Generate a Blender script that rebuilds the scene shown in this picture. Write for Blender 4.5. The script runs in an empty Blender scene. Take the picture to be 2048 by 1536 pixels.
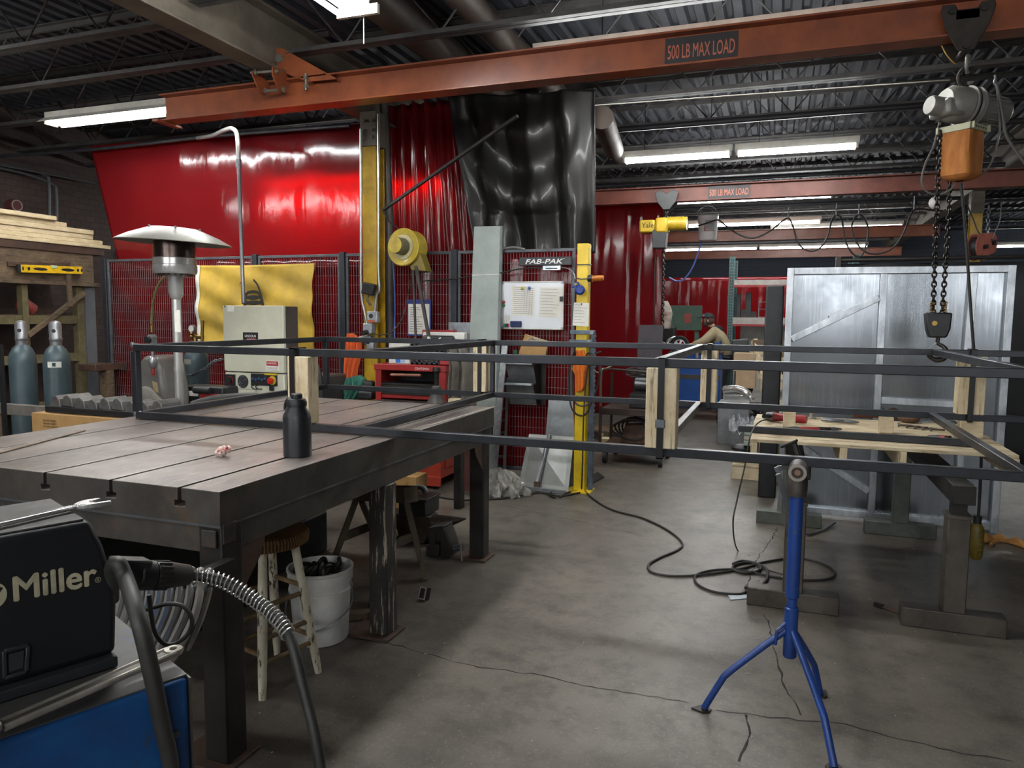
import bpy, math, random
from mathutils import Vector, Matrix
V = Vector
random.seed(7)
SC = bpy.context.scene
COL = SC.collection

# ------------------------------------------------------------------ camera
FPX, YAW, PIT, ROL, EYE = 1461.0, math.radians(19.99), math.radians(5.26), math.radians(0.4915), 1.58
_f = V((-math.sin(YAW)*math.cos(PIT), math.cos(YAW)*math.cos(PIT), -math.sin(PIT)))
_r = V((math.cos(YAW), math.sin(YAW), 0))
_u = _r.cross(_f)
_c, _s = math.cos(ROL), math.sin(ROL)
CR, CU = _r*_c + _u*_s, -_r*_s + _u*_c
CP = V((0, 0, EYE))
cam = bpy.data.cameras.new('camera'); cam_o = bpy.data.objects.new('camera', cam); COL.objects.link(cam_o)
cam.sensor_fit = 'HORIZONTAL'; cam.sensor_width = 36.0; cam.lens = FPX/2048*36.0
cam.clip_start = 0.02; cam.clip_end = 200
cam_o.matrix_world = Matrix(((CR.x, CU.x, -_f.x, 0), (CR.y, CU.y, -_f.y, 0), (CR.z, CU.z, -_f.z, EYE), (0, 0, 0, 1)))
SC.camera = cam_o

def P(x, y, X=None, Y=None, Z=None):
    """where the sight line through a photo pixel meets a plane of the room"""
    d = CR*((x-1024)/FPX) + CU*(-(y-768)/FPX) + _f
    t = X/d.x if X is not None else Y/d.y if Y is not None else (Z-EYE)/d.z
    return CP + d*t

# ------------------------------------------------------------------ materials
def lin(c):
    c /= 255.0
    return c/12.92 if c <= 0.04045 else ((c+0.055)/1.055)**2.4
def rgb(h):
    return (lin(int(h[0:2], 16)), lin(int(h[2:4], 16)), lin(int(h[4:6], 16)), 1)
_MC = {}
def M(name, hx, rough=0.5, metal=0.0, var=0.25, scale=9.0, hx2=None, bump=0.0, coat=0.0, stretch=(1, 1, 1), contrast=(0.35, 0.65), rvar=0.1, trans=0.0):
    if name in _MC: return _MC[name]
    m = bpy.data.materials.new(name); m.use_nodes = True; _MC[name] = m
    nt = m.node_tree; N = nt.nodes; L = nt.links
    b = N['Principled BSDF']
    tc = N.new('ShaderNodeTexCoord'); mp = N.new('ShaderNodeMapping'); mp.inputs['Scale'].default_value = stretch
    L.new(tc.outputs['Object'], mp.inputs['Vector'])
    nz = N.new('ShaderNodeTexNoise'); nz.inputs['Scale'].default_value = scale; nz.inputs['Detail'].default_value = 6
    nz.inputs['Roughness'].default_value = 0.65
    L.new(mp.outputs[0], nz.inputs['Vector'])
    rp = N.new('ShaderNodeValToRGB')
    c1 = rgb(hx); c2 = rgb(hx2) if hx2 else tuple(c*(1-var) for c in c1[:3])+(1,)
    rp.color_ramp.elements[0].position = contrast[0]; rp.color_ramp.elements[1].position = contrast[1]
    rp.color_ramp.elements[0].color = c2; rp.color_ramp.elements[1].color = c1
    L.new(nz.outputs['Fac'], rp.inputs['Fac']); L.new(rp.outputs['Color'], b.inputs['Base Color'])
    mr = N.new('ShaderNodeMapRange'); mr.inputs['To Min'].default_value = min(1, rough+rvar); mr.inputs['To Max'].default_value = max(0.03, rough-rvar)
    L.new(nz.outputs['Fac'], mr.inputs['Value']); L.new(mr.outputs[0], b.inputs['Roughness'])
    b.inputs['Metallic'].default_value = metal
    if coat: b.inputs['Coat Weight'].default_value = coat; b.inputs['Coat Roughness'].default_value = 0.12
    if trans: b.inputs['Transmission Weight'].default_value = trans
    if bump:
        bp = N.new('ShaderNodeBump'); bp.inputs['Strength'].default_value = bump; bp.inputs['Distance'].default_value = 0.01
        L.new(nz.outputs['Fac'], bp.inputs['Height']); L.new(bp.outputs[0], b.inputs['Normal'])
    return m
def EM(name, hx, s):
    if name in _MC: return _MC[name]
    m = bpy.data.materials.new(name); m.use_nodes = True; _MC[name] = m
    nt = m.node_tree; b = nt.nodes['Principled BSDF']
    b.inputs['Base Color'].default_value = rgb(hx); b.inputs['Emission Color'].default_value = rgb(hx); b.inputs['Emission Strength'].default_value = s
    return m

def two_scale(name, hx, hx2, hx3, s1, s2, rough, bump=0.2, metal=0.0, stretch=(1, 1, 1), c1=(0.35, 0.65), c2=(0.55, 0.7)):
    """a base colour with wide blotches and a second finer mark colour"""
    m = M(name, hx, rough, metal, scale=s1, hx2=hx2, bump=0, contrast=c1)
    nt = m.node_tree; N = nt.nodes; L = nt.links
    b = N['Principled BSDF']; base = b.inputs['Base Color'].links[0].from_socket
    tc = [n for n in N if n.type == 'TEX_COORD'][0]
    mp = N.new('ShaderNodeMapping'); mp.inputs['Scale'].default_value = stretch; L.new(tc.outputs['Object'], mp.inputs['Vector'])
    nz = N.new('ShaderNodeTexNoise'); nz.inputs['Scale'].default_value = s2; nz.inputs['Detail'].default_value = 8; nz.inputs['Roughness'].default_value = 0.7
    L.new(mp.outputs[0], nz.inputs['Vector'])
    mr = N.new('ShaderNodeMapRange'); mr.inputs['From Min'].default_value = c2[0]; mr.inputs['From Max'].default_value = c2[1]
    L.new(nz.outputs['Fac'], mr.inputs['Value'])
    mx = N.new('ShaderNodeMix'); mx.data_type = 'RGBA'
    L.new(mr.outputs[0], mx.inputs['Factor']); L.new(base, mx.inputs[6]); mx.inputs[7].default_value = rgb(hx3)
    L.new(mx.outputs[2], b.inputs['Base Color'])
    if bump:
        bp = N.new('ShaderNodeBump'); bp.inputs['Strength'].default_value = bump; bp.inputs['Distance'].default_value = 0.004
        L.new(nz.outputs['Fac'], bp.inputs['Height']); L.new(bp.outputs[0], b.inputs['Normal'])
    return m

def pvc(name, hx, hxt, mixf, rough=0.16):
    """glossy welding-curtain vinyl that lets some light through"""
    if name in _MC: return _MC[name]
    m = bpy.data.materials.new(name); m.use_nodes = True; _MC[name] = m
    nt = m.node_tree; N = nt.nodes; L = nt.links
    b = N['Principled BSDF']; b.inputs['Base Color'].default_value = rgb(hx); b.inputs['Roughness'].default_value = rough
    b.inputs['Specular IOR Level'].default_value = 0.32; b.inputs['Coat Weight'].default_value = 0.1; b.inputs['Coat Roughness'].default_value = 0.08
    tr = N.new('ShaderNodeBsdfTranslucent'); tr.inputs['Color'].default_value = rgb(hxt)
    mx = N.new('ShaderNodeMixShader'); mx.inputs[0].default_value = mixf
    L.new(b.outputs[0], mx.inputs[1]); L.new(tr.outputs[0], mx.inputs[2])
    L.new(mx.outputs[0], N['Material Output'].inputs['Surface'])
    tc = N.new('ShaderNodeTexCoord'); nz = N.new('ShaderNodeTexNoise'); nz.inputs['Scale'].default_value = 2.6; nz.inputs['Detail'].default_value = 5
    mp = N.new('ShaderNodeMapping'); mp.inputs['Scale'].default_value = (1.6, 1.6, 0.35)
    L.new(tc.outputs['Object'], mp.inputs['Vector']); L.new(mp.outputs[0], nz.inputs['Vector'])
    bp = N.new('ShaderNodeBump'); bp.inputs['Strength'].default_value = 0.4; bp.inputs['Distance'].default_value = 0.04
    L.new(nz.outputs['Fac'], bp.inputs['Height']); L.new(bp.outputs[0], b.inputs['Normal'])
    return m

# ------------------------------------------------------------------ mesh building
ZA = V((0, 0, 1))
def basis(d):
    d = V(d).normalized(); a = ZA if abs(d.z) < 0.95 else V((0, 1, 0))
    s = a.cross(d).normalized(); return s, d.cross(s), d
class MB:
    def __init__(s): s.v = []; s.f = []; s.m = []; s.mi = 0
    def mat(s, i): s.mi = i; return s
    def add(s, vs, fs):
        o = len(s.v); s.v += [V(p) for p in vs]
        for f in fs: s.f.append([o+i for i in f]); s.m.append(s.mi)
        return s
    def box(s, x0, x1, y0, y1, z0, z1):
        return s.add([(x0,y0,z0),(x1,y0,z0),(x1,y1,z0),(x0,y1,z0),(x0,y0,z1),(x1,y0,z1),(x1,y1,z1),(x0,y1,z1)],
                     [(3,2,1,0),(4,5,6,7),(0,1,5,4),(1,2,6,5),(2,3,7,6),(3,0,4,7)])
    def obox(s, c, sz, R=None):
        c = V(c); h = V(sz)/2; R = R or Matrix.Identity(3); vs = []
        for a in ((-1,-1,-1),(1,-1,-1),(1,1,-1),(-1,1,-1),(-1,-1,1),(1,-1,1),(1,1,1),(-1,1,1)):
            vs.append(c + R @ V((a[0]*h.x, a[1]*h.y, a[2]*h.z)))
        return s.add(vs, [(3,2,1,0),(4,5,6,7),(0,1,5,4),(1,2,6,5),(2,3,7,6),(3,0,4,7)])
    def bar(s, p0, p1, w, h, up=None):
        """square-section bar from p0 to p1, w across, h along the up direction"""
        p0, p1 = V(p0), V(p1); d = (p1-p0).normalized(); up = V(up) if up else (ZA if abs(d.z) < 0.95 else V((0, 1, 0)))
        a = d.cross(up).normalized(); b = a.cross(d); a = a*(w/2); b = b*(h/2)
        vs = [p+q for p in (p0, p1) for q in (-a-b, a-b, a+b, -a+b)]
        return s.add(vs, [(3,2,1,0),(4,5,6,7),(0,1,5,4),(1,2,6,5),(2,3,7,6),(3,0,4,7)])
    def tube(s, pts, r, n=8, closed=False, caps=True):
        pts = [V(p) for p in pts]; k = len(pts); rs = r if isinstance(r, (list, tuple)) else [r]*k
        o = len(s.v); ref = None
        for i, p in enumerate(pts):
            if closed: t = pts[(i+1) % k]-pts[i-1]
            else: t = pts[min(i+1, k-1)]-pts[max(i-1, 0)]
            if t.length < 1e-9: t = V((0, 0, 1))
            t.normalize()
            if ref is None: ref = basis(t)[0]
            ref = (ref - t*ref.dot(t))
            if ref.length < 1e-6: ref = basis(t)[0]
            ref.normalize(); b = t.cross(ref)
            for j in range(n):
                a = 2*math.pi*j/n; s.v.append(p + (ref*math.cos(a)+b*math.sin(a))*rs[i])
        for i in range(k if closed else k-1):
            i2 = (i+1) % k
            for j in range(n):
                j2 = (j+1) % n; s.f.append([o+i*n+j, o+i*n+j2, o+i2*n+j2, o+i2*n+j]); s.m.append(s.mi)
        if caps and not closed:
            s.f.append([o+j for j in range(n)][::-1]); s.m.append(s.mi)
            s.f.append([o+(k-1)*n+j for j in range(n)]); s.m.append(s.mi)
        return s
    def cyl(s, p0, p1, r0, r1=None, n=20):
        return s.tube([p0, p1], [r0, r0 if r1 is None else r1], n)
    def lathe(s, prof, o, n=24, axis=ZA):
        a, b, d = basis(axis); o = V(o); i0 = len(s.v); k = len(prof)
        for r, z in prof:
            for j in range(n):
                t = 2*math.pi*j/n; s.v.append(o + d*z + (a*math.cos(t)+b*math.sin(t))*max(r, 1e-4))
        for i in range(k-1):
            for j in range(n):
                j2 = (j+1) % n; s.f.append([i0+i*n+j, i0+i*n+j2, i0+(i+1)*n+j2, i0+(i+1)*n+j]); s.m.append(s.mi)
        if k >= 4 and abs(prof[0][0]-prof[-1][0]) < 1e-6 and prof[0][0] > 1e-3:      # a ring: close the profile, leave the hole open
            for j in range(n):
                j2 = (j+1) % n; s.f.append([i0+(k-1)*n+j, i0+(k-1)*n+j2, i0+j2, i0+j]); s.m.append(s.mi)
            return s
        s.f.append([i0+j for j in range(n)][::-1]); s.m.append(s.mi)
        s.f.append([i0+(k-1)*n+j for j in range(n)]); s.m.append(s.mi)
        return s
    def prism(s, poly, vec):
        poly = [V(p) for p in poly]; vec = V(vec); n = len(poly)
        nn = V((0, 0, 0))
        for i in range(n): nn += poly[i].cross(poly[(i+1) % n])
        if nn.dot(vec) > 0: poly = poly[::-1]
        vs = poly + [p+vec for p in poly]
        fs = [list(range(n)), [n+i for i in range(n)][::-1]] + [[i, i+n, (i+1) % n+n, (i+1) % n] for i in range(n)]
        return s.add(vs, fs)
    def grid(s, fn, nu, nv, flip=False):
        o = len(s.v)
        for j in range(nv+1):
            for i in range(nu+1): s.v.append(V(fn(i/nu, j/nv)))
        for j in range(nv):
            for i in range(nu):
                a = o+j*(nu+1)+i; q = [a, a+1, a+nu+2, a+nu+1]
                s.f.append(q[::-1] if flip else q); s.m.append(s.mi)
        return s
    def ball(s, c, r, n=14, sc=(1, 1, 1)):
        c = V(c); k = n//2
        def fn(u, v):
            t = 2*math.pi*u; p = math.pi*(v-0.5)
            return c + V((math.cos(t)*math.cos(p)*r*sc[0], math.sin(t)*math.cos(p)*r*sc[1], math.sin(p)*r*sc[2]))
        return s.grid(fn, n, k)
    def text(s, txt, o, xd, yd, size, ext=0.0015, offset=0.0, width=None, shear=0.0):
        """lettering lying on a surface: o is the lower-left corner, xd the reading direction"""
        cu = bpy.data.curves.new('lettering', 'FONT'); cu.body = txt; cu.size = 1.0; cu.extrude = 0.0; cu.shear = shear
        cu.resolution_u = 3
        ob = bpy.data.objects.new('lettering', cu); me = ob.to_mesh()
        xs = [v.co.x for v in me.vertices]; ys = [v.co.y for v in me.vertices]
        x0, x1, y0 = min(xs), max(xs), min(ys)
        xd, yd = V(xd).normalized(), V(yd).normalized(); nd = xd.cross(yd)
        kx = (width/(x1-x0)) if width else size
        fs = [list(p.vertices) for p in me.polygons]
        # heavier lettering: the strokes are widened by laying copies side by side
        for i, (ax, ay) in enumerate([(0, 0)] if not offset else [(0, 0), (1, 0), (-1, 0), (0, 1), (0, -1)]):
            s.add([V(o) + xd*((v.co.x-x0+ax*offset)*kx) + yd*((v.co.y+ay*offset*0.8)*size) + nd*(ext+i*0.00012) for v in me.vertices], fs)
        ob.to_mesh_clear(); bpy.data.objects.remove(ob); bpy.data.curves.remove(cu)
        return s
    def build(s, name, mats, parent=None, bevel=0, solid=0, sub=0, flat=False, world=True, angle=35, seg=2):
        me = bpy.data.meshes.new(name); o = bpy.data.objects.new(name, me); COL.objects.link(o)
        vs = s.v
        if parent is not None:
            o.parent = parent
            if world:
                mw = Matrix.Identity(4); q = parent
                while q: mw = q.matrix_basis @ mw; q = q.parent
                inv = mw.inverted(); vs = [inv @ p for p in vs]
        elif world:
            lo = V((min(p.x for p in vs), min(p.y for p in vs), min(p.z for p in vs))); hi = V((max(p.x for p in vs), max(p.y for p in vs), 0))
            c = V(((lo.x+hi.x)/2, (lo.y+hi.y)/2, lo.z)); o.location = c; vs = [p-c for p in vs]
        me.from_pydata([tuple(p) for p in vs], [], s.f)
        for m in (mats if isinstance(mats, (list, tuple)) else [mats]): me.materials.append(m)
        me.polygons.foreach_set('material_index', s.m)
        if not flat:
            me.polygons.foreach_set('use_smooth', [True]*len(me.polygons)); me.set_sharp_from_angle(angle=math.radians(angle))
        me.update()
        if solid: md = o.modifiers.new('thickness', 'SOLIDIFY'); md.thickness = solid; md.offset = 0
        if bevel:
            md = o.modifiers.new('edge', 'BEVEL'); md.width = bevel; md.segments = seg; md.limit_method = 'ANGLE'; md.angle_limit = math.radians(40)
        if sub: md = o.modifiers.new('soft', 'SUBSURF'); md.levels = sub; md.render_levels = sub
        return o
def tag(o, label=None, cat=None, group=None, kind=None):
    if label: o['label'] = label
    if cat: o['category'] = cat
    if group: o['group'] = group
    if kind: o['kind'] = kind
    return o
def T(name, label, cat, loc=(0, 0, 0), group=None, rz=0.0):
    o = bpy.data.objects.new(name, None); COL.objects.link(o); o.location = loc; o.rotation_euler = (0, 0, rz); o.empty_display_size = 0.05
    return tag(o, label, cat, group)
def struct(o): o['kind'] = 'structure'; return o
def copy_tree(o, parent=None):
    c = o.copy(); COL.objects.link(c)
    if parent is not None: c.parent = parent
    for ch in list(o.children): copy_tree(ch, c)
    return c
def dup(o, loc, label, group=None, rz=None):
    c = copy_tree(o); c.location = loc
    if rz is not None: c.rotation_euler = (0, 0, rz)
    c['label'] = label
    if group: c['group'] = group
    return c
def arc(c, r, a0, a1, n, ax, ay):
    c, ax, ay = V(c), V(ax), V(ay)
    return [c + ax*(r*math.cos(math.radians(a0+(a1-a0)*i/n))) + ay*(r*math.sin(math.radians(a0+(a1-a0)*i/n))) for i in range(n+1)]
def smooth(pts, n=6):
    """Catmull-Rom through the points"""
    pts = [V(p) for p in pts]; out = []
    for i in range(len(pts)-1):
        p0, p1, p2, p3 = pts[max(i-1, 0)], pts[i], pts[i+1], pts[min(i+2, len(pts)-1)]
        for k in range(n):
            t = k/n
            out.append(0.5*((2*p1)+(p2-p0)*t+(2*p0-5*p1+4*p2-p3)*t*t+(3*p1-p0-3*p2+p3)*t**3))
    out.append(pts[-1]); return out
def rotz(a): return Matrix.Rotation(math.radians(a), 3, 'Z')
def rotx(a): return Matrix.Rotation(math.radians(a), 3, 'X')
def roty(a): return Matrix.Rotation(math.radians(a), 3, 'Y')

# ------------------------------------------------------------------ shared materials
black_steel = M('black_mill_steel', '3e4045', 0.34, 0.6, scale=6, hx2='2f3134', bump=0.05, stretch=(1, 1, 1))
dark_steel = M('dark_oily_steel', '3a3734', 0.45, 0.5, scale=5, hx2='232120', bump=0.1)
grey_steel = M('grey_steel', '84878a', 0.42, 0.8, scale=7, hx2='62656a')
green_steel = M('grey_green_painted_steel', '5c605a', 0.5, 0.25, scale=8, hx2='44463f', bump=0.1)
alu = M('bright_aluminium', 'c3c8cc', 0.36, 0.85, scale=14, hx2='9ba1a8', stretch=(1, 1, 0.4))
chrome = M('polished_chrome', 'd6d5d2', 0.2, 0.75, scale=10, hx2='b8b7b4', rvar=0.06)
galv = M('galvanised_steel', 'a9aeb0', 0.45, 0.6, scale=25, hx2='8d9296')
black_plastic = M('black_plastic', '202124', 0.45, 0, scale=20, hx2='17181a')
black_rubber = M('black_rubber', '26272a', 0.55, 0, scale=14, hx2='1b1b1d')
cable_black = M('cable_rubber', '2a2826', 0.6, 0, scale=10, hx2='1c1b1a')
white_enamel = M('white_enamel', 'd8d8d2', 0.4, 0, scale=6, hx2='b9b8b0')
paper = M('white_paper', 'dcdad2', 0.8, 0, scale=6, hx2='cfcdc4')
ink = M('dark_ink', '2a2a2e', 0.7)
white_ink = M('white_print', 'dedede', 0.6, var=0.05)
yellow_paint = M('yellow_paint', 'd8b41c', 0.42, 0, scale=7, hx2='a8871a', bump=0.08)
orange_paint = M('orange_beam_paint', '94502f', 0.36, 0, scale=4, hx2='783d26', bump=0.06)
rust_brown = M('rusty_brown_steel', '5a4336', 0.6, 0.2, scale=9, hx2='3c2d26', bump=0.15)
red_paint = M('red_paint', '9c2426', 0.4, 0, scale=6, hx2='7c1b1e')
blue_paint = M('blue_paint', '1c4f9a', 0.4, 0, scale=8, hx2='153c78')
lumber = two_scale('pale_lumber', 'd6c7a8', 'bcaa88', '6a4e32', 7, 11, 0.7, 0.4, stretch=(7, 7, 0.5), c2=(0.52, 0.68))
lumber_x = two_scale('pale_lumber_along', 'd2c3a4', 'b5a283', '634a2f', 6, 10, 0.7, 0.4, stretch=(0.5, 8, 8), c2=(0.52, 0.7))
old_wood = two_scale('old_grey_wood', '6e5c46', '4e4032', '2e251d', 5, 8, 0.75, 0.4, stretch=(6, 1, 6), c2=(0.5, 0.68))
lumber_y = two_scale('pale_lumber_lengthwise', 'd2c4a4', 'b9a682', '7a6448', 6, 10, 0.7, 0.3, stretch=(8, 0.5, 8), c2=(0.55, 0.75))
brass = M('brass', 'a88a4a', 0.35, 0.9, scale=12, hx2='80683a')
# ================================================================== the room
concrete = two_scale('worn_concrete', '6c655b', '4d463f', '39332d', 1.1, 7.0, 0.45, 0.3, c1=(0.32, 0.68), c2=(0.46, 0.74))
def _floor_detail(m):
    nt = m.node_tree; N = nt.nodes; L = nt.links; b = N['Principled BSDF']
    base = b.inputs['Base Color'].links[0].from_socket
    tc = [n for n in N if n.type == 'TEX_COORD'][0]
    nz = N.new('ShaderNodeTexNoise'); nz.inputs['Scale'].default_value = 70; nz.inputs['Detail'].default_value = 6; nz.inputs['Roughness'].default_value = 0.8
    L.new(tc.outputs['Object'], nz.inputs['Vector'])
    mr = N.new('ShaderNodeMapRange'); mr.inputs['From Min'].default_value = 0.56; mr.inputs['From Max'].default_value = 0.84
    L.new(nz.outputs['Fac'], mr.inputs['Value'])
    mx = N.new('ShaderNodeMix'); mx.data_type = 'RGBA'; L.new(mr.outputs[0], mx.inputs['Factor']); L.new(base, mx.inputs[6]); mx.inputs[7].default_value = rgb('a8a49a')
    L.new(mx.outputs[2], b.inputs['Base Color'])
_floor_detail(concrete)
FX0, FX1, FY0, FY1, CZ = -9.6, 9.0, -6.0, 24.0, 4.25
mb = MB(); mb.box(FX0, FX1, FY0, FY1, -0.1, 0.0); floor = struct(mb.build('floor', concrete))
crack_mat = M('crack_grit', '2a2724', 0.9, 0, scale=40)
def crack(pix, w):
    pts = [P(x, y, Z=0) for x, y in pix]; out = []
    for a, b in zip(pts, pts[1:]):
        n = max(2, int((b-a).length/0.035))
        for i in range(n):
            q = a.lerp(b, i/n); out.append(q + V((random.uniform(-1, 1), random.uniform(-1, 1), 0))*0.009)
    mb = MB(); vs = []; fs = []
    for i, q in enumerate(out):
        d = (out[min(i+1, len(out)-1)]-out[max(i-1, 0)]).normalized(); s = V((-d.y, d.x, 0))*w*random.uniform(0.25, 1.0)
        vs += [V((q.x, q.y, 0.0008))-s, V((q.x, q.y, 0.0008))+s]
        if i: k = 2*i; fs.append((k-2, k-1, k+1, k)) 
    mb.add(vs, [f[::-1] for f in fs]); o = mb.build('crack', crack_mat, floor, flat=True); return o
crack([(700,1275),(790,1290),(880,1315),(960,1335),(1080,1350),(1180,1375),(1300,1392),(1400,1410)], 0.005)
crack([(1430,1420),(1520,1432),(1600,1440),(1700,1450),(1800,1480),(1900,1500),(2048,1530)], 0.005)
crack([(1555,1055),(1540,1085),(1520,1110),(1500,1150),(1490,1190)], 0.005)
crack([(1530,1230),(1545,1280),(1560,1330),(1570,1380),(1610,1440)], 0.006)
crack([(1495,1430),(1505,1465),(1480,1510),(1478,1536)], 0.006)
crack([(1000,1010),(1100,1030),(1300,1075)], 0.003)

random.seed(11); spk = MB()
for k in range(260):
    q = V((random.uniform(-2.2, 1.6), random.uniform(1.8, 7.5), 0.001)); r_ = random.uniform(0.0015, 0.005); spk.obox(q+V((0, 0, r_*0.3)), (r_*2.2, r_, r_*0.6), rotz(random.uniform(0, 180)))
tag(spk.build('floor_debris', M('debris_pale', 'a8a49a', 0.7)), 'pale specks of grit scattered over the concrete floor', 'debris', kind='stuff')
deck_mat = M('dusty_grey_roof_deck', '3f424b', 0.7, 0.1, scale=1.5, hx2='2f3238', bump=0.05)
mb = MB(); prof = []; x = FX0; w = 0.16
while x < FX1:
    prof += [(x, 0), (x+0.075, 0), (x+0.095, 0.045), (x+0.14, 0.045)]; x += w
vs = []; fs = []
for (px, pz) in prof: vs += [V((px, FY0, CZ+pz)), V((px, FY1, CZ+pz))]
for i in range(len(prof)-1): fs.append((2*i, 2*i+1, 2*i+3, 2*i+2))
mb.add(vs, fs); mb.box(FX0, FX1, FY0, FY1, CZ+0.06, CZ+0.1)
struct(mb.build('ceiling', deck_mat, angle=20))

def brick(name, c1, c2, mortar, sc):
    m = bpy.data.materials.new(name); m.use_nodes = True; nt = m.node_tree; N = nt.nodes; L = nt.links; b = N['Principled BSDF']
    tc = N.new('ShaderNodeTexCoord'); sx = N.new('ShaderNodeSeparateXYZ'); ad = N.new('ShaderNodeMath'); ad.operation = 'ADD'; cb = N.new('ShaderNodeCombineXYZ')
    L.new(tc.outputs['Object'], sx.inputs[0]); L.new(sx.outputs[0], ad.inputs[0]); L.new(sx.outputs[1], ad.inputs[1]); L.new(ad.outputs[0], cb.inputs[0]); L.new(sx.outputs[2], cb.inputs[1])
    br = N.new('ShaderNodeTexBrick'); br.inputs['Color1'].default_value = rgb(c1); br.inputs['Color2'].default_value = rgb(c2); br.inputs['Mortar'].default_value = rgb(mortar)
    br.inputs['Scale'].default_value = sc; br.inputs['Mortar Size'].default_value = 0.012
    L.new(cb.outputs[0], br.inputs['Vector']); L.new(br.outputs['Color'], b.inputs['Base Color']); b.inputs['Roughness'].default_value = 0.8
    return m
brick_m = brick('dark_painted_brick', '4a3c36', '42342f', '302826', 3.0)
block_m = brick('dark_blue_block', '2e3440', '2a303a', '20242c', 2.2)
struct(MB().box(FX0-0.2, FX0, FY0, FY1, 0, CZ+0.06).build('wall_left', brick_m))
struct(MB().box(FX0-0.2, FX1+0.2, FY1, FY1+0.2, 0, CZ+0.06).build('wall_back', block_m))
struct(MB().box(FX1, FX1+0.2, FY0, FY1, 0, CZ+0.06).build('wall_right', block_m))
# wall behind the camera with two daylit windows (they mirror in the vinyl)
mb = MB()
WIN = [(-6.6, -5.3), (-3.9, -2.6), (0.6, 1.9), (4.0, 5.3)]
xs = FX0-0.2
for a, b in WIN: mb.box(xs, a, FY0-0.2, FY0, 0, CZ); mb.box(a, b, FY0-0.2, FY0, 0, 1.9); mb.box(a, b, FY0-0.2, FY0, 3.5, CZ); xs = b
mb.box(xs, FX1+0.2, FY0-0.2, FY0, 0, CZ)
struct(mb.build('wall_front', brick_m))
day = EM('daylight_pane', 'f0f2f4', 6.0)
for i, (a, b) in enumerate(WIN):
    fr = MB().box(a, b, FY0-0.1, FY0-0.04, 1.9, 1.96).box(a, b, FY0-0.1, FY0-0.04, 3.44, 3.5).box(a, a+0.06, FY0-0.1, FY0-0.04, 1.96, 3.44).box(b-0.06, b, FY0-0.1, FY0-0.04, 1.96, 3.44).box((a+b)/2-0.03, (a+b)/2+0.03, FY0-0.1, FY0-0.04, 1.96, 3.44)
    fo = struct(fr.build('window_%d' % (i+1), dark_steel)); MB().box(a+0.06, b-0.06, FY0-0.085, FY0-0.075, 1.96, 3.44).build('pane', day, fo)

# ------------------------------------------------------------------ roof steel
girder_m = M('dusty_beige_girder', '6c6458', 0.6, 0.1, scale=3, hx2='564f46', bump=0.05)
def ibeam(mb, p0, p1, w, h, tf, tw):
    """I section, p0-p1 is the middle of the bottom face"""
    p0, p1 = V(p0), V(p1)
    mb.bar(p0+ZA*tf/2, p1+ZA*tf/2, w, tf); mb.bar(p0+ZA*(h-tf/2), p1+ZA*(h-tf/2), w, tf); mb.bar(p0+ZA*h/2, p1+ZA*h/2, tw, h-2*tf)
    return mb
GX, GX2 = -3.97, 2.78
for gx, lb in ((GX, 'long beige roof girder over the yellow column with a gauge hanger clamped on'), (GX2, 'brown roof girder above the red hose reels on the right')):
    tag(ibeam(MB(), (gx, -5.9, 3.55), (gx, 23.9, 3.55), 0.2, 0.46, 0.022, 0.014).build('roof_girder', girder_m, bevel=0.004), lb, 'roof beam')
joist_m = M('dusty_joist_steel', '4c4a49', 0.65, 0.2, scale=5, hx2='363433')
def joist(x0, x1, label, group):
    t = T('roof_joist', label, 'joist', ((x0+x1)/2, 0, 3.7), group)
    hx = (x1-x0)/2
    b = MB()
    for s in (-1, 1): b.bar((-hx, s*0.03, 0.004), (hx, s*0.03, 0.004), 0.05, 0.008).bar((-hx, s*0.009, 0.028), (hx, s*0.009, 0.028), 0.007, 0.045)
    b.build('bottom_chord', joist_m, t, world=False)
    c = MB()
    for s in (-1, 1): c.bar((-hx, s*0.03, 0.535), (hx, s*0.03, 0.535), 0.05, 0.008).bar((-hx, s*0.009, 0.51), (hx, s*0.009, 0.51), 0.007, 0.045)
    c.build('top_chord', joist_m, t, world=False)
    w = MB(); n = int((x1-x0)/0.42); st = (x1-x0-0.2)/n
    pts = [(-hx+0.1+i*st, 0, 0.03 if i % 2 else 0.51) for i in range(n+1)]
    w.tube(pts, 0.011, 6); w.build('web', joist_m, t, world=False)
    return t
JR = joist(GX+0.1, GX2-0.1, 'open web steel roof joist under the corrugated deck', 'roof joists of the middle bay')
ys = [-3.2, -2.1, -1.05, 0, 1.05, 2.1, 3.12, 4.17, 5.22, 6.25, 7.3, 8.4, 9.45, 10.5, 11.55, 12.6, 13.65, 14.7, 15.75, 16.8, 17.85, 18.9, 19.95, 21.0, 22.0]
JR.location.y = ys[0]
for y in ys[1:]: dup(JR, (JR.location.x, y, 3.7), JR['label'])
JL = joist(FX0+0.02, GX-0.1, 'open web roof joist left of the beige girder', 'roof joists of the left bay')
yl = [-3.0, -2.0, -0.9, 0.2, 1.3, 2.4, 3.5, 4.4, 5.16, 6.1, 7.1, 8.1, 9.1, 10.1, 11.2, 12.3]
JL.location.y = yl[0]
for y in yl[1:]: dup(JL, (JL.location.x, y, 3.7), JL['label'])
JX = joist(GX2+0.1, FX1-0.02, 'open web roof joist right of the brown girder', 'roof joists of the right bay')
JX.location.y = 5.0
for y in (6.5, 8, 9.5, 11, 12.5, 14, 15.5, 17, 18.5, 20): dup(JX, (JX.location.x, y, 3.7), JX['label'])

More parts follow.
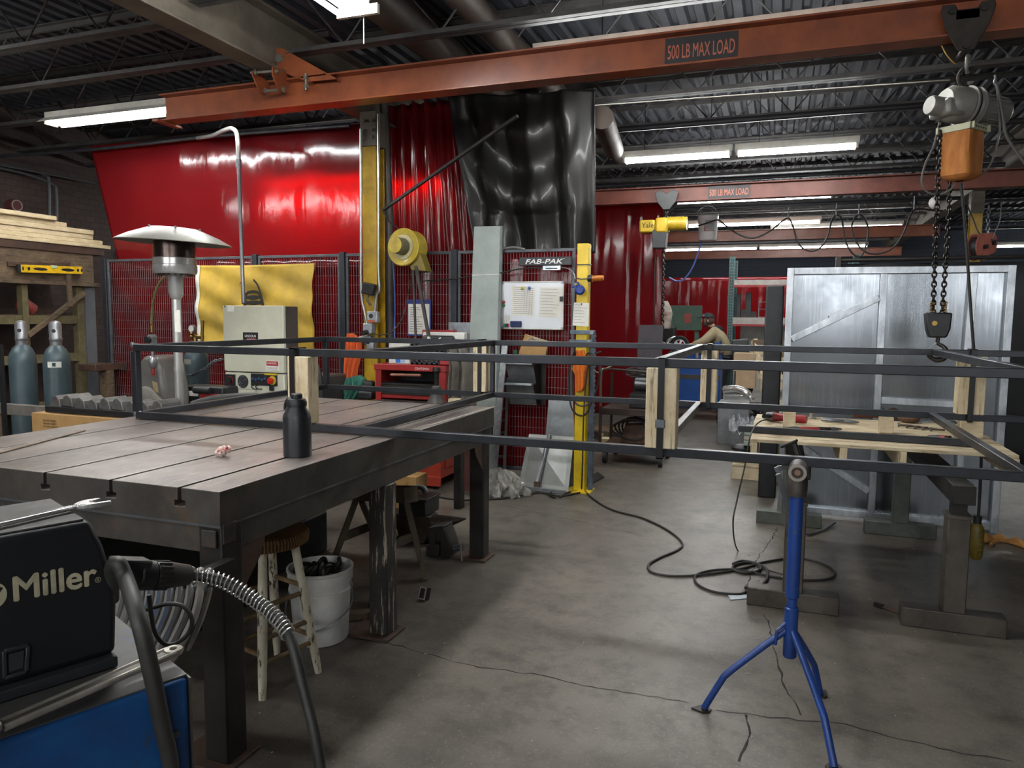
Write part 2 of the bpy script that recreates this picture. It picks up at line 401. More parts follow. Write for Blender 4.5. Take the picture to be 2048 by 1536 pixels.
# columns
def column(x, y, label, plate=True):
    t = T('steel_column', label, 'column', (x, y, 0))
    s = MB(); s.bar((x, y-0.075, 0), (x, y-0.075, 3.22), 0.155, 0.016, up=(0, 1, 0)); s.bar((x, y+0.075, 0), (x, y+0.075, 3.22), 0.155, 0.016, up=(0, 1, 0)); s.box(x-0.006, x+0.006, y-0.07, y+0.07, 0, 3.22)
    s.build('shaft', yellow_col, t, bevel=0.003)
    c = MB().box(x-0.09, x+0.09, y-0.095, y+0.09, 3.22, 3.55)
    c.build('splice_plate', girder_m, t, bevel=0.004)
    for dx in (-0.045, 0.045):
        for dz in (3.3, 3.37, 3.46): MB().cyl((x+dx, y-0.095, dz), (x+dx, y-0.11, dz), 0.016, n=6).build('bolt', girder_m, t)
    return t
yellow_col = M('column_yellow', 'b8941e', 0.45, 0, scale=6, hx2='8f7018', bump=0.12)
column(GX+0.15, 6.45, 'tall yellow column by the tool chest with a junction box')
column(GX2, 13.2, 'short looking yellow column behind the red hose reels')

# ------------------------------------------------------------------ fluorescent lamps
tube_m = EM('lit_tube', 'f3f5f5', 28.0)
lamp_w = M('lamp_white_enamel', 'c9c6bb', 0.4, 0, scale=5, hx2='aaa79d')
def strip_lamp(x0, x1, y, z, label, group=None, refl=False):
    t = T('fluorescent_lamp', label, 'lamp', ((x0+x1)/2, y, z), group)
    L2 = (x1-x0)/2
    h = MB(); h.box(-L2, L2, -0.055, 0.055, 0.075, 0.15)
    if refl:
        for s in (-1, 1): h.prism([(-L2, s*0.055, 0.085), (-L2, s*0.14, 0.03), (-L2, s*0.142, 0.036), (-L2, s*0.055, 0.093)], (2*L2, 0, 0))
    h.build('housing', lamp_w, t, world=False, bevel=0.002)
    for s in (-1, 1):
        MB().cyl((-L2+0.03, s*0.045, 0.045), (L2-0.03, s*0.045, 0.045), 0.016, n=10).build('tube', tube_m, t, world=False)
    for k in (-1, 1): MB().box(k*(L2-0.025)-0.012, k*(L2-0.025)+0.012, -0.07, 0.07, 0.02, 0.08).build('socket', lamp_w, t, world=False)
    for k in (-0.6, 0.6): MB().cyl((k*L2, 0, 0.15), (k*L2, 0, 4.25-z), 0.004, n=5).build('hanger', dark_steel, t, world=False)
    return t
strip_lamp(-7.42, -4.75, 5.85, 3.55, 'lit strip lamp with a tilted white reflector left of the orange beam end', refl=True)
strip_lamp(-1.9, 0.81, 5.68, 3.56, 'strip lamp hidden behind the nearer orange crane beam')
strip_lamp(-1.8, -0.56, 8.7, 3.36, 'left half of the large lit strip lamp beside the black tarp')
strip_lamp(-0.54, 0.72, 8.7, 3.36, 'right half of the large lit strip lamp, its far end under the dark joists')
strip_lamp(-1.66, 0.68, 12.0, 3.36, 'lit strip lamp just below the farther crane beam lettering')
strip_lamp(-1.8, 0.67, 15.1, 3.36, 'lit strip lamp behind the hanging white bucket')
strip_lamp(-0.25, 2.2, 16.2, 3.36, 'lit strip lamp behind the looped festoon cable')
strip_lamp(-3.0, -0.6, 20.3, 3.36, 'far lit strip lamp below the orange beam, left length of the row', )
strip_lamp(-0.58, 2.0, 20.3, 3.36, 'far lit strip lamp below the orange beam, right length of the row')
strip_lamp(4.75, 6.9, 21.3, 3.36, 'small far lit strip lamp right of the hose reels')
strip_lamp(-5.0, -2.6, 0.4, 3.36, 'added strip lamp brightening the left bay from out of view', 'lamps out of view')
strip_lamp(-1.6, 0.9, -2.2, 3.36, 'added strip lamp brightening the left bay from out of view', 'lamps out of view')
strip_lamp(-8.5, -6.1, 3.2, 3.36, 'added strip lamp brightening the left bay from out of view', 'lamps out of view')  # unseen lamp added to lighten the left deck and rack
strip_lamp(-5.5, -3.3, 7.12, 2.9, 'strip lamp glowing through the red curtain')
strip_lamp(3.6, 6.0, 9.0, 3.36, 'lit strip lamp far right behind the dark screen')
strip_lamp(-8.6, -6.2, 11.0, 3.36, 'lit strip lamp in the bay behind the curtain')
# four tube fixture running into the room
t = T('fluorescent_lamp', 'four tube lamp running lengthwise at the top of the view', 'lamp', (-2.63, 3.06, 3.5))
MB().box(-0.075, 0.075, -1.22, 1.22, 0.045, 0.12).box(-0.15, 0.15, -1.22, -1.19, 0.0, 0.06).box(-0.15, 0.15, 1.19, 1.22, 0.0, 0.06).build('housing', lamp_w, t, world=False)
for k in (-0.12, -0.04, 0.04, 0.12): MB().cyl((k, -1.19, 0.02), (k, 1.19, 0.02), 0.018, n=10).build('tube', tube_m, t, world=False)
for hx__, hy__ in ((0.1, 1.19), (-0.1, -1.1)): MB().cyl((hx__, hy__, 0.12), (hx__, hy__, 0.7), 0.004, n=5).build('hanger', dark_steel, t, world=False)
MB().cyl((0.02, 1.24, 0.05), (0.02, 1.24, -0.16), 0.003, n=5).build('pull_cord', white_enamel, t, world=False)

# world and colour management
w = bpy.data.worlds.new('world'); SC.world = w; w.use_nodes = True
w.node_tree.nodes['Background'].inputs['Color'].default_value = (0.6, 0.7, 0.85, 1); w.node_tree.nodes['Background'].inputs['Strength'].default_value = 0.3
SC.view_settings.view_transform = 'Standard'; SC.view_settings.look = 'None'; SC.view_settings.gamma = 1; SC.view_settings.use_curve_mapping = False
SC.view_settings.exposure = 1.68
SC.cycles.use_denoising = True
SC.cycles.max_bounces = 8; SC.cycles.diffuse_bounces = 4; SC.cycles.sample_clamp_indirect = 8
# ================================================================== main pieces
# --- steel layout table with T slots
TX0, TX1, TY0, TY1, TZ = -3.5, -1.745, 1.93, 4.46, 0.985
plate_m = two_scale('worn_table_plate', '8a827d', '5f5854', 'a8a09a', 2.2, 14.0, 0.33, 0.2, 0.4, stretch=(8, 0.7, 1), c2=(0.5, 0.76))
side_m = two_scale('table_side_steel', '57534e', '403c38', '6a5648', 4.0, 6.0, 0.5, 0.15, 0.4, c2=(0.55, 0.75))
t = T('layout_table', 'big dark steel layout table with slotted top and square legs', 'table', ((TX0+TX1)/2, (TY0+TY1)/2, 0))
slots = [-3.21, -2.89, -2.56, -2.232, -1.918]
poly = [(TX0, 0.862)] + [(TX0, TZ)]
for sx in slots: poly += [(sx-0.008, TZ), (sx-0.008, TZ-0.045), (sx-0.024, TZ-0.045), (sx-0.024, TZ-0.066), (sx+0.024, TZ-0.066), (sx+0.024, TZ-0.045), (sx+0.008, TZ-0.045), (sx+0.008, TZ)]
poly += [(TX1, TZ), (TX1, 0.862)]
mb = MB(); mb.prism([(x, TY0, z) for x, z in poly], (0, TY1-TY0, 0))
top = mb.build('table_top', plate_m, t, bevel=0.0025)
# side faces of the casting are darker than the machined top: a second material slot
top.data.materials.append(side_m)
for p in top.data.polygons:
    if p.normal.z < 0.7: p.material_index = 1
a = MB(); e = 0.006
a.box(TX0+e, TX1-e, TY0+e, TY0+0.03, 0.765, 0.862).box(TX0+e, TX1-e, TY1-0.03, TY1-e, 0.765, 0.862).box(TX1-0.03, TX1-e, TY0+e, TY1-e, 0.765, 0.862).box(TX0+e, TX0+0.03, TY0+e, TY1-e, 0.765, 0.862)
a.build('apron', side_m, t, bevel=0.003)
MB().bar((TX1-0.004, TY0, 0.863), (TX1-0.004, TY1, 0.863), 0.012, 0.008).bar((TX0, TY0+0.004, 0.863), (TX1, TY0+0.004, 0.863), 0.012, 0.008).build('weld_seam', grey_steel, t)
scraped = two_scale('scraped_leg_steel', '33302d', '262422', 'a59a86', 4.0, 9.0, 0.5, 0.2, 0.3, stretch=(6, 6, 0.5), c2=(0.55, 0.6))
leg_m = M('leg_steel', '34302c', 0.5, 0.3, scale=5, hx2='221f1d', bump=0.1)
for i, (lx, ly) in enumerate(((-1.795, 1.985), (-1.795, 3.09), (-1.795, 4.33), (-3.42, 1.985), (-3.42, 3.09), (-3.42, 4.33))):
    l = MB().box(lx-0.05, lx+0.05, ly-0.05, ly+0.05, 0.012, 0.862 if i not in (1, 4) else 0.765).build('leg', scraped if i == 1 else leg_m, t, bevel=0.006)
    MB().box(lx-0.17, lx+0.075, ly-0.09, ly+0.09, 0, 0.013).build('foot_plate', rust_brown, l, bevel=0.002)
for ly, sy in ((2.035, 1), (4.28, -1)): MB().prism([(-1.76, ly, 0.765), (-1.76, ly+sy*0.13, 0.765), (-1.76, ly+sy*0.1, 0.7), (-1.76, ly, 0.6)], (0.008, 0, 0)).build('gusset', rust_brown, t)
MB().box(-1.75, -1.74, 1.94, 2.0, 0.8, 0.87).box(-1.82, -1.76, TY0-0.008, TY0, 0.79, 0.85).build('corner_patch', side_m, t, bevel=0.002)
# chalk, scratches and sawdust lying on the top
chalk = M('pale_scratch', 'b3aca2', 0.8)
s = MB()
for (x0, y0, x1, y1) in ((700,905,760,893),(640,905,690,925),(830,868,880,855),(858,860,905,845),(895,846,930,836),(520,935,600,915),(560,950,640,922),(1010-40,815,940,830),(860,850,990,812)):
    a_, b_ = P(x0, y0, Z=TZ+0.0006), P(x1, y1, Z=TZ+0.0006)
    if a_.x < TX1-0.01 and b_.x < TX1-0.01: MB().bar(a_, b_, 0.006, 0.0008).build('scratch', chalk, t)

# --- welded tube frame lying on the table
RZ0, RZ1, RY0, RY1, RX0, TB = 0.991+0.019, 1.39, 3.13, 4.97, -3.39, 0.038
frame = T('welded_tube_assembly', 'long black square tube frame lying across the table, stand and pallet', 'metal frame', (-0.5, 4.05, 0.985))
bev = 0.003
def rail(a_, b_, nm): MB().bar(a_, b_, TB, TB).build(nm, black_steel, frame, bevel=bev)
RX1 = 2.44
for z in (RZ0, RZ1):
    rail((RX0, RY0, z), (RX1, RY0, z), 'long_rail'); rail((RX0, RY1, z), (RX1, RY1, z), 'long_rail')
    rail((RX0, RY0+0.019, z), (RX0, RY1-0.019, z), 'end_rail')
    for cx in (-1.96, -0.48, 0.885, RX1-0.02): rail((cx, RY0+0.019, z), (cx, RY1-0.019, z), 'cross_rail')
for y in (RY0, RY1): MB().bar((RX0, y, RZ0+0.019), (RX0, y, RZ1-0.019), TB, TB).build('upright', black_steel, frame, bevel=bev)
for y in (RY0, RY1): MB().bar((RX1, y, RZ0+0.019), (RX1, y, RZ1-0.019), TB, TB).build('upright', black_steel, frame, bevel=bev)
MB().bar((-1.96, RY1, RZ0+0.019), (-1.96, RY1, RZ1-0.019), TB*0.8, TB*0.8).build('upright', black_steel, frame, bevel=bev)
weld_m = M('bare_weld', 'b9bcbd', 0.3, 0.9, scale=40, hx2='77777a')
for z in (RZ0, RZ1): MB().ball((RX0-0.008, RY0-0.012, z+0.016*(1 if z > 1.2 else 0.4)), 0.016, 8, (1, 0.7, 1)).ball((RX0+0.01, RY0-0.004, z+0.018), 0.012, 8, (2, 1, 0.6)).build('weld', weld_m, frame)
# wooden spacer blocks strapped between the rails
strap_m = M('black_strap', '0e0f12', 0.35, 0, scale=20)
def spacer(x, y, ww, two, label, zb=RZ0+0.019, zt=RZ1-0.019, front=-1, buckle=True, dx=0.0):
    t = T('spacer_block', label, 'wood block', (x, y, zb), 'wooden spacers strapped in the tube frame')
    if two:
        for s in (-1, 1): MB().box(x+s*(ww/2+0.012)-ww/2, x+s*(ww/2+0.012)+ww/2, y-0.045, y+0.045, zb, zt).build('stud', lumber, t, bevel=0.004)
    else: MB().box(x-ww/2, x+ww/2, y-0.045, y+0.045, zb, zt).build('stud', lumber, t, bevel=0.004)
    st = MB(); yf = y+front*0.05; yb = y-front*0.05; sx = x+dx; w2 = 0.014
    st.box(sx-w2, sx+w2, min(yf, yf+front*0.003), max(yf, yf+front*0.003), zb-0.044, zt+0.044)
    st.box(sx-w2, sx+w2, min(yb, yb-front*0.003), max(yb, yb-front*0.003), zb-0.044, zt+0.044)
    st.box(sx-w2, sx+w2, y-0.053, y+0.053, zt+0.039, zt+0.044).box(sx-w2, sx+w2, y-0.053, y+0.053, zb-0.044, zb-0.039)
    o = st.build('strap', strap_m, t)
    if buckle: MB().box(sx-0.02, sx+0.02, yf-0.008, yf+0.008, zb+0.09, zb+0.125).build('buckle', grey_steel, o, bevel=0.002)
    return t
spacer(-2.275, RY0, 0.125, False, 'pale wood block strapped upright behind the black bottle', dx=-0.03)
spacer(-0.455, RY0, 0.052, True, 'paired wood studs strapped in the front rails mid frame')
spacer(-1.985-0.06, RY1, 0.04, True, 'paired chipboard studs strapped at the far rails beside the grey panel', buckle=False)
spacer(-0.42, RY1, 0.04, True, 'paired wood studs strapped at the far rails before the blue cabinet', buckle=False)
spacer(1.075, RY1, 0.06, True, 'paired wood studs strapped at the far rails under the hoist cable', buckle=False)

# --- aluminium gate panel standing behind the pallet
AY = 6.25
t = T('aluminium_gate', 'large aluminium framed gate panel standing upright behind the pallet', 'metal panel', (0.82, AY, 0))
sheet_m = two_scale('brushed_aluminium_sheet', '8d9297', '7b8085', 'a0a5a9', 3.0, 10.0, 0.24, 0.02, 1.0, stretch=(9, 1, 0.25), c2=(0.5, 0.8))
MB().box(0.08, 1.555, AY+0.035, AY+0.039, 0.03, 1.95).build('sheet', sheet_m, t)
def member(a_, b_, w_, nm='frame_tube', y=AY+0.01, d=0.05): MB().bar((a_[0], y, a_[1]), (b_[0], y, b_[1]), d, w_, up=(V((b_[0]-a_[0], 0, b_[1]-a_[1])).cross(V((0, 1, 0))))).build(nm, alu, t, bevel=0.003)
member((0.07, 0.0), (0.07, 1.983), 0.052); member((1.565, 0.0), (1.565, 1.983), 0.052)
member((0.096, 1.957), (1.539, 1.957), 0.052); member((0.096, 0.05), (1.539, 0.05), 0.052)
member((0.737, 0.076), (0.737, 1.93), 0.05, 'mullion'); member((1.31, 0.99), (1.33, 1.93), 0.05, 'mullion'); member((1.33, 0.076), (1.31, 0.93), 0.045, 'mullion')
member((0.098, 1.42), (0.711, 1.75), 0.05, 'brace', y=AY-0.005, d=0.03)
MB().obox((0.42, AY-0.022, 1.615), (0.11, 0.008, 0.05), roty(-28)).build('brace_clip', alu, t)
member((0.096, 1.215), (0.711, 1.20), 0.045, 'cross_rail'); member((0.763, 0.96), (1.29, 0.955), 0.05, 'cross_rail')
member((0.2, 0.56), (0.711, 0.24), 0.05, 'brace', d=0.03)
hd = MB()
for k in range(8): hd.cyl((0.8+k*0.07, AY-0.016, 0.085), (0.8+k*0.07, AY-0.022, 0.085), 0.006, n=8)
hd.build('rivet', alu, t)

# --- red welding curtains, mesh fence
FYP = 6.7
red_pvc = pvc('red_welding_vinyl', '68161a', 'f41c04', 0.34, 0.12)
red_dark = pvc('dark_red_welding_vinyl', '5c1318', 'd8220f', 0.27, 0.15)
black_pvc = pvc('black_tarp_vinyl', '161514', '2a2a2e', 0.06, 0.38)
def curtain(name, corners, label, m, amp, waves, y0, nu=90, nv=26, extra=None, cat='curtain'):
    """hanging vinyl: corners TL, TR, BR, BL as (x, z); folds along the width"""
    (a, b, c, d) = [V((p[0], 0, p[1])) for p in corners]; ph = random.uniform(0, 6)
    def fn(u, v):
        p = a.lerp(b, u).lerp(d.lerp(c, u), v)
        y = y0 + amp*(math.sin(waves*6.283*u+ph+0.7*math.sin(3*u+v*1.3))*(0.6+0.4*math.sin(5*u+ph))+0.4*math.sin(waves*13.1*u+ph*2+v))*(0.35+0.65*(1-v*0.6))
        if extra: y += extra(u, v)
        return V((p.x, y, p.z))
    o = MB().grid(fn, nu, nv).build(name, m, solid=0.003, angle=80)
    return tag(o, label, cat)
def px(x, y, Y): q = P(x, y, Y=Y); return (q.x, q.z)
CY = 6.86
curtain('welding_curtain', [px(180, 292, CY), px(768, 243, CY), px(768, 520, CY), px(238, 530, CY)], 'glossy red welding curtain hanging above the mesh fence left of the yellow column', red_pvc, 0.022, 3, CY)
curtain('welding_curtain', [px(757, 215, 7.0), px(935, 195, 7.0), px(965, 530, 7.0), px(757, 530, 7.0)], 'darker red folded curtain between the yellow column and the black tarp', red_dark, 0.05, 7, 7.0)
curtain('welding_curtain', [(-7.75, 2.2), (-1.75, 2.2), (-1.75, 0.05), (-7.75, 0.05)], 'long red curtain hanging behind the wire mesh fence', red_dark, 0.02, 9, FYP+0.1, nu=160)
curtain('welding_curtain', [(-7.6, 3.5), (-4.05, 3.62), (-4.05, 3.0), (-7.6, 3.05)], 'hidden red layer added behind the upper curtain to darken its top', red_dark, 0.015, 6, 6.99)  # unseen layer added to block the lamp light above its hem
def swag(u, v):
    k = (u-0.5)
    return 0.06*math.sin(16*(v*0.9+1.6*k*k)+1.0)*math.exp(-((u-0.45)/0.3)**2)*(1 if v < 0.75 else 0.4) + 0.05*math.sin(20*u)*(0.3+v)
curtain('black_tarp', [px(895, 190, 6.87), px(1190, 178, 6.87), px(1188, 505, 6.87), px(950, 505, 6.87)], 'black vinyl tarp draped in swags over the end of the red curtain', black_pvc, 0.02, 4, 6.87, extra=swag, nv=70, cat='tarp')
curtain('welding_curtain', [px(1165, 405, 10.3), px(1326, 405, 10.3), px(1322, 826, 10.3), px(1150, 826, 10.3)], 'red curtain in folds behind the yellow hoist and the wheeled cart', red_dark, 0.045, 1.6, 10.3)
curtain('welding_curtain', [(-2.6, 2.42), (1.6, 2.42), (1.6, 0.6), (-2.6, 0.6)], 'far red curtain behind the person at the blue cabinet', red_pvc, 0.025, 5, 15.6, nu=140)
# curtain rail pipes
tag(MB().tube(smooth([P(0, 312, Y=6.75), P(185, 299, Y=6.75), P(430, 272, Y=6.75), P(700, 251, Y=6.75)], 4), 0.02, 10).build('curtain_pipe', M('dull_pipe', '55565c', 0.4, 0.6, scale=6, hx2='3f4046')), 'long grey pipe rail carrying the red curtain', 'pipe')

fence_m = M('fence_grey', '5a5b60', 0.5, 0.3, scale=6, hx2='47484c')
wire_m = M('fence_wire', '8d7272', 0.5, 0.3, scale=6, hx2='73595a')
post_m = M('fence_post_black', '2b2d33', 0.5, 0.2, scale=6)
t = T('mesh_fence', 'long wire mesh machine fence in front of the red curtain', 'fence', (-4.6, FYP, 0))
posts = [-7.68, -5.46, -4.34, -3.05, -1.78]
for i in range(4):
    x0, x1 = posts[i]+0.035, posts[i+1]-0.035
    f = MB(); zt, zb = 2.225, 0.08
    f.box(x0, x1, FYP-0.015, FYP+0.015, zt-0.03, zt).box(x0, x1, FYP-0.015, FYP+0.015, zb, zb+0.03).box(x0, x0+0.03, FYP-0.015, FYP+0.015, zb+0.03, zt-0.03).box(x1-0.03, x1, FYP-0.015, FYP+0.015, zb+0.03, zt-0.03)
    fo = f.build('panel_frame', fence_m, t, bevel=0.003)
    w = MB(); n = int((x1-x0-0.06)/0.03); st = (x1-x0-0.06)/n
    for k in range(1, n): xx = x0+0.03+k*st; w.box(xx-0.0017, xx+0.0017, FYP-0.002, FYP+0.002, zb+0.03, zt-0.03)
    for k in range(1, 21): zz = zb+0.03+k*(zt-zb-0.06)/21; w.box(x0+0.03, x1-0.03, FYP-0.004, FYP-0.0005, zz-0.0017, zz+0.0017)
    w.build('wire_mesh', wire_m, fo, flat=True)
for x in posts[:4]:
    MB().box(x-0.032, x+0.032, FYP-0.035, FYP+0.035, 0, 2.24).build('fence_post', post_m, t, bevel=0.004)
# yellow post at the fence end
t = T('yellow_post', 'bright yellow fence end post with papers and clamps', 'post', (-1.65, 6.39, 0))
MB().box(-1.705, -1.6, 6.34, 6.44, 0, 2.23).build('shaft', M('bright_yellow', 'e0c020', 0.4, 0, scale=6, hx2='c2a41c'), t, bevel=0.008)
MB().box(-1.77, -1.54, 6.28, 6.5, 0, 0.012).build('base_plate', M('bright_yellow', 'e0c020'), t)

# --- orange crane beams
shaded_orange = M('shaded_orange_paint', '6e3626', 0.5, 0, scale=4, hx2='56291e')  # darker copy of the beam orange, shade put into the colour
def crane(y, x0, x1, label, z=3.07, h=0.2, w=0.14, pm=None):
    t = T('crane_beam', label, 'crane beam', ((x0+x1)/2, y, z))
    ibeam(MB(), (x0, y, z), (x1, y, z), w, h, 0.014, 0.009).build('beam', pm or orange_paint, t, bevel=0.002)
    return t
BY, BZ = 5.25, 3.28
CB = crane(BY, -5.22, 8.9, 'nearer orange crane beam with black max load lettering', BZ, 0.228, 0.16)
CB2 = crane(9.75, -3.6, 8.9, 'farther orange crane beam with shade painted in, behind the big strip lamp', pm=shaded_orange)
CB3 = crane(14.9, -3.6, 2.6, 'third orange crane beam lit from below far back')
CB4 = crane(19.2, -3.6, 2.6, 'farthest orange crane beam above the far red curtain')
sign_m = M('stencil_black', '2a2526', 0.5); sign_ink = M('stencil_orange', 'c06a50', 0.5, scale=20)
for B, xa, xb, yy, zz, k in ((CB, P(1330, 110, Y=BY).x, P(1476, 95, Y=BY).x, BY, BZ, 1.14), (CB2, P(1415, 385, Y=9.68).x, P(1500, 380, Y=9.68).x, 9.75, 3.07, 1.0)):
    yf = yy-0.0045
    so = MB().box(xa, xb, yf-0.003, yf, zz+0.022*k, zz+0.18*k).build('load_sign', sign_m, B)
    MB().text('500 LB MAX LOAD', (xa+0.02, yf-0.003, zz+0.058*k), (1, 0, 0), (0, 0, 1), 0.115*k, 0.001, 0.01, width=xb-xa-0.04).build('lettering', sign_ink, so, flat=True)
# hanger bracket clamped on the girder
br = T('beam_hanger', 'orange bolted hanger bracket joining girder and crane beam', 'bracket', (GX, BY, BZ+0.23))
zb = 3.272
KY = BY-0.08
kp = [P(x, y, Y=KY) for x, y in ((543, 92), (562, 97), (672, 158), (618, 163), (545, 135))]
MB().prism(kp, (0, 0.012, 0)).build('knee_web', orange_paint, br, bevel=0.002)
MB().bar(kp[1]+V((0, 0.05, 0)), kp[2]+V((0, 0.05, 0)), 0.11, 0.012).build('knee_flange', orange_paint, br); MB().bar(kp[4]+V((0, 0.05, 0)), kp[3]+V((0, 0.05, 0)), 0.11, 0.012).build('knee_flange', orange_paint, br); MB().bar(kp[0]+V((0, 0.05, 0)), kp[4]+V((0, 0.05, 0)), 0.11, 0.012, up=(1, 0, 0)).build('knee_end_plate', orange_paint, br)
for X_, pl_ in ((-4.06, ((502, 142), (508, 139), (522, 146), (541, 180), (527, 191), (518, 186), (504, 152))), (-3.88, ((543, 134), (556, 134), (572, 150), (580, 164), (567, 187), (556, 182), (543, 150)))):
    MB().prism([P(a, b, X=X_) for a, b in pl_], (0.012, 0, 0)).build('clamp_plate', orange_paint, br, bevel=0.002)
GB = M('girder_hanger_bolt', '9a968c', 0.35, 0.7)
for (xa_, ya_, xb_, yb_) in ((508, 145, 550, 142), (528, 182, 564, 179)):
    qa, qb = P(xa_, ya_, X=-4.05), P(xb_, yb_, X=-3.87); dd = (qb-qa).normalized(); MB().cyl(qa-dd*0.03, qb+dd*0.03, 0.011, n=8).cyl(qa+dd*0.012, qa+dd*0.027, 0.024, n=6).cyl(qb+dd*0.008, qb+dd*0.02, 0.024, n=6).build('bolt', GB, br)
q = P(612, 165, Y=BY-0.09); MB().cyl(q-ZA*0.06, q+ZA*0.07, 0.012, n=8).cyl(q+ZA*0.02, q+ZA*0.045, 0.022, n=6).cyl(q-ZA*0.045, q-ZA*0.02, 0.022, n=6).build('bolt', GB, br)
q = P(560, 117, Y=KY-0.001); MB().cyl(q, q-V((0, 0.015, 0)), 0.035, n=20).build('pin', GB, br)
# beam end angle
MB().box(-5.24, -5.18, BY-0.14, BY+0.14, BZ-0.02, BZ).build('end_stop', orange_paint, CB)
# ================================================================== left side
def Pp(x, y, A, n):
    d = CR*((x-1024)/FPX) + CU*(-(y-768)/FPX) + _f; n = V(n)
    return CP + d*((V(A)-CP).dot(n)/d.dot(n))
# --- timber rack along the left wall
RX = -7.9
t = T('lumber_rack', 'old wooden storage rack against the left wall carrying pale planks', 'rack', (RX-0.4, 6.0, 0))
MB().box(RX-0.04, RX, 4.3, 6.72, 1.945, 2.285).build('header_board', old_wood, t, bevel=0.003)
MB().box(RX-0.06, RX+0.03, 4.3, 6.78, 1.90, 1.945).build('ledge', old_wood, t, bevel=0.003)
MB().box(RX-0.9, RX+0.02, 4.3, 6.86, 2.285, 2.37).build('top_beam', M('dark_rack_wood', '4b352a', 0.7, scale=6, hx2='33241d'), t, bevel=0.004)
oli = M('olive_rack_wood', '6b6142', 0.7, scale=7, hx2='4d4630')
for yy, w_ in ((5.86, 0.07), (5.2, 0.07), (6.55, 0.09), (4.6, 0.08)): MB().box(RX-0.12, RX-0.03, yy-w_/2, yy+w_/2, 0, 1.9).build('upright', oli, t, bevel=0.003)
for zz in (1.5, 1.05, 0.5): MB().box(RX-0.12, RX-0.05, 4.3, 6.55, zz-0.05, zz+0.05).build('shelf_rail', oli, t, bevel=0.003)
for zz in (1.55, 1.0, 0.45): MB().box(RX-0.85, RX-0.12, 4.3, 6.6, zz-0.012, zz+0.012).build('shelf', M('dark_rack_wood', '4b352a'), t)
MB().box(RX-0.9, RX-0.85, 4.3, 6.8, 0, 2.28).build('back_board', M('dark_rack_wood', '4b352a'), t)
MB().box(RX-0.12, RX-0.02, 6.6, 6.74, 0.3, 1.9).build('end_post', M('grey_rack_post', '5d5e62', 0.6, scale=6), t)
tag(MB().bar(P(55, 672, X=RX+0.02), P(168, 586, X=RX+0.02), 0.05, 0.05).build('timber', old_wood, bevel=0.003), 'long thin timber leaning diagonally across the open rack', 'timber')
tag(MB().bar(P(137, 548, X=RX+0.05), P(141, 613, X=RX+0.05), 0.03, 0.05).build('wooden_stick', old_wood, bevel=0.002), 'short wooden stick hanging below the yellow level', 'stick')
tag(MB().bar(P(15, 528, X=RX+0.015), P(140, 530, X=RX+0.015), 0.02, 0.05).build('batten', M('dark_rack_wood', '4b352a'), bevel=0.002), 'dark wooden batten behind the yellow level', 'batten')
tag(MB().box(-7.78, -7.5, 6.35, 6.9, 0.9, 0.98).build('rusty_channel', rust_brown, bevel=0.006), 'short rusty steel channel lying at the rack end', 'steel channel')
tag(MB().box(-7.62, -7.5, 6.5, 6.6, 0, 0.9).build('wooden_prop', old_wood, bevel=0.003), 'brown wooden prop standing under the rusty channel', 'prop')
# planks
nm = ['topmost short', 'second from top', 'third from top', 'fourth from top', 'fifth from top', 'lowest and longest']
zz = 2.372
for i, yend in enumerate((6.95, 6.86, 6.74, 6.74, 6.4, 6.24)):
    k = 5-i; th = (0.045, 0.05, 0.055, 0.055, 0.05, 0.05)[i]; dx = random.uniform(-0.02, 0.03)
    tag(MB().obox((RX-0.3+dx, (4.2+yend)/2, zz+th/2), (0.62, yend-4.2, th), rotz(random.uniform(-0.6, 0.6))).build('plank', lumber_y, bevel=0.006), 'pale plank on the left rack, '+nm[k]+' of its stack', 'plank', 'planks on the rack'); zz += th+0.002
# yellow spirit level
a_, b_ = P(40, 537, X=RX+0.06), P(163, 541, X=RX+0.06)
t = T('spirit_level', 'yellow spirit level hanging on the rack header', 'level', ((a_.x, (a_.y+b_.y)/2, a_.z)))
lx = RX+0.05
def yz(px_, py_, xx): q = P(px_, py_, X=xx); return q
h = 0.035
MB().bar(a_, b_, 0.03, 0.085).build('body', M('level_yellow', 'e0b81c', 0.4, scale=20, hx2='c09a18'), t, bevel=0.003)
hol = MB()
for f, w_, hh in ((0.12, 0.03, 0.04), (0.3, 0.17, 0.035), (0.75, 0.17, 0.035), (0.92, 0.03, 0.04), (0.985, 0.02, 0.045), (0.03, 0.02, 0.045)):
    c = a_.lerp(b_, f); n_ = 14
    pts = [(c.x+0.016, c.y+math.cos(6.283*k/n_)*w_/2, c.z+math.sin(6.283*k/n_)*hh/2) for k in range(n_)]
    hol.prism(pts, (0.001, 0, 0))
hol.build('cut_out', black_plastic, t)
MB().obox(a_.lerp(b_, 0.52)+V((0.012, 0, 0.03)), (0.02, 0.075, 0.035)).build('vial', M('vial_glass', 'c8d8b0', 0.15), t, bevel=0.004)
MB().bar(a_-V((0, 0.03, 0)), a_, 0.033, 0.09).build('end_cap', black_plastic, t, bevel=0.003)
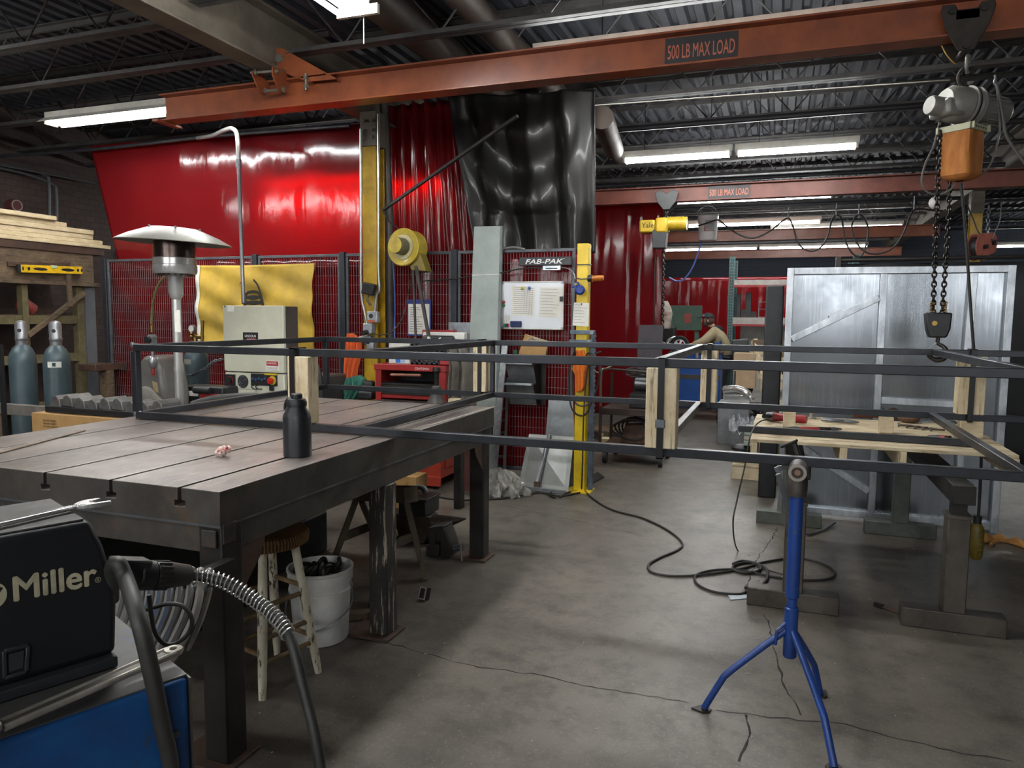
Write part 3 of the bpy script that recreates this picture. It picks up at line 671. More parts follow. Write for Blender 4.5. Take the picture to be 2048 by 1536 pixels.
# pilaster and wall conduits, round sign
struct(MB().box(-8.45, -8.2, 7.5, 7.8, 0, 3.3).build('trim_1', M('pale_block', '6f6a68', 0.8, scale=5, hx2='565250')))
cond = M('conduit_grey', '6d6e72', 0.4, 0.5, scale=6)
for i, (x_, y_) in enumerate(((98, 352), (113, 392))):
    pts = [P(-60, 318+i*8, X=-9.5), P(40, 335+i*10, X=-9.5), P(x_-10, 350+i*18, X=-9.5), P(x_, 365+i*22, X=-9.5), P(x_, 470, X=-9.5)]
    tag(MB().tube(smooth(pts, 5), 0.018, 8).build('wall_conduit', cond), ('upper' if not i else 'lower')+' bent conduit running down the dark brick wall', 'conduit')
tag(MB().tube([P(0, 330, X=-9.45), P(190, 366, X=-9.45)], 0.014, 8).build('wall_pipe', cond), 'thin straight pipe sloping above the bent conduits on brick', 'pipe')
c = P(34, 411, X=-9.4)
t = T('round_sign', 'small round red and grey emblem sign on the brick wall', 'sign', c)
MB().cyl(c+V((-0.1, 0, 0)), c+V((0.0, 0, 0)), 0.085, n=24).build('disc', M('sign_maroon', '5a2a2a', 0.5), t)
MB().lathe([(0.06, 0.001), (0.072, 0.001), (0.072, 0.006), (0.06, 0.006)], c, 24, (1, 0, 0)).build('ring', M('sign_pale', 'a89a90', 0.5), t)
# --- gas cylinders
cyl_m = M('cylinder_grey_green', '4a5a60', 0.38, 0.1, scale=4, hx2='3b494e', bump=0.03)
cap_m = M('silver_cap', 'a2a3a6', 0.35, 0.7, scale=10, hx2='808286')
def gas(x, y, label, cap=True, h=1.24, r=0.116):
    t = T('gas_cylinder', label, 'gas cylinder', (x, y, 0), 'gas cylinders')
    MB().lathe([(0.09, 0), (r, 0.02), (r, h-0.12), (r*0.93, h-0.06), (r*0.7, h), (r*0.45, h+0.03), (0.04, h+0.05), (0.04, h+0.07)], (x, y, 0), 28).build('body', cyl_m, t)
    MB().lathe([(0.05, h+0.03), (0.052, h+0.08)], (x, y, 0), 18).build('neck_ring', cap_m, t)
    if cap:
        MB().lathe([(0.042, h+0.06), (0.054, h+0.075), (0.057, h+0.1), (0.052, h+0.11), (0.054, h+0.22), (0.045, h+0.25), (0.02, h+0.265), (0, h+0.268)], (x, y, 0), 22).build('cap', cap_m, t)
        hd = MB(); d = V((0.6, -0.8, 0)); hd.cyl(V((x, y, h+0.17))+d*0.05, V((x, y, h+0.17))+d*0.0545, 0.018, n=10); hd.build('cap_hole', ink, t)
    return t
gas(-6.82, 4.98, 'grey green gas cylinder with silver cap, second from the photo edge')
g = gas(-6.42, 5.02, 'grey green gas cylinder with silver cap and a white label')
d = V((0.62, -0.78, 0)); q = V((-6.42, 5.02, 1.13)); s_ = V((0.78, 0.62, 0))
mb = MB().grid(lambda u, v: V((-6.42+0.1175*math.cos(-1.35+1.0*u), 5.02+0.1175*math.sin(-1.35+1.0*u), 1.07+0.055*v)), 12, 2); mb.build('label', paper, g)
mb = MB().grid(lambda u, v: V((-6.42+0.1185*math.cos(-1.0+0.25*u), 5.02+0.1185*math.sin(-1.0+0.25*u), 1.08+0.035*v)), 6, 2); mb.build('label_mark', M('label_teal', '1d4c50', 0.6), g)
gas(-7.12, 4.86, 'gas cylinder without visible cap cut by the photo edge', cap=False, h=1.18)
r_ = gas(-5.3, 5.6, 'grey green gas cylinder with regulator between heater and beige cabinet', cap=False)
q = V((-5.3, 5.6, 1.3))
MB().cyl(q, q+V((0, 0, 0.09)), 0.022, n=12).cyl(q+V((-0.05, 0, 0.06)), q+V((0.09, 0, 0.06)), 0.02, n=12).build('valve', brass, r_)
MB().cyl(q+V((0.02, -0.04, 0.14)), q+V((0.02, -0.07, 0.14)), 0.036, n=20).build('gauge', cap_m, r_); MB().cyl(q+V((0.02, -0.07, 0.14)), q+V((0.02, -0.074, 0.14)), 0.03, n=20).build('dial', paper, r_)
MB().cyl(q+V((0.1, -0.02, 0.02)), q+V((0.115, -0.02, 0.22)), 0.014, n=12).build('flow_tube', brass, r_); MB().cyl(q+V((0, 0, 0.05)), q+V((0, -0.05, 0.1)), 0.014, n=8).build('regulator', brass, r_)
mb = MB().grid(lambda u, v: V((-5.3+0.118*math.cos(-1.9+0.7*u), 5.6+0.118*math.sin(-1.9+0.7*u), 1.1+0.05*v)), 8, 2); mb.build('label', M('aged_label', '8c8c84', 0.7), r_)
# safety chain looping round that cylinder
def chain(path, name, label, cat, m, link=0.04, r=0.005, parent=None):
    L_ = 0; mb = MB(); pts = path; segs = []
    tot = sum((b-a).length for a, b in zip(pts, pts[1:])); n = max(2, int(tot/(link*0.72)))
    def along(s):
        for a, b in zip(pts, pts[1:]):
            l = (b-a).length
            if s <= l or b is pts[-1]: return a+(b-a)*(min(s, l)/l), (b-a).normalized()
            s -= l
    for i in range(n):
        c, d = along(tot*(i+0.5)/n); s1, s2, _ = basis(d); ax = s1 if i % 2 else s2
        ring = []
        for k in range(10):
            an = 6.283*k/10; ring.append(c + d*(math.cos(an)*link*0.5) + ax*(math.sin(an)*link*0.3))
        mb.tube(ring, r, 5, closed=True)
    o = mb.build(name, m, parent)
    if label: tag(o, label, cat)
    return o
chain([P(367, 752, Y=5.42), P(385, 750, Y=5.42), P(410, 737, Y=5.42), P(428, 722, Y=5.42), P(447, 718, Y=5.42)], 'safety_chain', 'steel chain sagging round the cylinder to the beige cabinet', 'chain', grey_steel, 0.035, 0.005)
tag(MB().ball((-8.06, 5.93, 1.66), 0.085, 16, (1, 1, 1.1)).cyl((-8.06, 5.93, 1.66), (-8.06, 6.02, 1.6), 0.084, n=18).build('red_cylinder_cap', M('faded_red', '8a3a36', 0.5, scale=8, hx2='6a2a28')), 'faded red domed cap leaning in the rack above the cylinders', 'cap')
q = P(7, 800, Y=4.3); tag(MB().bar((q.x, 4.3, 0.0), (q.x, 4.3, P(7, 690, Y=4.3).z), 0.03, 0.03).build('black_rod', black_plastic), 'thin black upright bar before the cylinders', 'bar')
# --- patio heater
hx, hy = -4.368, 4.43
t = T('patio_heater', 'stainless patio heater with a wide round hood', 'heater', (hx, hy, 0))
steel_s = M('stainless_steel', 'c8c7c4', 0.26, 0.6, scale=3, hx2='aeadaa', stretch=(1, 1, 0.5), rvar=0.03)
hot = M('heat_stained_steel', '6e6058', 0.28, 0.9, scale=5, hx2='4a3f3c')
MB().lathe([(0.033, 0.1), (0.033, 1.7)], (hx, hy, 0), 20).build('pole', steel_s, t)
MB().lathe([(0.036, 1.14), (0.036, 1.17)], (hx, hy, 0), 20).build('pole_joint', steel_s, t)
MB().lathe([(0.2, 0), (0.21, 0.02), (0.21, 0.08), (0.17, 0.45), (0.05, 0.5)], (hx, hy, 0), 28).build('base', M('heater_base', '50524f', 0.4, 0.6), t)
MB().lathe([(0.034, 1.69), (0.046, 1.71), (0.055, 1.74), (0.056, 1.86), (0.058, 1.87)], (hx, hy, 0), 22).build('collar', steel_s, t)
MB().lathe([(0.06, 1.865), (0.15, 1.885), (0.158, 1.9), (0.158, 1.95), (0.153, 1.955), (0.153, 2.0), (0.158, 2.005)], (hx, hy, 0), 32).build('burner_bowl', steel_s, t)
MB().lathe([(0.15, 2.0), (0.15, 2.13)], (hx, hy, 0), 32).build('emitter_screen', hot, t)
sl = MB()
for k in range(16):
    a2 = 6.283*k/16; sl.obox((hx+0.11*math.cos(a2), hy+0.11*math.sin(a2), 1.874), (0.05, 0.012, 0.004), rotz(math.degrees(a2)))
sl.build('vent_slot', ink, t)
hood = MB(); Rm = roty(3.0)
prof = [(0.0, 0.075), (0.17, 0.07), (0.21, 0.055), (0.32, 0.012), (0.4, -0.03), (0.415, -0.04), (0.412, -0.044), (0.32, 0.0), (0.2, 0.04), (0.0, 0.05)]
tmp = MB().lathe(prof, (0, 0, 0), 40); hood.add([V((hx, hy, 2.16))+Rm @ p for p in tmp.v], tmp.f); hood.build('reflector_hood', M('hood_pale_steel', 'a9a8a0', 0.38, 0.5, scale=4, hx2='8c8b84'), t)
for k in range(6):
    a2 = 6.283*k/6+0.3; hd_ = V((hx, hy, 2.16))+Rm @ V((0.2*math.cos(a2), 0.2*math.sin(a2), 0.058)); MB().cyl(hd_, hd_+V((0, 0, 0.018)), 0.008, n=6).build('hood_screw', grey_steel, t)
MB().grid(lambda u, v: V((hx+0.0345*math.cos(-1.3+1.3*u), hy+0.0345*math.sin(-1.3+1.3*u), 1.44+0.17*v)), 8, 2).build('label', paper, t)
# hose and valve hanging behind it
hose_g = M('olive_hose', '7c7f4c', 0.5, scale=8, hx2='62653c')
tag(MB().tube(smooth([P(338, 548, Y=4.6), P(325, 558, Y=4.65), P(312, 580, Y=4.7), P(305, 610, Y=4.72), P(303, 648, Y=4.72)], 6), 0.009, 8).build('gas_hose', hose_g), 'olive gas hose curving down from the heater burner', 'hose')
t = T('gas_regulator', 'grey gas regulator with black knob below the olive hose', 'regulator', P(305, 715, Y=4.72))
q = P(303, 650, Y=4.72)
MB().cyl(q, q-V((0, 0, 0.06)), 0.012, n=10).build('fitting', brass, t)
MB().lathe([(0.03, 0), (0.04, 0.02), (0.04, 0.1), (0.025, 0.12)], q-V((0, 0, 0.2)), 16).build('body', cap_m, t)
MB().cyl(q+V((0.01, -0.04, -0.12)), q+V((0.01, -0.07, -0.12)), 0.028, n=10).build('knob', black_plastic, t)
MB().cyl(q-V((0, 0, 0.2)), q-V((0, 0, 0.26)), 0.014, n=10).lathe([(0.02, 0), (0.034, 0.02), (0.034, 0.08), (0.02, 0.1)], q-V((0, 0, 0.36)), 14).build('outlet', cap_m, t)
MB().cyl(q-V((0, 0, 0.36)), q-V((0, 0, 0.42)), 0.014, n=10).build('red_fitting', red_paint, t)
# propane tank shroud with grey hood (moulded grey cover)
gp = M('grey_moulded_plastic', '6f6c68', 0.3, 0, scale=4, hx2='5b5956')
c = P(315, 800, Y=4.95)
t = T('tank_cover', 'grey moulded plastic cover with a caution label behind the frame corner', 'cover', (c.x, c.y, 0))
pf = [(-0.19, 0.0), (-0.17, 0.55), (-0.155, 0.98), (-0.13, 1.15), (-0.06, 1.235), (0.06, 1.235), (0.13, 1.16), (0.17, 0.98), (0.19, 0.0)]
MB().prism([(c.x+a, 4.86, z-0.02 if z > 0.1 else z) for a, z in pf], (0, 0.3, 0)).build('shell', gp, t, bevel=0.04, seg=4)
MB().prism([(c.x+0.045, 4.853, 1.0), (c.x+0.1, 4.853, 0.985), (c.x+0.115, 4.853, 0.9), (c.x+0.065, 4.853, 0.905)], (0, 0.004, 0)).build('caution_label', M('label_tan', 'a8906c', 0.6, scale=30), t)
# --- carton, grey castings, tarp and dark hardware beyond the table
carton = M('cardboard', 'b08a58', 0.75, 0, scale=5, hx2='977447')
t = T('cardboard_carton', 'tall brown cardboard carton with handling print behind the table', 'carton', (-5.05, 4.2, 0))
MB().box(-5.55, -4.66, 4.1, 4.5, 0, 0.79).build('box', carton, t, bevel=0.004)
l_ = MB()
for i, s in enumerate(('DO NOT REUSE', 'FOR AIR CARGO', 'NO TAPE SURFACE')): l_.text(s, (-5.42, 4.099, 0.75-i*0.024-0.02), (1, 0, 0), (0, 0, 1), 0.019, 0.001, 0.003)
l_.build('lettering', M('carton_print', '3a2c20', 0.7), t, flat=True); l_ = MB()
for i, s in enumerate(('DO NOT TIP', 'NO BASCULER')): l_.text(s, (-5.0, 4.099, 0.75-i*0.026-0.02), (1, 0, 0), (0, 0, 1), 0.02, 0.001, 0.003)

l_.build('lettering', M('carton_print', '3a2c20', 0.7), t, flat=True)
cast = M('dull_grey_casting', '6a6865', 0.55, 0.4, scale=9, hx2='4b4a48', bump=0.2)
t = T('chain_conveyor', 'grey segmented chain conveyor lying on the cardboard carton', 'conveyor', (-4.9, 4.25, 0.79))
for i in range(9):
    x0 = -5.42+i*0.13; zz = 0.8+0.012*math.sin(i*1.7)
    MB().prism([(x0, 4.16, zz+0.04), (x0+0.02, 4.16, zz+0.115), (x0+0.06, 4.16, zz+0.13), (x0+0.1, 4.16, zz+0.1), (x0+0.118, 4.16, zz+0.03)], (0, 0.2, 0)).build('segment', cast, t, bevel=0.006)
for ya_ in (4.14, 4.34): MB().box(-5.45, -4.25, ya_, ya_+0.04, 0.795, 0.842).build('side_rail', black_plastic, t, bevel=0.003)
tarp_m = M('grey_tarp', '6b6862', 0.7, scale=6, hx2='55524d')
c0 = V((-5.6, 4.75, 0.86))
def heap(u, v):
    e = math.sin(math.pi*u)*math.sin(math.pi*v)
    return V((-5.75+1.2*u, 4.62+0.2*v, 0.62+0.34*e**0.5*(0.75+0.25*math.sin(9*u+3*v))+0.05*math.sin(14*u)*e))
tag(MB().grid(heap, 30, 14).build('grey_tarpaulin', tarp_m, solid=0.004), 'crumpled grey tarpaulin heaped behind the carton', 'tarpaulin')
tag(MB().tube(smooth([(-4.52, 4.72, 0.82), (-4.35, 4.8, 0.87), (-4.0, 4.85, 0.9), (-3.85, 4.8, 0.86), (-3.9, 4.7, 0.72)], 6), 0.045, 12).build('exhaust_hose', black_rubber), 'thick dark flexible hose lying behind the table', 'hose')
t = T('low_barrier', 'weathered grey wooden barrier in front of the cylinders', 'barrier', (-6.4, 4.43, 0))
MB().box(-7.1, -5.6, 4.4, 4.46, 0.7, 0.79).build('rail', M('grey_board', '77716a', 0.75, scale=8, hx2='5a554f'), t, bevel=0.004)
for xx in (-7.0, -6.4, -5.7): MB().box(xx, xx+0.07, 4.41, 4.45, 0, 0.7).build('post', old_wood, t)
# red and black tool case left of the cabinet
t = T('tool_case', 'black tool case with a red lettered end beside the beige cabinet', 'tool case', (-4.95, 5.05, 0.78))
a_, b_ = P(362, 778, Y=5.2), P(446, 800, Y=5.2)
MB().box(a_.x, b_.x, 5.2, 5.42, 0.776, 0.93).build('case', black_plastic, t, bevel=0.012)
MB().box(b_.x-0.25, b_.x+0.02, 5.185, 5.2, 0.78, 0.87).build('red_panel', red_paint, t, bevel=0.003)
MB().text('POWER', (b_.x-0.18, 5.184, 0.795), (1, 0, 0), (0, 0, 1), 0.035, 0.001, 0.004).build('lettering', white_ink, t, flat=True)
MB().box(a_.x+0.08, a_.x+0.2, 5.194, 5.2, 0.84, 0.885).build('label', paper, t); MB().cyl((b_.x-0.28, 5.16, 0.9), (b_.x-0.1, 5.16, 0.9), 0.03, n=14).build('latch', black_plastic, t)
tag(MB().box(-5.65, -4.82, 5.19, 5.45, 0, 0.775).build('low_bench', dark_steel, bevel=0.01), 'low dark bench under the red and black tool case', 'bench')
# --- beige power source cabinet
beige = M('beige_enamel', 'c3c2b0', 0.42, 0, scale=2.5, hx2='b2b19e', bump=0.02)
brown = M('brown_enamel', '4a4340', 0.5, 0, scale=4, hx2='3d3735')
t = T('extraction_unit', 'tall beige and brown welding fume cabinet in front of the yellow flag', 'cabinet', (-4.45, 5.7, 0))
x0, x1, y0, y1 = -4.785, -4.125, 5.4, 5.62
MB().box(x0, x1, y0, y0+0.04, 1.06, 1.66).build('front_door', beige, t, bevel=0.006)
MB().box(x0+0.01, x1, y0, y0+0.04, 0.05, 1.05).build('front_panel', beige, t, bevel=0.006)
MB().box(x0+0.005, x1-0.003, y0+0.04, y1, 0.05, 1.655).build('body', brown, t, bevel=0.005)
yf = y0
def fpx(x, y, dy=0.0): q = P(x, y, Y=yf+dy); return q
def fbox(mb, xa, ya, xb, yb, d0=-0.006, d1=0.0): A, B = fpx(xa, yb), fpx(xb, ya); return mb.box(A.x, B.x, yf+d0, yf+d1, A.z, B.z)
lo = fbox(MB(), 487, 665, 516, 683).build('maker_plate', black_plastic, t)
q = fpx(491, 674); MB().text('LINCOLN', (q.x, yf-0.006, q.z), (1, 0, 0), (0, 0, 1), 0.03, 0.001, 0.002, width=0.12).build('lettering', white_ink, lo, flat=True)
q = fpx(495, 681); MB().box(q.x, q.x+0.1, yf-0.008, yf-0.006, q.z, q.z+0.022).build('red_bar', red_paint, lo)
MB().text('ELECTRIC', (q.x+0.006, yf-0.008, q.z+0.004), (1, 0, 0), (0, 0, 1), 0.018, 0.001, 0.001, width=0.088).build('lettering', white_ink, lo, flat=True)
dg = fbox(MB(), 533, 722, 558, 741, -0.004).build('danger_label', paper, t); fbox(MB(), 534, 723, 557, 731, -0.006, -0.004).build('red_band', M('label_red', 'b01c20', 0.5), dg)
q = fpx(536, 730); MB().text('DANGER', (q.x, yf-0.006, q.z+0.008), (1, 0, 0), (0, 0, 1), 0.028, 0.001, 0.002, width=0.1).build('lettering', white_ink, dg, flat=True)
mb = MB()
for i in range(3): q = fpx(535, 734.5+i*2.4); mb.text(('ELECTRICAL HAZARD', 'AUTHORISED ONLY', 'KEEP CLOSED')[i], (q.x, yf-0.004, q.z-0.004), (1, 0, 0), (0, 0, 1), 0.009, 0.001, 0.0, width=0.11)
mb.build('small_print', ink, dg, flat=True)
fbox(MB(), 455, 612, 468, 623, -0.003).build('inspection_label', paper, t)
sw = fbox(MB(), 451, 749, 471, 772, -0.01).build('switch_plate', black_plastic, t); q = fpx(461, 760)
MB().cyl((q.x, yf-0.01, q.z), (q.x, yf-0.035, q.z), 0.032, n=20).build('rotary_switch', black_plastic, sw); MB().lathe([(0.034, 0), (0.038, 0), (0.038, 0.002), (0.034, 0.002)], (q.x, yf-0.011, q.z), 20, (0, -1, 0)).build('red_mark', red_paint, sw)
fn = fbox(MB(), 474, 750, 502, 777, -0.006).build('fan_plate', beige, t, bevel=0.003); q = fpx(487, 763)
MB().cyl((q.x, yf-0.006, q.z), (q.x, yf-0.009, q.z), 0.06, n=28).build('fan_opening', ink, fn)
mb = MB()
for r2 in (0.02, 0.035, 0.05): mb.tube(arc((q.x, yf-0.014, q.z), r2, 0, 345, 24, (1, 0, 0), (0, 0, 1)), 0.002, 5, closed=True)
mb.bar((q.x-0.06, yf-0.014, q.z-0.03), (q.x+0.06, yf-0.014, q.z+0.03), 0.004, 0.004).build('fan_guard', grey_steel, fn)
cp = fbox(MB(), 503, 749, 555, 770, -0.008).build('control_plate', black_plastic, t, bevel=0.002)
MB().box(fpx(530, 748).x, fpx(555, 748).x, yf-0.01, yf-0.008, fpx(530, 749).z-0.003, fpx(530, 746).z).build('yellow_strip', M('strip_yellow', 'd0b030', 0.5), cp)
q = fpx(546, 761); MB().cyl((q.x, yf-0.008, q.z), (q.x, yf-0.013, q.z), 0.04, n=24).build('yellow_ring', M('strip_yellow', 'd0b030'), cp); MB().lathe([(0.018, 0), (0.018, 0.02), (0.028, 0.022), (0.028, 0.036), (0.0, 0.042)], (q.x, yf-0.012, q.z), 20, (0, -1, 0)).build('stop_button', M('stop_red', 'c4281c', 0.35), cp)
mb = MB()
for i in range(5): q = fpx(508+i*6, 757+2*(i % 2)); mb.cyl((q.x, yf-0.008, q.z), (q.x, yf-0.02, q.z), 0.01, n=10)
mb.build('knob', M('knob_blue', '3c5a86', 0.4), cp)
for i in range(2):
    a2 = fpx(509+i*8, 770); MB().tube(smooth([(a2.x, yf-0.002, a2.z), (a2.x+0.004, yf-0.045, a2.z-0.008), (a2.x+0.03, yf-0.05, a2.z-0.03), (a2.x+0.038, yf-0.002, a2.z-0.035)], 5), 0.005, 8).build('cable_hook', black_plastic, t)
fbox(MB(), 541, 771, 549, 781, -0.02).build('socket', black_plastic, t, bevel=0.003); yl_ = fbox(MB(), 453, 778, 471, 792, -0.003).build('warning_label', M('warn_yellow', 'e6d23a', 0.5), t)
mb = MB()
for i in range(5): q = fpx(455, 780.5+i*2.2); mb.box(q.x, q.x+0.07, yf-0.004, yf-0.003, q.z-0.004, q.z)
mb.build('small_print', ink, yl_)
for (xx, yy) in ((450, 613), (452, 741), (456, 796), (555, 788)): q = fpx(xx, yy); MB().cyl((q.x, yf, q.z), (q.x, yf-0.006, q.z), 0.008, n=8).build('screw', grey_steel, t)
# low brown unit with hose right of the cabinet
t = T('welder_unit', 'low brown louvred welder right of the beige cabinet', 'welder', (-3.85, 6.0, 0))
MB().box(-4.4, -3.93, 5.68, 6.1, 0.02, 1.02).build('case', brown, t, bevel=0.02)
mb = MB()
for i in range(9): mb.box(-3.93, -3.925, 5.72+i*0.035, 5.74+i*0.035, 0.72, 0.9)
mb.build('louvre', ink, t)
MB().tube(smooth([(-4.12, 5.7, 1.14), (-4.03, 5.66, 1.15), (-3.94, 5.64, 1.1), (-3.9, 5.63, 0.9), (-3.9, 5.63, 0.4)], 6), 0.022, 10).build('hose', black_rubber, t)
# --- flag on the fence
flag_m = M('yellow_flag_cloth', 'c6a338', 0.75, 0, scale=2.2, hx2='9c8136', bump=0.05)
t = T('flag', 'wrinkled yellow flag with a coiled black snake on the fence', 'flag', (-5.45, 6.6, 1.2))
fx0, fx1, fz0, fz1 = -6.2, -4.67, 1.195, 2.13
def fl(u, v):
    sag = -0.03*math.sin(math.pi*u)*(1-v)
    w_ = 0.018*math.sin(7*(u+v)+1)+0.014*math.sin(13*(u-1.4*v)+2)+0.01*math.sin(21*u+4*v)
    return V((fx0+(fx1-fx0)*u, 6.625+w_*0.9, fz1+sag*0.4-(fz1-fz0)*v))
MB().grid(lambda u, v: fl(u, v), 60, 36).build('cloth', flag_m, t, solid=0.002, angle=80)
MB().grid(lambda u, v: fl(-0.03+0.03*u, v)+V((0, -0.001, 0)), 3, 30).build('header_tape', white_enamel, t, solid=0.003)
def snake(pix, r):
    out = []
    for (x, y) in pix: q = P(x, y, Y=6.6); out.append(q)
    return smooth(out, 4)
sb = M('snake_black', '1c1a14', 0.7)
mb = MB()
mb.tube(snake([(489, 557), (497, 556), (507, 560), (515, 570), (520, 584), (525, 600), (526, 612)], 0), [0.012]*24+[0.02], 6)
for (cx, cy, rx_, ry_) in ((506, 590, 14, 7), (507, 600, 17, 7), (508, 610, 19, 6)):
    mb.tube(snake([(cx+rx_*math.cos(6.283*k/12), cy+ry_*math.sin(6.283*k/12)) for k in range(13)], 0), 0.017, 6)
sn = MB(); 
for p in mb.v: sn.v.append(V((p.x, 6.6+(p.y-6.6)*0.12, p.z)))
sn.f = mb.f; sn.m = mb.m; sn.build('snake_print', sb, t)
mb = MB(); mb.tube(snake([(480, 566), (488, 560), (494, 563), (499, 560)], 0), 0.005, 5); mb.build('tongue_print', M('faded_red', '8a3a36'), t)
# flex conduit dropping from the pipe rail to the cabinet
t = T('drop_conduit', 'grey conduit bending off the curtain pipe down to the beige cabinet', 'conduit', (-4.6, 6.1, 1.66))
pp = [P(395, 276, Y=6.7), P(425, 271, Y=6.5), P(450, 260, Y=6.3), P(464, 257, Y=6.15), P(473, 266, Y=6.05), P(476, 290, Y=6.0), P(477, 325, Y=6.0)]
MB().tube(smooth(pp, 6), 0.022, 12).build('rigid_bend', M('conduit_pale', '9a9a98', 0.35, 0.6, scale=6), t)
q0, q1 = P(477, 325, Y=6.0), P(487, 607, Y=5.8); fm = MB(); n = 150; pr = []; 
pts = [q0.lerp(q1, i/n) for i in range(n+1)]
fm.tube(pts, [0.017+0.003*(i % 2) for i in range(n+1)], 10).build('flexible_section', M('conduit_flex', '77767a', 0.4, 0.6, scale=6), t)
MB().cyl(q0+V((0, 0, 0.03)), q0-V((0, 0, 0.05)), 0.027, n=12).build('coupling', grey_steel, t)
# ================================================================== around the yellow column and the fence
# electrical gear on the column
cy0 = 6.345
def cq(x, y, Y=6.34): return P(x, y, Y=Y)
for (xs, lb) in (((722, 258, 722, 560, 737, 690), 'pale conduit down the left edge of the yellow column'), ((757, 228, 757, 540, 750, 640), 'pale conduit down the right edge of the yellow column')):
    pts = [cq(xs[0]+ (0 if i < 6 else 0), xs[1]+(xs[3]-xs[1])*i/6) for i in range(7)] + [cq(xs[2]+2, xs[3]+40), cq((xs[2]+xs[4])/2, (xs[3]+xs[5])/2), cq(xs[4], xs[5]-20), cq(xs[4], xs[5])]
    tag(MB().tube(smooth(pts, 3), 0.014, 8).build('column_conduit', M('conduit_pale', '9a9a98')), lb, 'conduit')
tag(MB().tube([cq(768, 205, 6.61), cq(778, 430, 6.61), cq(782, 760, 6.61), V((cq(782, 760, 6.61).x, 6.61, 0))], 0.045, 14).build('down_pipe', M('dark_down_pipe', '45403c', 0.5, 0.3, scale=4, hx2='322e2b')), 'dark round down pipe beside the yellow column', 'pipe')
tag(MB().bar(cq(766, 420, 6.4), cq(1035, 232, 5.9), 0.024, 0.024).build('brace_rod', M('brace_dark', '2e2a27', 0.6, 0.2)), 'long thin diagonal brace crossing the dark red curtain', 'brace')
t = T('work_light', 'black rectangular work light clamped on the yellow column', 'light', cq(736, 590, 6.3))
q = cq(738, 578, 6.3); MB().obox(q, (0.13, 0.07, 0.11), roty(12)).build('housing', black_plastic, t, bevel=0.01)
mb = MB()
for i in range(4): mb.obox(q+V((0, -0.038, -0.04+0.027*i)), (0.1, 0.006, 0.008), roty(12))
mb.build('cooling_fin', dark_steel, t); MB().tube(smooth([q-V((0, 0, 0.05)), q-V((0.01, 0.02, 0.1)), q-V((-0.02, 0, 0.16))], 4), 0.012, 8).build('cable', M('dirty_cable', '5a5040', 0.6), t)
t = T('outlet_box', 'grey outlet box with round socket on the yellow column', 'outlet box', cq(747, 640, 6.32))
q = cq(747, 634, 6.31); MB().obox(q, (0.115, 0.06, 0.11)).build('box', galv, t, bevel=0.006); MB().cyl(q-V((0.01, 0.03, -0.01)), q-V((0.01, 0.036, -0.01)), 0.022, n=18).build('socket', ink, t)
MB().box(q.x-0.045, q.x+0.03, q.y-0.033, q.y-0.03, q.z-0.05, q.z-0.03).build('voltage_label', M('volt_orange', 'b0502c', 0.5), t)
t = T('gang_box', 'metal junction boxes with plugged cords low on the yellow column', 'junction box', cq(740, 690, 6.3))
for (xx, yy, s, mm) in ((738, 657, 0.1, galv), (736, 680, 0.09, grey_steel), (743, 690, 0.08, galv)):
    q = cq(xx, yy, 6.29); MB().obox(q, (s, 0.07, s)).build('box', mm, t, bevel=0.008)
for (xx, yy) in ((733, 664), (726, 676)): q = cq(xx, yy, 6.25); MB().cyl(q, q-V((0, 0.06, 0.01)), 0.025, n=14).build('plug', black_plastic if xx > 730 else white_enamel, t)
cb = MB(); cb.tube(smooth([cq(745, 668, 6.24), cq(775, 668, 6.25), cq(800, 645, 6.3), cq(812, 610, 6.4), cq(820, 560, 6.5)], 5), 0.006, 6); tag(cb.build('looped_wire', cable_black), 'thin cord looping right from the column boxes to the fence', 'cord')
# squirrel cage blower
t = T('blower_fan', 'round yellow blower fan hung above the tool chest', 'blower', cq(812, 520, 6.3))
bl = M('blower_yellow', 'c0a83e', 0.45, 0, scale=7, hx2='9a8632', bump=0.05)
c = cq(806, 494, 6.28); ax = V((-0.12, -0.99, 0.03)).normalized()
MB().lathe([(0.0, -0.16), (0.172, -0.16), (0.172, -0.005), (0.18, 0.0), (0.172, 0.008), (0.12, -0.004), (0.0, -0.004)], c, 40, ax).build('housing', bl, t)
MB().lathe([(0.082, 0), (0.117, 0.0), (0.117, 0.006), (0.082, 0.006)], c, 32, ax).build('mount_ring', M('ring_pale', 'b9ad84', 0.5, scale=10), t)
MB().lathe([(0.08, 0.0), (0.077, 0.11), (0.07, 0.118), (0.0, 0.118)], c+V((-0.004, 0, 0.005)), 32, ax).build('motor', M('motor_grey', '6f6a52', 0.45, scale=8, hx2='57533f'), t)
MB().lathe([(0.0, 0.119), (0.074, 0.119), (0.074, 0.124), (0.0, 0.126)], c+V((-0.004, 0, 0.005)), 32, ax).build('motor_cap', bl, t)
MB().obox(c+ax*0.008+V((0.055, 0, -0.13)), (0.07, 0.003, 0.028), roty(-18)).build('maker_label', paper, t)
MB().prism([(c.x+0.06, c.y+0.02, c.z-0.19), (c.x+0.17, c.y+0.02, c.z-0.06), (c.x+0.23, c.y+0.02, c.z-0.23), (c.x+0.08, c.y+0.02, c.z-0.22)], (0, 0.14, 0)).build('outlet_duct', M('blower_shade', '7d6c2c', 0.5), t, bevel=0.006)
MB().box(c.x+0.09, c.x+0.21, c.y+0.03, c.y+0.15, c.z-0.236, c.z-0.232).build('outlet_opening', ink, t)
tag(MB().bar(cq(832, 532, 6.3), cq(860, 688, 6.2), 0.03, 0.02).build('strap_leg', M('dark_down_pipe', '45403c')), 'dark flat bar slanting down from the blower to the chest', 'bar')
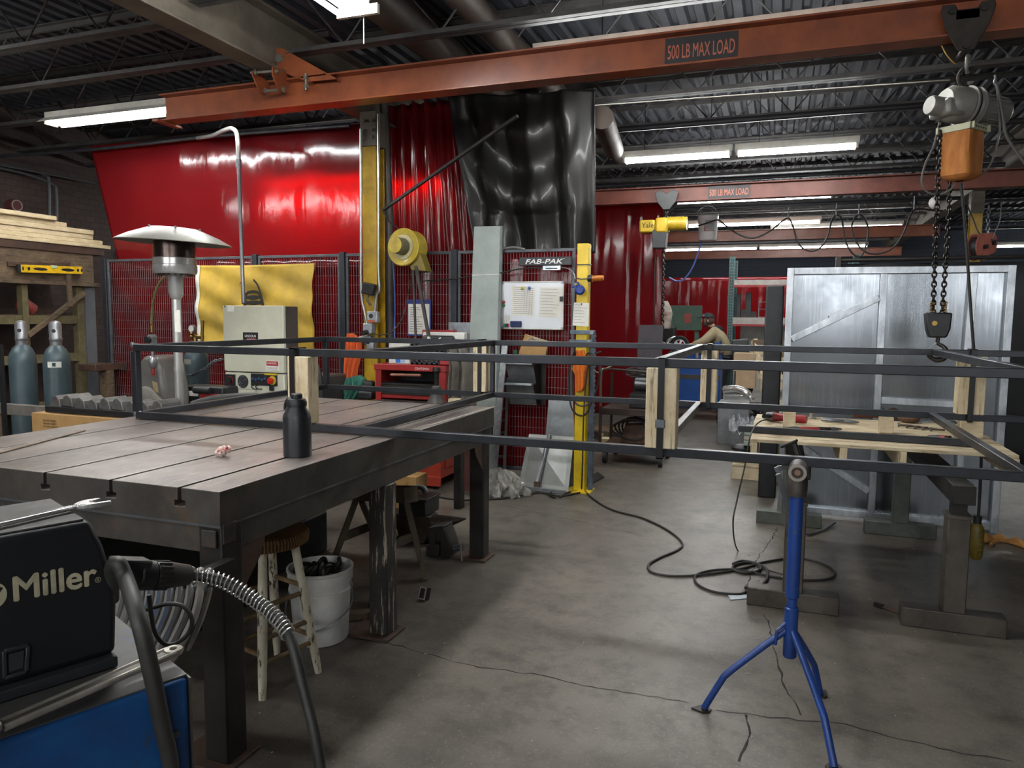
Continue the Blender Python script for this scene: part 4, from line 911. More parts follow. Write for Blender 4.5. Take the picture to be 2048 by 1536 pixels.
tag(MB().bar(cq(826, 532, 6.32), cq(832, 690, 6.22), 0.02, 0.015).build('strap_leg', M('dark_down_pipe', '45403c')), 'dark vertical bar hanging under the blower', 'bar')
tag(MB().tube(smooth([cq(766, 420, 6.4), cq(775, 440, 6.4), cq(795, 456, 6.35), cq(800, 470, 6.35)], 4), 0.006, 6).build('hanging_wire', cable_black), 'dark wire holding the blower to the brace', 'wire')
tag(MB().tube(smooth([cq(786, 525, 6.5), cq(790, 600, 6.5), cq(789, 660, 6.5), cq(790, 740, 6.4)], 5), 0.008, 8).build('blue_air_hose', M('hose_blue', '3a4c96', 0.45)), 'blue air hose hanging down behind the dark down pipe', 'hose')
# framed paper on the fence
t = T('notice_holder', 'paper notice in a blue edged holder behind the tool chest', 'notice', cq(839, 672, 6.6))
A, B = cq(815, 672, 6.62), cq(862, 599, 6.62)
MB().box(A.x, B.x, 6.615, 6.625, A.z, B.z).build('holder', M('holder_blue', '303a80', 0.45), t, bevel=0.002)
MB().box(A.x+0.015, B.x-0.015, 6.611, 6.615, A.z+0.02, B.z-0.045).build('sheet', paper, t)
mb = MB()
for i in range(11): zz = B.z-0.08-i*0.024; mb.box(A.x+0.03, A.x+0.03+random.uniform(0.08, 0.15), 6.61, 6.611, zz, zz+0.004)
mb.build('writing', ink, t)
# hi-vis clothing hung on the column
def cloth(name, label, cat, pix, Y, m, depth=0.07, lobes=4, pin=None):
    """garment hanging in folds, outline left edge / right edge per row"""
    rows = [(P(a, y, Y=Y), P(b, y2, Y=Y)) for (a, y, b, y2) in pix]
    def fn(u, v):
        k = v*(len(rows)-1); i = min(int(k), len(rows)-2); f = k-i
        l = rows[i][0].lerp(rows[i+1][0], f); r = rows[i][1].lerp(rows[i+1][1], f)
        p = l.lerp(r, u); return p + V((0, -depth*math.sin(math.pi*u)+0.3*depth*math.sin(lobes*6.283*u+3*v), 0))
    o = MB().grid(fn, 36, 30).build(name, m, solid=0.006, angle=80)
    return tag(o, label, cat)
hv = M('hi_vis_orange', 'd8602a', 0.75, 0, scale=5, hx2='bd4f22')
cloth('orange_jacket', 'orange hi vis jacket hanging left of the yellow column', 'jacket', [(699, 667, 708, 667), (694, 675, 722, 680), (692, 700, 722, 705), (690, 735, 715, 735), (690, 760, 712, 760)], 6.2, hv)
cloth('teal_cloth', 'teal green cloth hanging under the orange jacket', 'cloth', [(693, 757, 722, 750), (689, 765, 731, 758), (688, 785, 728, 775), (688, 798, 715, 797), (690, 801, 708, 801)], 6.1, M('teal_cloth', '3f7d6c', 0.8, scale=5, hx2='2c5f52'))
tag(MB().obox(cq(738, 775, 6.1), (0.1, 0.12, 0.13), rotz(20)).obox(cq(736, 790, 6.05), (0.16, 0.14, 0.08)).build('black_grinder_case', black_plastic, bevel=0.02), 'small black case standing beside the teal cloth', 'case')
# --- tool chest on its cabinet
t = T('tool_chest', 'red tool chest on an orange roller cabinet behind the table', 'tool chest', (-3.15, 6.0, 0))
X0, X1, Y0 = -3.47, -2.76, 5.86
chest = M('chest_red', '9a2524', 0.4, 0, scale=5, hx2='7d1d1d')
MB().box(X0, X0+0.06, Y0, Y0+0.4, 0.72, 1.085).build('side_panel', chest, t, bevel=0.004); MB().box(X1-0.09, X1, Y0, Y0+0.4, 0.72, 1.085).build('side_panel', chest, t, bevel=0.004)
MB().box(X0-0.01, X1+0.01, Y0-0.01, Y0+0.41, 1.085, 1.14).build('lid', chest, t, bevel=0.005); MB().box(X0, X1, Y0+0.02, Y0+0.4, 0.70, 0.74).build('base', chest, t); MB().box(X0+0.06, X1-0.09, Y0+0.38, Y0+0.4, 0.74, 1.085).build('back', ink, t)
q0 = P(830, 743, Y=Y0-0.012); MB().text('CRAFTSMAN', (q0.x, Y0-0.011, 1.1), (1, 0, 0), (0, 0, 1), 0.03, 0.001, 0.003, width=0.14).build('lettering', white_ink, t, flat=True)
for k, (za, zb) in enumerate(((0.75, 0.81), (0.83, 0.88), (0.90, 0.945))):
    d = MB().box(X0+0.065, X1-0.095, Y0+0.005, Y0+0.36, za, zb).build('drawer', chest, t, bevel=0.004)
    MB().box(X0+0.07, X1-0.1, Y0-0.008, Y0+0.006, zb-0.012, zb+0.006).build('drawer_pull', dark_steel, d, bevel=0.002)
MB().box(X0+0.065, X1-0.095, Y0+0.0, Y0+0.3, 0.955, 0.97).build('tray', dark_steel, t)
MB().bar((X0+0.16, Y0-0.005, 1.045), (X1-0.24, Y0-0.005, 1.05), 0.03, 0.025).build('handle', M('handle_copper', '8a5a48', 0.4), t, bevel=0.01)
cab = M('cabinet_orange', 'b8402c', 0.42, 0, scale=4, hx2='983322')
cx0, cx1 = -3.52, -2.84
MB().box(cx0, cx1, 5.94, 6.5, 0.1, 0.7).build('cabinet_body', cab, t, bevel=0.008)
MB().box(cx1, cx1+0.008, 6.02, 6.42, 0.18, 0.62).build('side_pressing', cab, t, bevel=0.004)
MB().box(cx0, cx1, 5.925, 5.94, 0.03, 0.12).build('cabinet_plinth', cab, t, bevel=0.004)
for dx in (cx0+0.06, cx1-0.06):
    for dy in (6.0, 6.44): MB().cyl((dx-0.015, dy, 0.05), (dx+0.015, dy, 0.05), 0.05, n=16).build('caster', black_rubber, t)
# things on the chest
t = T('product_box', 'white and blue box on the tool chest beside the crate', 'box', (-3.32, 6.05, 1.14))
A, B = P(778, 735, Y=5.95), P(819, 681, Y=5.95)
MB().box(A.x, B.x, 5.95, 6.15, 1.142, B.z).build('carton', white_enamel, t, bevel=0.003); MB().box(A.x+0.07, A.x+0.12, 5.947, 5.95, 1.15, 1.24).build('blue_panel', M('print_blue', '2a6ac0', 0.5), t); MB().box(A.x+0.125, A.x+0.17, 5.947, 5.95, 1.15, 1.24).build('pale_panel', M('print_pale', '9fc0dc', 0.5), t)
A, B = P(822, 735, Y=5.92), P(886, 690, Y=5.92)
t = T('milk_crate', 'dark grey open crate holding tools on the tool chest', 'crate', ((A.x+B.x)/2, 6.05, 1.142))
cg = M('crate_grey', '3c3d40', 0.5, scale=8)
for (ya, yb) in ((5.92, 5.93), (6.2, 6.21)):
    mb = MB()
    for k in range(4): zz = 1.142+k*0.055; mb.box(A.x, B.x, ya, yb, zz, zz+0.02)
    for k in range(7): xx = A.x+(B.x-A.x-0.02)*k/6; mb.box(xx, xx+0.02, ya, yb, 1.142, 1.327)
    mb.build('side', cg, t)
mb = MB()
for xx in (A.x, B.x-0.01):
    for k in range(4): zz = 1.142+k*0.055; mb.box(xx, xx+0.01, 5.93, 6.2, zz, zz+0.02)
mb.build('end', cg, t); MB().box(A.x, B.x, 5.92, 6.21, 1.141, 1.148).build('bottom', cg, t)
tag(MB().obox((A.x+0.12, 6.06, 1.24), (0.16, 0.12, 0.18), rotz(10)).build('grey_tool_body', M('tool_grey', '77756e', 0.5), bevel=0.02), 'grey power tool body inside the crate on the chest', 'power tool')
mb = MB()
for k in range(7): a2 = V((A.x+0.2+random.uniform(-0.1, 0.1), 6.02+random.uniform(-0.04, 0.06), 1.33)); mb.tube([a2, a2+V((random.uniform(-0.1, 0.1), random.uniform(-0.05, 0.05), random.uniform(0.02, 0.06)))], 0.008, 6)
tag(mb.build('white_cable_bundle', white_enamel), 'tangle of pale cable ends poking from the crate', 'cable', kind='stuff')
tag(MB().box(A.x-0.05, B.x+0.06, 6.25, 6.33, 1.36, 1.43).build('white_case_lid', white_enamel, bevel=0.01), 'white case lid above the crate behind the chest', 'case lid')
tag(MB().box(A.x-0.03, B.x-0.02, 6.18, 6.24, 1.34, 1.40).build('black_duct_bag', black_plastic, bevel=0.025), 'black soft bag in front of the white case lid', 'bag')
tag(MB().box(A.x-0.06, B.x-0.05, 6.26, 6.34, 1.33, 1.45).build('red_shelf_back', red_paint, bevel=0.004), 'red shelf back standing behind the crate', 'shelf') 
# plunger and red grinder at the chest corner
q = P(873, 790, Y=5.4)
t = T('drain_plunger', 'grey rubber bell shaped cup at the right chest corner', 'cup', (q.x, 5.4, 0.862))
MB().lathe([(0.075, 0), (0.078, 0.01), (0.055, 0.06), (0.045, 0.1), (0.04, 0.14), (0.03, 0.15)], (q.x, 5.4, 0.862), 22).build('bell', M('rubber_grey', '44423f', 0.5), t); MB().lathe([(0.02, 0.15), (0.022, 0.25), (0.035, 0.27), (0.03, 0.3)], (q.x, 5.4, 0.862), 14).build('stem', dark_steel, t)
tag(MB().obox((-2.79, 5.92, 1.185), (0.1, 0.08, 0.085), rotz(15)).obox((-2.79, 5.92, 1.235), (0.06, 0.05, 0.03)).build('red_battery_pack', red_paint, bevel=0.012), 'red battery charger at the right end of the tool chest', 'charger')
t = T('low_work_rail', 'dark low steel rail bench along the far table edge', 'bench', (-2.9, 5.4, 0)); xa_, xb_ = P(744, 793, Y=5.4).x, P(930, 799, Y=5.4).x
MB().box(xa_, xb_, 5.34, 5.5, 0.79, 0.86).build('top', dark_steel, t, bevel=0.004)
for xx in (xa_+0.06, xb_-0.06): MB().box(xx-0.03, xx+0.03, 5.38, 5.46, 0, 0.79).build('leg', dark_steel, t)
tag(MB().obox(V((P(910, 806, Y=5.4).x, 5.4, 0.887)), (0.1, 0.08, 0.05), rotz(15)).build('wood_offcut', lumber_x, bevel=0.004), 'small wood offcut behind the far table corner', 'wood offcut')
# grey jacket, diamond plate, tall panels
cloth('grey_jacket', 'grey work jacket hanging right of the tool chest', 'jacket', [(905, 690, 925, 690), (902, 700, 935, 705), (905, 730, 945, 735), (900, 770, 948, 780), (905, 820, 950, 830), (915, 870, 950, 872)], 5.78, M('grey_work_cloth', '6d675f', 0.85, scale=5, hx2='4f4a44'), depth=0.16, lobes=3)
dp = M('tread_plate', 'a9adb0', 0.35, 0.7, scale=6, hx2='8b9094')
t = T('tread_plate_sheet', 'aluminium tread plate standing behind the grey panel', 'tread plate', (-2.85, 6.62, 0))
A, B = P(897, 870, Y=6.62), P(950, 645, Y=6.62)
MB().box(A.x, B.x+0.05, 6.62, 6.624, 0.3, B.z).build('plate', dp, t)
mb = MB()
for i in range(9):
    for j in range(26):
        c = V((A.x+0.03+i*0.036, 6.618, B.z-0.03-j*0.036)); mb.obox(c, (0.03, 0.004, 0.008), roty(45 if (i+j) % 2 else -45))
mb.build('tread', dp, t)
pg_ = M('grey_green_panel', '98a09c', 0.5, 0.1, scale=3, hx2='89918d')
lean = V((0, 0, 0))
t = T('tall_metal_sheet', 'tall grey green sheet panel leaning on the fence above everything', 'panel', (-2.65, 6.45, 0))
A, B, C2, D2 = P(948, 453, Y=6.62), P(1000, 452, Y=6.62), P(988, 985, Y=6.35), P(928, 990, Y=6.35)
MB().prism([A, B, V((C2.x, 6.35, 0.0)), V((D2.x, 6.35, 0.0))], (0, 0.03, 0)).build('sheet', pg_, t, bevel=0.002)
MB().prism([B, B+V((0.022, 0.01, 0)), V((C2.x+0.022, 6.36, 0)), V((C2.x, 6.35, 0))], (0, 0.028, 0)).build('folded_edge', M('panel_edge', '6f7573', 0.5), t)
l0, l1 = A.lerp(D2, 0.182), B.lerp(C2, 0.182); MB().bar(l0+V((0, -0.002, 0)), l1+V((0, -0.002, 0)), 0.004, 0.006).build('seam', white_enamel, t)
t = T('metal_strip', 'narrow pale metal strip leaning right of the tall panel', 'metal strip', (-2.5, 6.42, 0))
MB().prism([P(1004, 682, Y=6.5), P(1016, 680, Y=6.5), V((P(990, 960, Y=6.35).x, 6.35, 0)), V((P(978, 960, Y=6.35).x, 6.35, 0))], (0, 0.03, 0)).build('strip', galv, t, bevel=0.002)
# small aluminium ladder
t = T('narrow_ladder', 'narrow aluminium ladder leaning on the fence behind the table corner', 'ladder', (-2.48, 6.5, 0))
top_l, top_r = P(1004, 760, Y=6.6), P(1016, 755, Y=6.6); bl_, br_ = P(982, 965, Y=6.5), P(1008, 962, Y=6.5)
bl_ = V((bl_.x, 6.5, 0)); br_ = V((br_.x, 6.5, 0))
MB().bar(bl_, top_l, 0.022, 0.03).build('rail', alu, t); MB().bar(br_, top_r, 0.022, 0.03).build('rail', alu, t)
for k in range(1, 8):
    f = k/8.5; MB().bar(bl_.lerp(top_l, f), br_.lerp(top_r, f), 0.02, 0.02).build('rung', alu, t)
# metal file pockets with folders
t = T('file_rack', 'three tier sheet metal file rack hung on the fence', 'file rack', (-2.2, 6.6, 0.8))
grey_sheet = M('grey_sheet', '8e9194', 0.42, 0.6, scale=5, hx2='6f7275')
for (ya, yb) in ((727, 770), (768, 808)):
    a2, b2 = P(1016, ya, Y=6.5), P(1070, ya+4, Y=6.5); zb_ = P(1016, yb, Y=6.55).z
    f = MB().prism([(a2.x, 6.44, a2.z), (a2.x, 6.56, zb_), (b2.x, 6.56, zb_), (b2.x, 6.44, a2.z)], (0, 0.004, 0)).build('pocket', grey_sheet, t)
    MB().box(a2.x, b2.x, 6.40, 6.445, a2.z, a2.z+0.02).build('lip', alu, f, bevel=0.003)
    MB().prism([(b2.x, 6.44, a2.z), (b2.x, 6.65, a2.z+0.05), (b2.x, 6.65, zb_), (b2.x, 6.56, zb_)], (0.004, 0, 0)).build('end_plate', dark_steel, f)
MB().box(P(1016, 700, Y=6.65).x, P(1092, 700, Y=6.65).x, 6.65, 6.655, P(1050, 808, Y=6.65).z, P(1050, 720, Y=6.65).z).build('back_plate', dark_steel, t)
def board(name, pix, Y, m, label, cat, th=0.006):
    o = MB().prism([P(x, y, Y=Y) for x, y in pix], (0, th, 0)).build(name, m); return tag(o, label, cat)
board('cardboard_folder', [(1050, 668), (1033, 720), (1088, 725), (1095, 690)], 6.56, carton, 'brown cardboard folder tilted in the file rack', 'folder', 0.02)
board('manila_folder', [(1053, 669), (1096, 682), (1093, 720), (1060, 716)], 6.6, M('manila', 'c8b48c', 0.7), 'pale manila folder behind the brown cardboard folder', 'folder', 0.012)
board('green_folder', [(1026, 700), (1034, 700), (1034, 730), (1024, 730)], 6.62, M('folder_green', '1d5c44', 0.6), 'dark green folder edge left of the cardboard folder', 'folder', 0.01)
tag(MB().tube([P(1056+6*math.sin(k*1.9)+k, 679+4*math.cos(k*2.3), Y=6.54) for k in range(24)], 0.003, 5).build('spiral_clip', chrome), 'bright bent wire clip at the folder top', 'clip')
# aluminium sheets at the fence foot
t = T('sheet_metal_offcut', 'taller grey aluminium sheet leaning on the fence foot', 'metal sheet', (-1.95, 6.5, 0))
MB().prism([P(1098, 792, Y=6.62), P(1146, 795, Y=6.62), V((-1.72, 6.5, 0)), V((-2.06, 6.5, 0))], (0, 0.004, 0)).build('sheet', grey_sheet, t)
t = T('sheet_metal_offcut', 'wide grey aluminium sheet with a tube stiffener leaning in front', 'metal sheet', (-2.0, 6.3, 0))
A, B = P(1058, 868, Y=6.42), P(1148, 874, Y=6.42)
MB().prism([A, B, V((B.x+0.0, 6.25, 0.01)), V((A.x-0.06, 6.3, 0.01))], (0, 0.004, 0)).build('sheet', M('dull_aluminium', '9a9b98', 0.4, 0.7, scale=4, hx2='858683'), t)
MB().bar(P(1099, 870, Y=6.40), V((-2.02, 6.25, 0.06)), 0.03, 0.03).build('stiffener', alu, t, bevel=0.004); MB().obox((-2.02, 6.24, 0.05), (0.05, 0.03, 0.07)).build('bracket', rust_brown, t)
MB().bar((-2.3, 6.24, 0.02), (-1.74, 6.2, 0.02), 0.03, 0.03).build('bottom_angle', alu, t)
# plastic wrapped heap on the floor
wrap = M('clear_crumpled_film', 'c8c6c0', 0.1, 0, scale=18, hx2='8f8a82', bump=0.9, trans=0.45)
def film(u, v):
    a2 = 6.283*u; r_ = (1-v); rr = 0.19*math.sin(r_*1.57)
    k = 1+0.2*math.sin(7*a2+5*v)+0.13*math.sin(13*a2-9*v)
    return V((-2.3+1.25*rr*math.cos(a2)*k, 5.99+0.7*rr*math.sin(a2)*k, 0.004+0.2*math.cos(r_*1.57)*(1+0.15*math.sin(5*a2+8*v))+0.01*math.sin(31*a2)))
tag(MB().grid(film, 64, 22).build('plastic_wrap', wrap, flat=True), 'crumpled clear plastic wrap heaped at the fence foot', 'plastic wrap')
tag(MB().bar((-2.4, 6.0, 0.02), (-2.08, 6.12, 0.07), 0.06, 0.03).build('wrapped_plank', old_wood), 'brown board inside the clear plastic wrap', 'board') if False else None
# whiteboard
t = T('whiteboard', 'small magnetic whiteboard with two schedules on the fence', 'whiteboard', (-2.22, 6.62, 1.47))
YB = 6.62
A, B = P(1002, 658, Y=YB), P(1128, 562, Y=YB)
MB().box(A.x+0.008, B.x-0.008, YB, YB+0.012, A.z+0.008, B.z-0.008).build('writing_surface', M('board_white', 'd8dce2', 0.25, 0, scale=3, hx2='cfd4da'), t)
f = MB().box(A.x, B.x, YB-0.004, YB+0.016, B.z-0.012, B.z).box(A.x, B.x, YB-0.004, YB+0.016, A.z, A.z+0.012).box(A.x, A.x+0.012, YB-0.004, YB+0.016, A.z+0.012, B.z-0.012).box(B.x-0.012, B.x, YB-0.004, YB+0.016, A.z+0.012, B.z-0.012)
f.build('frame', white_enamel, t, bevel=0.003)
for (sx, sz) in ((A.x, A.z), (A.x, B.z-0.025), (B.x-0.025, A.z), (B.x-0.025, B.z-0.025)): MB().box(sx, sx+0.025, YB-0.007, YB+0.018, sz, sz+0.025).build('corner_cap', galv, t, bevel=0.005)
def sheetpaper(parent, pix, Y, rows, nm='schedule', cols=False):
    a2 = [P(x, y, Y=Y) for x, y in pix]; o = MB().prism(a2, (0, 0.001, 0)).build(nm, paper, parent)
    mb = MB()
    for i in range(rows):
        f = (i+0.8)/(rows+1); l = a2[0].lerp(a2[3], f); r_ = a2[1].lerp(a2[2], f); e = 0.92 if cols else random.uniform(0.5, 0.93)
        mb.bar(l.lerp(r_, 0.06)+V((0, -0.0005, 0)), l.lerp(r_, e)+V((0, -0.0005, 0)), 0.0008, 0.003)
    if cols:
        for k in (0.55, 0.66, 0.77, 0.88): mb.bar(a2[0].lerp(a2[1], k).lerp(a2[3].lerp(a2[2], k), 0.1)+V((0, -0.0005, 0)), a2[0].lerp(a2[1], k).lerp(a2[3].lerp(a2[2], k), 0.95)+V((0, -0.0005, 0)), 0.0008, 0.002)
    mb.build('writing', M('faint_ink', '7a7a80', 0.7), o); return o
sheetpaper(t, [(1024, 571), (1071, 574), (1068, 633), (1023, 631)], YB-0.002, 14, cols=True)
sheetpaper(t, [(1080, 573), (1125, 575), (1121, 636), (1077, 634)], YB-0.002, 9)
q = P(1088, 575, Y=YB-0.003); MB().text('S. L. Shop', (q.x, YB-0.004, q.z), (1, 0, 0), (0, 0, 1), 0.016, 0.0005, 0, width=0.13).build('heading', ink, t, flat=True) if False else None
for (x, y, col, nm_) in ((1045, 576, 'c8b840', 'yellow'), (1059, 576, '3a5aa0', 'blue'), (1008, 604, 'a83a38', 'red'), (1008, 611, '2f8a5a', 'green')):
    q = P(x, y, Y=YB); tag(MB().lathe([(0.015, 0), (0.015, 0.005), (0.01, 0.008), (0.0, 0.009)], (q.x, YB-0.004, q.z), 16, (0, -1, 0)).build('round_magnet', M('magnet_'+nm_, col, 0.4)), nm_+' round magnet on the whiteboard', 'magnet', 'whiteboard magnets')
q = P(1033, 648, Y=YB); tag(MB().box(q.x-0.055, q.x+0.055, YB-0.035, YB-0.005, q.z-0.028, q.z+0.028).build('board_eraser', M('eraser_navy', '27345c', 0.8, scale=20), bevel=0.006), 'navy felt eraser at the whiteboard bottom', 'eraser')
for i, (cn, col) in enumerate((('green', '2aa05a'), ('blue', '2c3c78'), ('black', '222224'), ('red', 'b02a3a'))):
    q = P(1008+i*2.9, 654, Y=YB-0.012); t2 = T('marker_pen', cn+' capped marker clipped at the whiteboard corner', 'marker', q, 'whiteboard markers')
    MB().cyl(q+V((0, 0, 0.03)), q+V((0.002*i, 0, 0.115)), 0.006, n=10).build('barrel', paper, t2); MB().cyl(q, q+V((0, 0, 0.032)), 0.0072, n=10).build('cap', M('cap_'+cn, col, 0.4), t2)
tag(MB().box(P(1120, 593, Y=YB).x, P(1127, 593, Y=YB).x, YB-0.012, YB-0.006, P(1120, 603, Y=YB).z, P(1120, 593, Y=YB).z).tube([P(1128, 596, Y=YB-0.01), P(1134, 595, Y=YB-0.01), P(1134, 601, Y=YB-0.01), P(1128, 600, Y=YB-0.01)], 0.0025, 6).build('binder_clip', black_plastic), 'black binder clip on the right edge of the whiteboard', 'clip')
# lit sign
t = T('brand_sign', 'black lettered sign board above the whiteboard', 'sign', (-2.05, 6.6, 2.05))
A, B = P(1040, 532, Y=6.62), P(1143, 513, Y=6.62)
MB().box(A.x, B.x, 6.6, 6.64, A.z, B.z).build('board', M('sign_charcoal', '26282c', 0.45), t, bevel=0.003)
q = P(1051, 528, Y=6.6); q2 = P(1126, 518, Y=6.6)
MB().text('FAB-PAK', (q.x, 6.6, q.z), (1, 0, 0), (0, 0, 1), 0.062, 0.001, 0.018, width=q2.x-q.x, shear=0.25).build('lettering', white_ink, t, flat=True)
MB().text('TM', (q2.x+0.004, 6.6, q.z+0.04), (1, 0, 0), (0, 0, 1), 0.01, 0.001, 0.0).build('lettering', white_ink, t, flat=True)
t = T('power_adapter', 'small silver driver box below the black sign', 'adapter', (-2.0, 6.6, 1.99))
A, B = P(1086, 541, Y=6.6), P(1122, 531, Y=6.6); MB().box(A.x, B.x, 6.585, 6.615, A.z, B.z).build('box', alu, t, bevel=0.003)
mb = MB(); mb.box(A.x+0.03, B.x-0.03, 6.584, 6.585, A.z+0.012, A.z+0.022); mb.build('print', ink, t)
tag(MB().tube(smooth([P(1122, 535, Y=6.59), P(1135, 537, Y=6.58), P(1146, 545, Y=6.56), P(1150, 560, Y=6.5)], 5), 0.005, 6).build('pale_wire', M('conduit_pale', '9a9a98')), 'pale wire from the driver box to the yellow post', 'wire')
tag(MB().tube(smooth([P(845, 562, Y=6.6), P(880, 560, Y=6.6), P(920, 556, Y=6.6), P(1000, 546, Y=6.58), P(1040, 538, Y=6.58), P(1085, 535, Y=6.58)], 5), 0.007, 6).build('fence_cable', cable_black), 'dark cable strung along the fence to the sign', 'cable')
tag(MB().tube(smooth([P(1004, 500, Y=6.68), P(1016, 496, Y=6.68), P(1032, 495, Y=6.68), P(1050, 499, Y=6.68)], 5), 0.012, 8).build('grey_cable_loop', M('conduit_pale', '9a9a98')), 'grey cable loop over the fence top right of the panel', 'cable')
# on the yellow post
Yp = 6.335
t = T('warning_beacon', 'amber beacon lamp strapped to the yellow post', 'beacon', P(1192, 557, Y=6.36))
a2, b2 = P(1176, 557, Y=6.36), P(1205, 556, Y=6.36); d = (b2-a2).normalized()
MB().cyl(a2, a2+d*0.04, 0.032, n=18).build('base', black_plastic, t); MB().lathe([(0.026, 0), (0.027, 0.08), (0.022, 0.1), (0.0, 0.104)], a2+d*0.04, 18, d).build('lens', M('amber_lens', 'd08020', 0.2, 0, scale=30, hx2='b06010', trans=0.3), t)
tag(MB().tube([P(1150, 556, Y=6.32), P(1163, 558, Y=6.32), P(1178, 557, Y=6.34)], 0.005, 6).build('black_strap_band', black_plastic), 'black strap band round the yellow post at the beacon', 'strap')
tag(MB().box(-1.712, -1.593, 6.332, 6.448, P(1163, 529, Y=6.34).z-0.004, P(1163, 529, Y=6.34).z+0.004).build('cable_tie', black_plastic), 'black cable tie round the top of the yellow post', 'cable tie')
t = T('blue_clamp', 'bright blue bench clamp hanging on the yellow post', 'clamp', P(1158, 580, Y=6.3))
c = P(1160, 581, Y=6.31); MB().lathe([(0.028, 0), (0.04, 0.005), (0.045, 0.03), (0.03, 0.045), (0, 0.046)], c, 18, (0.2, -1, 0.1)).build('body', M('clamp_blue', '1d3a86', 0.4), t); MB().obox(c+V((-0.05, -0.01, 0.035)), (0.05, 0.03, 0.03), roty(20)).obox(c+V((-0.02, -0.015, 0.05)), (0.035, 0.03, 0.05), roty(-15)).build('jaw', M('clamp_blue', '1d3a86'), t, bevel=0.006); MB().ball(c+V((-0.03, -0.04, 0.05)), 0.012, 8).build('knob', M('clamp_yellow', 'c8b040', 0.4), t)
t = T('paper_note', 'two white papers pinned on the yellow post', 'paper', P(1160, 630, Y=Yp)); sheetpaper(t, [(1148, 605), (1178, 606), (1177, 653), (1145, 651)], Yp-0.004, 7, 'sheet')
q = P(1163, 608, Y=Yp-0.006); MB().ball(q, 0.007, 8).build('push_pin', black_plastic, t)
for i, (x0_, x1_, yy) in enumerate(((1141, 1190, 664), (1139, 1184, 683))):
    a2, b2 = P(x0_, yy, Y=6.3), P(x1_, yy+1, Y=6.3); t = T('bar_clamp_jaw', ('upper' if not i else 'lower')+' grey blue steel bar held across the yellow post', 'steel bar', a2.lerp(b2, 0.5))
    MB().bar(a2, b2, 0.04, 0.036).build('bar', M('worn_blue_steel', '5b6c7c', 0.5, 0.3, scale=12, hx2='46525e'), t, bevel=0.004); MB().bar(a2.lerp(b2, 0.8)+V((0, -0.004, 0)), a2.lerp(b2, 0.97)+V((0, -0.004, 0)), 0.044, 0.04).build('end_block', grey_steel, t, bevel=0.004)
t = T('side_bar', 'tall grey notched steel bar fixed behind the yellow post', 'steel bar', (-1.57, 6.5, 0)); 
mb = MB(); mb.box(-1.585, -1.545, 6.4, 6.44, 0.0, 1.45).build('bar', M('worn_blue_steel', '5b6c7c'), t)
mb = MB()
for k in range(30): mb.box(-1.545, -1.538, 6.405, 6.435, 0.1+k*0.045, 0.12+k*0.045)
mb.build('tooth', grey_steel, t)
gl = M('orange_glove_cloth', 'd8701c', 0.8, 0, scale=8, hx2='b85a14')
cloth('orange_work_cloth', 'bright orange mesh work vest hung on the yellow post', 'vest', [(1153, 700, 1168, 700), (1149, 710, 1172, 712), (1146, 725, 1172, 728), (1142, 738, 1174, 738), (1150, 750, 1171, 752), (1150, 775, 1171, 775), (1153, 785, 1168, 780)], 6.3, gl, 0.03, 3)
def loopcable(pix, Y, r, name, label, m=None, cat='cable'):
    pts = [P(x, y, Y=Y+0.02*math.sin(i*1.3)) for i, (x, y) in enumerate(pix)]
    return tag(MB().tube(smooth(pts, 6), r, 8).build(name, m or cable_black), label, cat)
loopcable([(1150, 700), (1140, 730), (1138, 780), (1143, 815), (1156, 830), (1172, 828), (1185, 800), (1196, 770), (1199, 740), (1192, 715), (1180, 705), (1172, 712)], 6.29, 0.008, 'coiled_cable', 'large loop of dark cable hung on the yellow post')
loopcable([(1152, 705), (1145, 740), (1146, 790), (1153, 808), (1168, 812), (1180, 806)], 6.27, 0.007, 'coiled_cable', 'inner shorter loop of dark cable on the yellow post')
loopcable([(1180, 712), (1175, 740), (1169, 800), (1166, 870), (1165, 930), (1163, 978)], 6.27, 0.007, 'drop_cable', 'dark cable running straight down the yellow post')
loopcable([(1185, 722), (1187, 712), (1193, 706), (1202, 703)], 6.4, 0.006, 'wire_hook', 'bent metal hook behind the yellow post', grey_steel, 'hook')
loopcable([(1186, 740), (1196, 745), (1202, 738), (1201, 725)], 6.4, 0.006, 'pale_loop', 'pale cord loop right of the yellow post', M('conduit_pale', '9a9a98'), 'cord')
t = T('steel_floor_plate', 'dark triangular steel plate on the floor behind the yellow post', 'steel plate', (-1.35, 6.7, 0)); MB().prism([P(1172, 975, Z=0.005), P(1208, 955, Z=0.005), P(1196, 945, Z=0.03), P(1172, 958, Z=0.03)], (0, 0, 0.008)).build('plate', dark_steel, t)
# ================================================================== pallet, stands, hoist
PZ = 0.889
t = T('wooden_pallet', 'wooden pallet used as a tabletop on steel stands', 'pallet', (0.53, 4.87, 0.77))
px0, px1, py0, py1 = -0.13, 1.2, 4.4, 5.6
nb = 10; bw = (py1-py0)/nb
for i in range(nb): MB().box(px0+random.uniform(-0.01, 0.01), px1+random.uniform(-0.01, 0.01), py0+i*bw+0.007, py0+(i+1)*bw-0.007, PZ-0.02, PZ-random.uniform(0, 0.002)).build('deck_board', lumber_x, t, bevel=0.002)
for x in (px0+0.02, 0.365, 0.66, px1-0.02): MB().box(x-0.019, x+0.019, py0+0.005, py1-0.005, PZ-0.118, PZ-0.021).build('stringer', lumber, t, bevel=0.003)
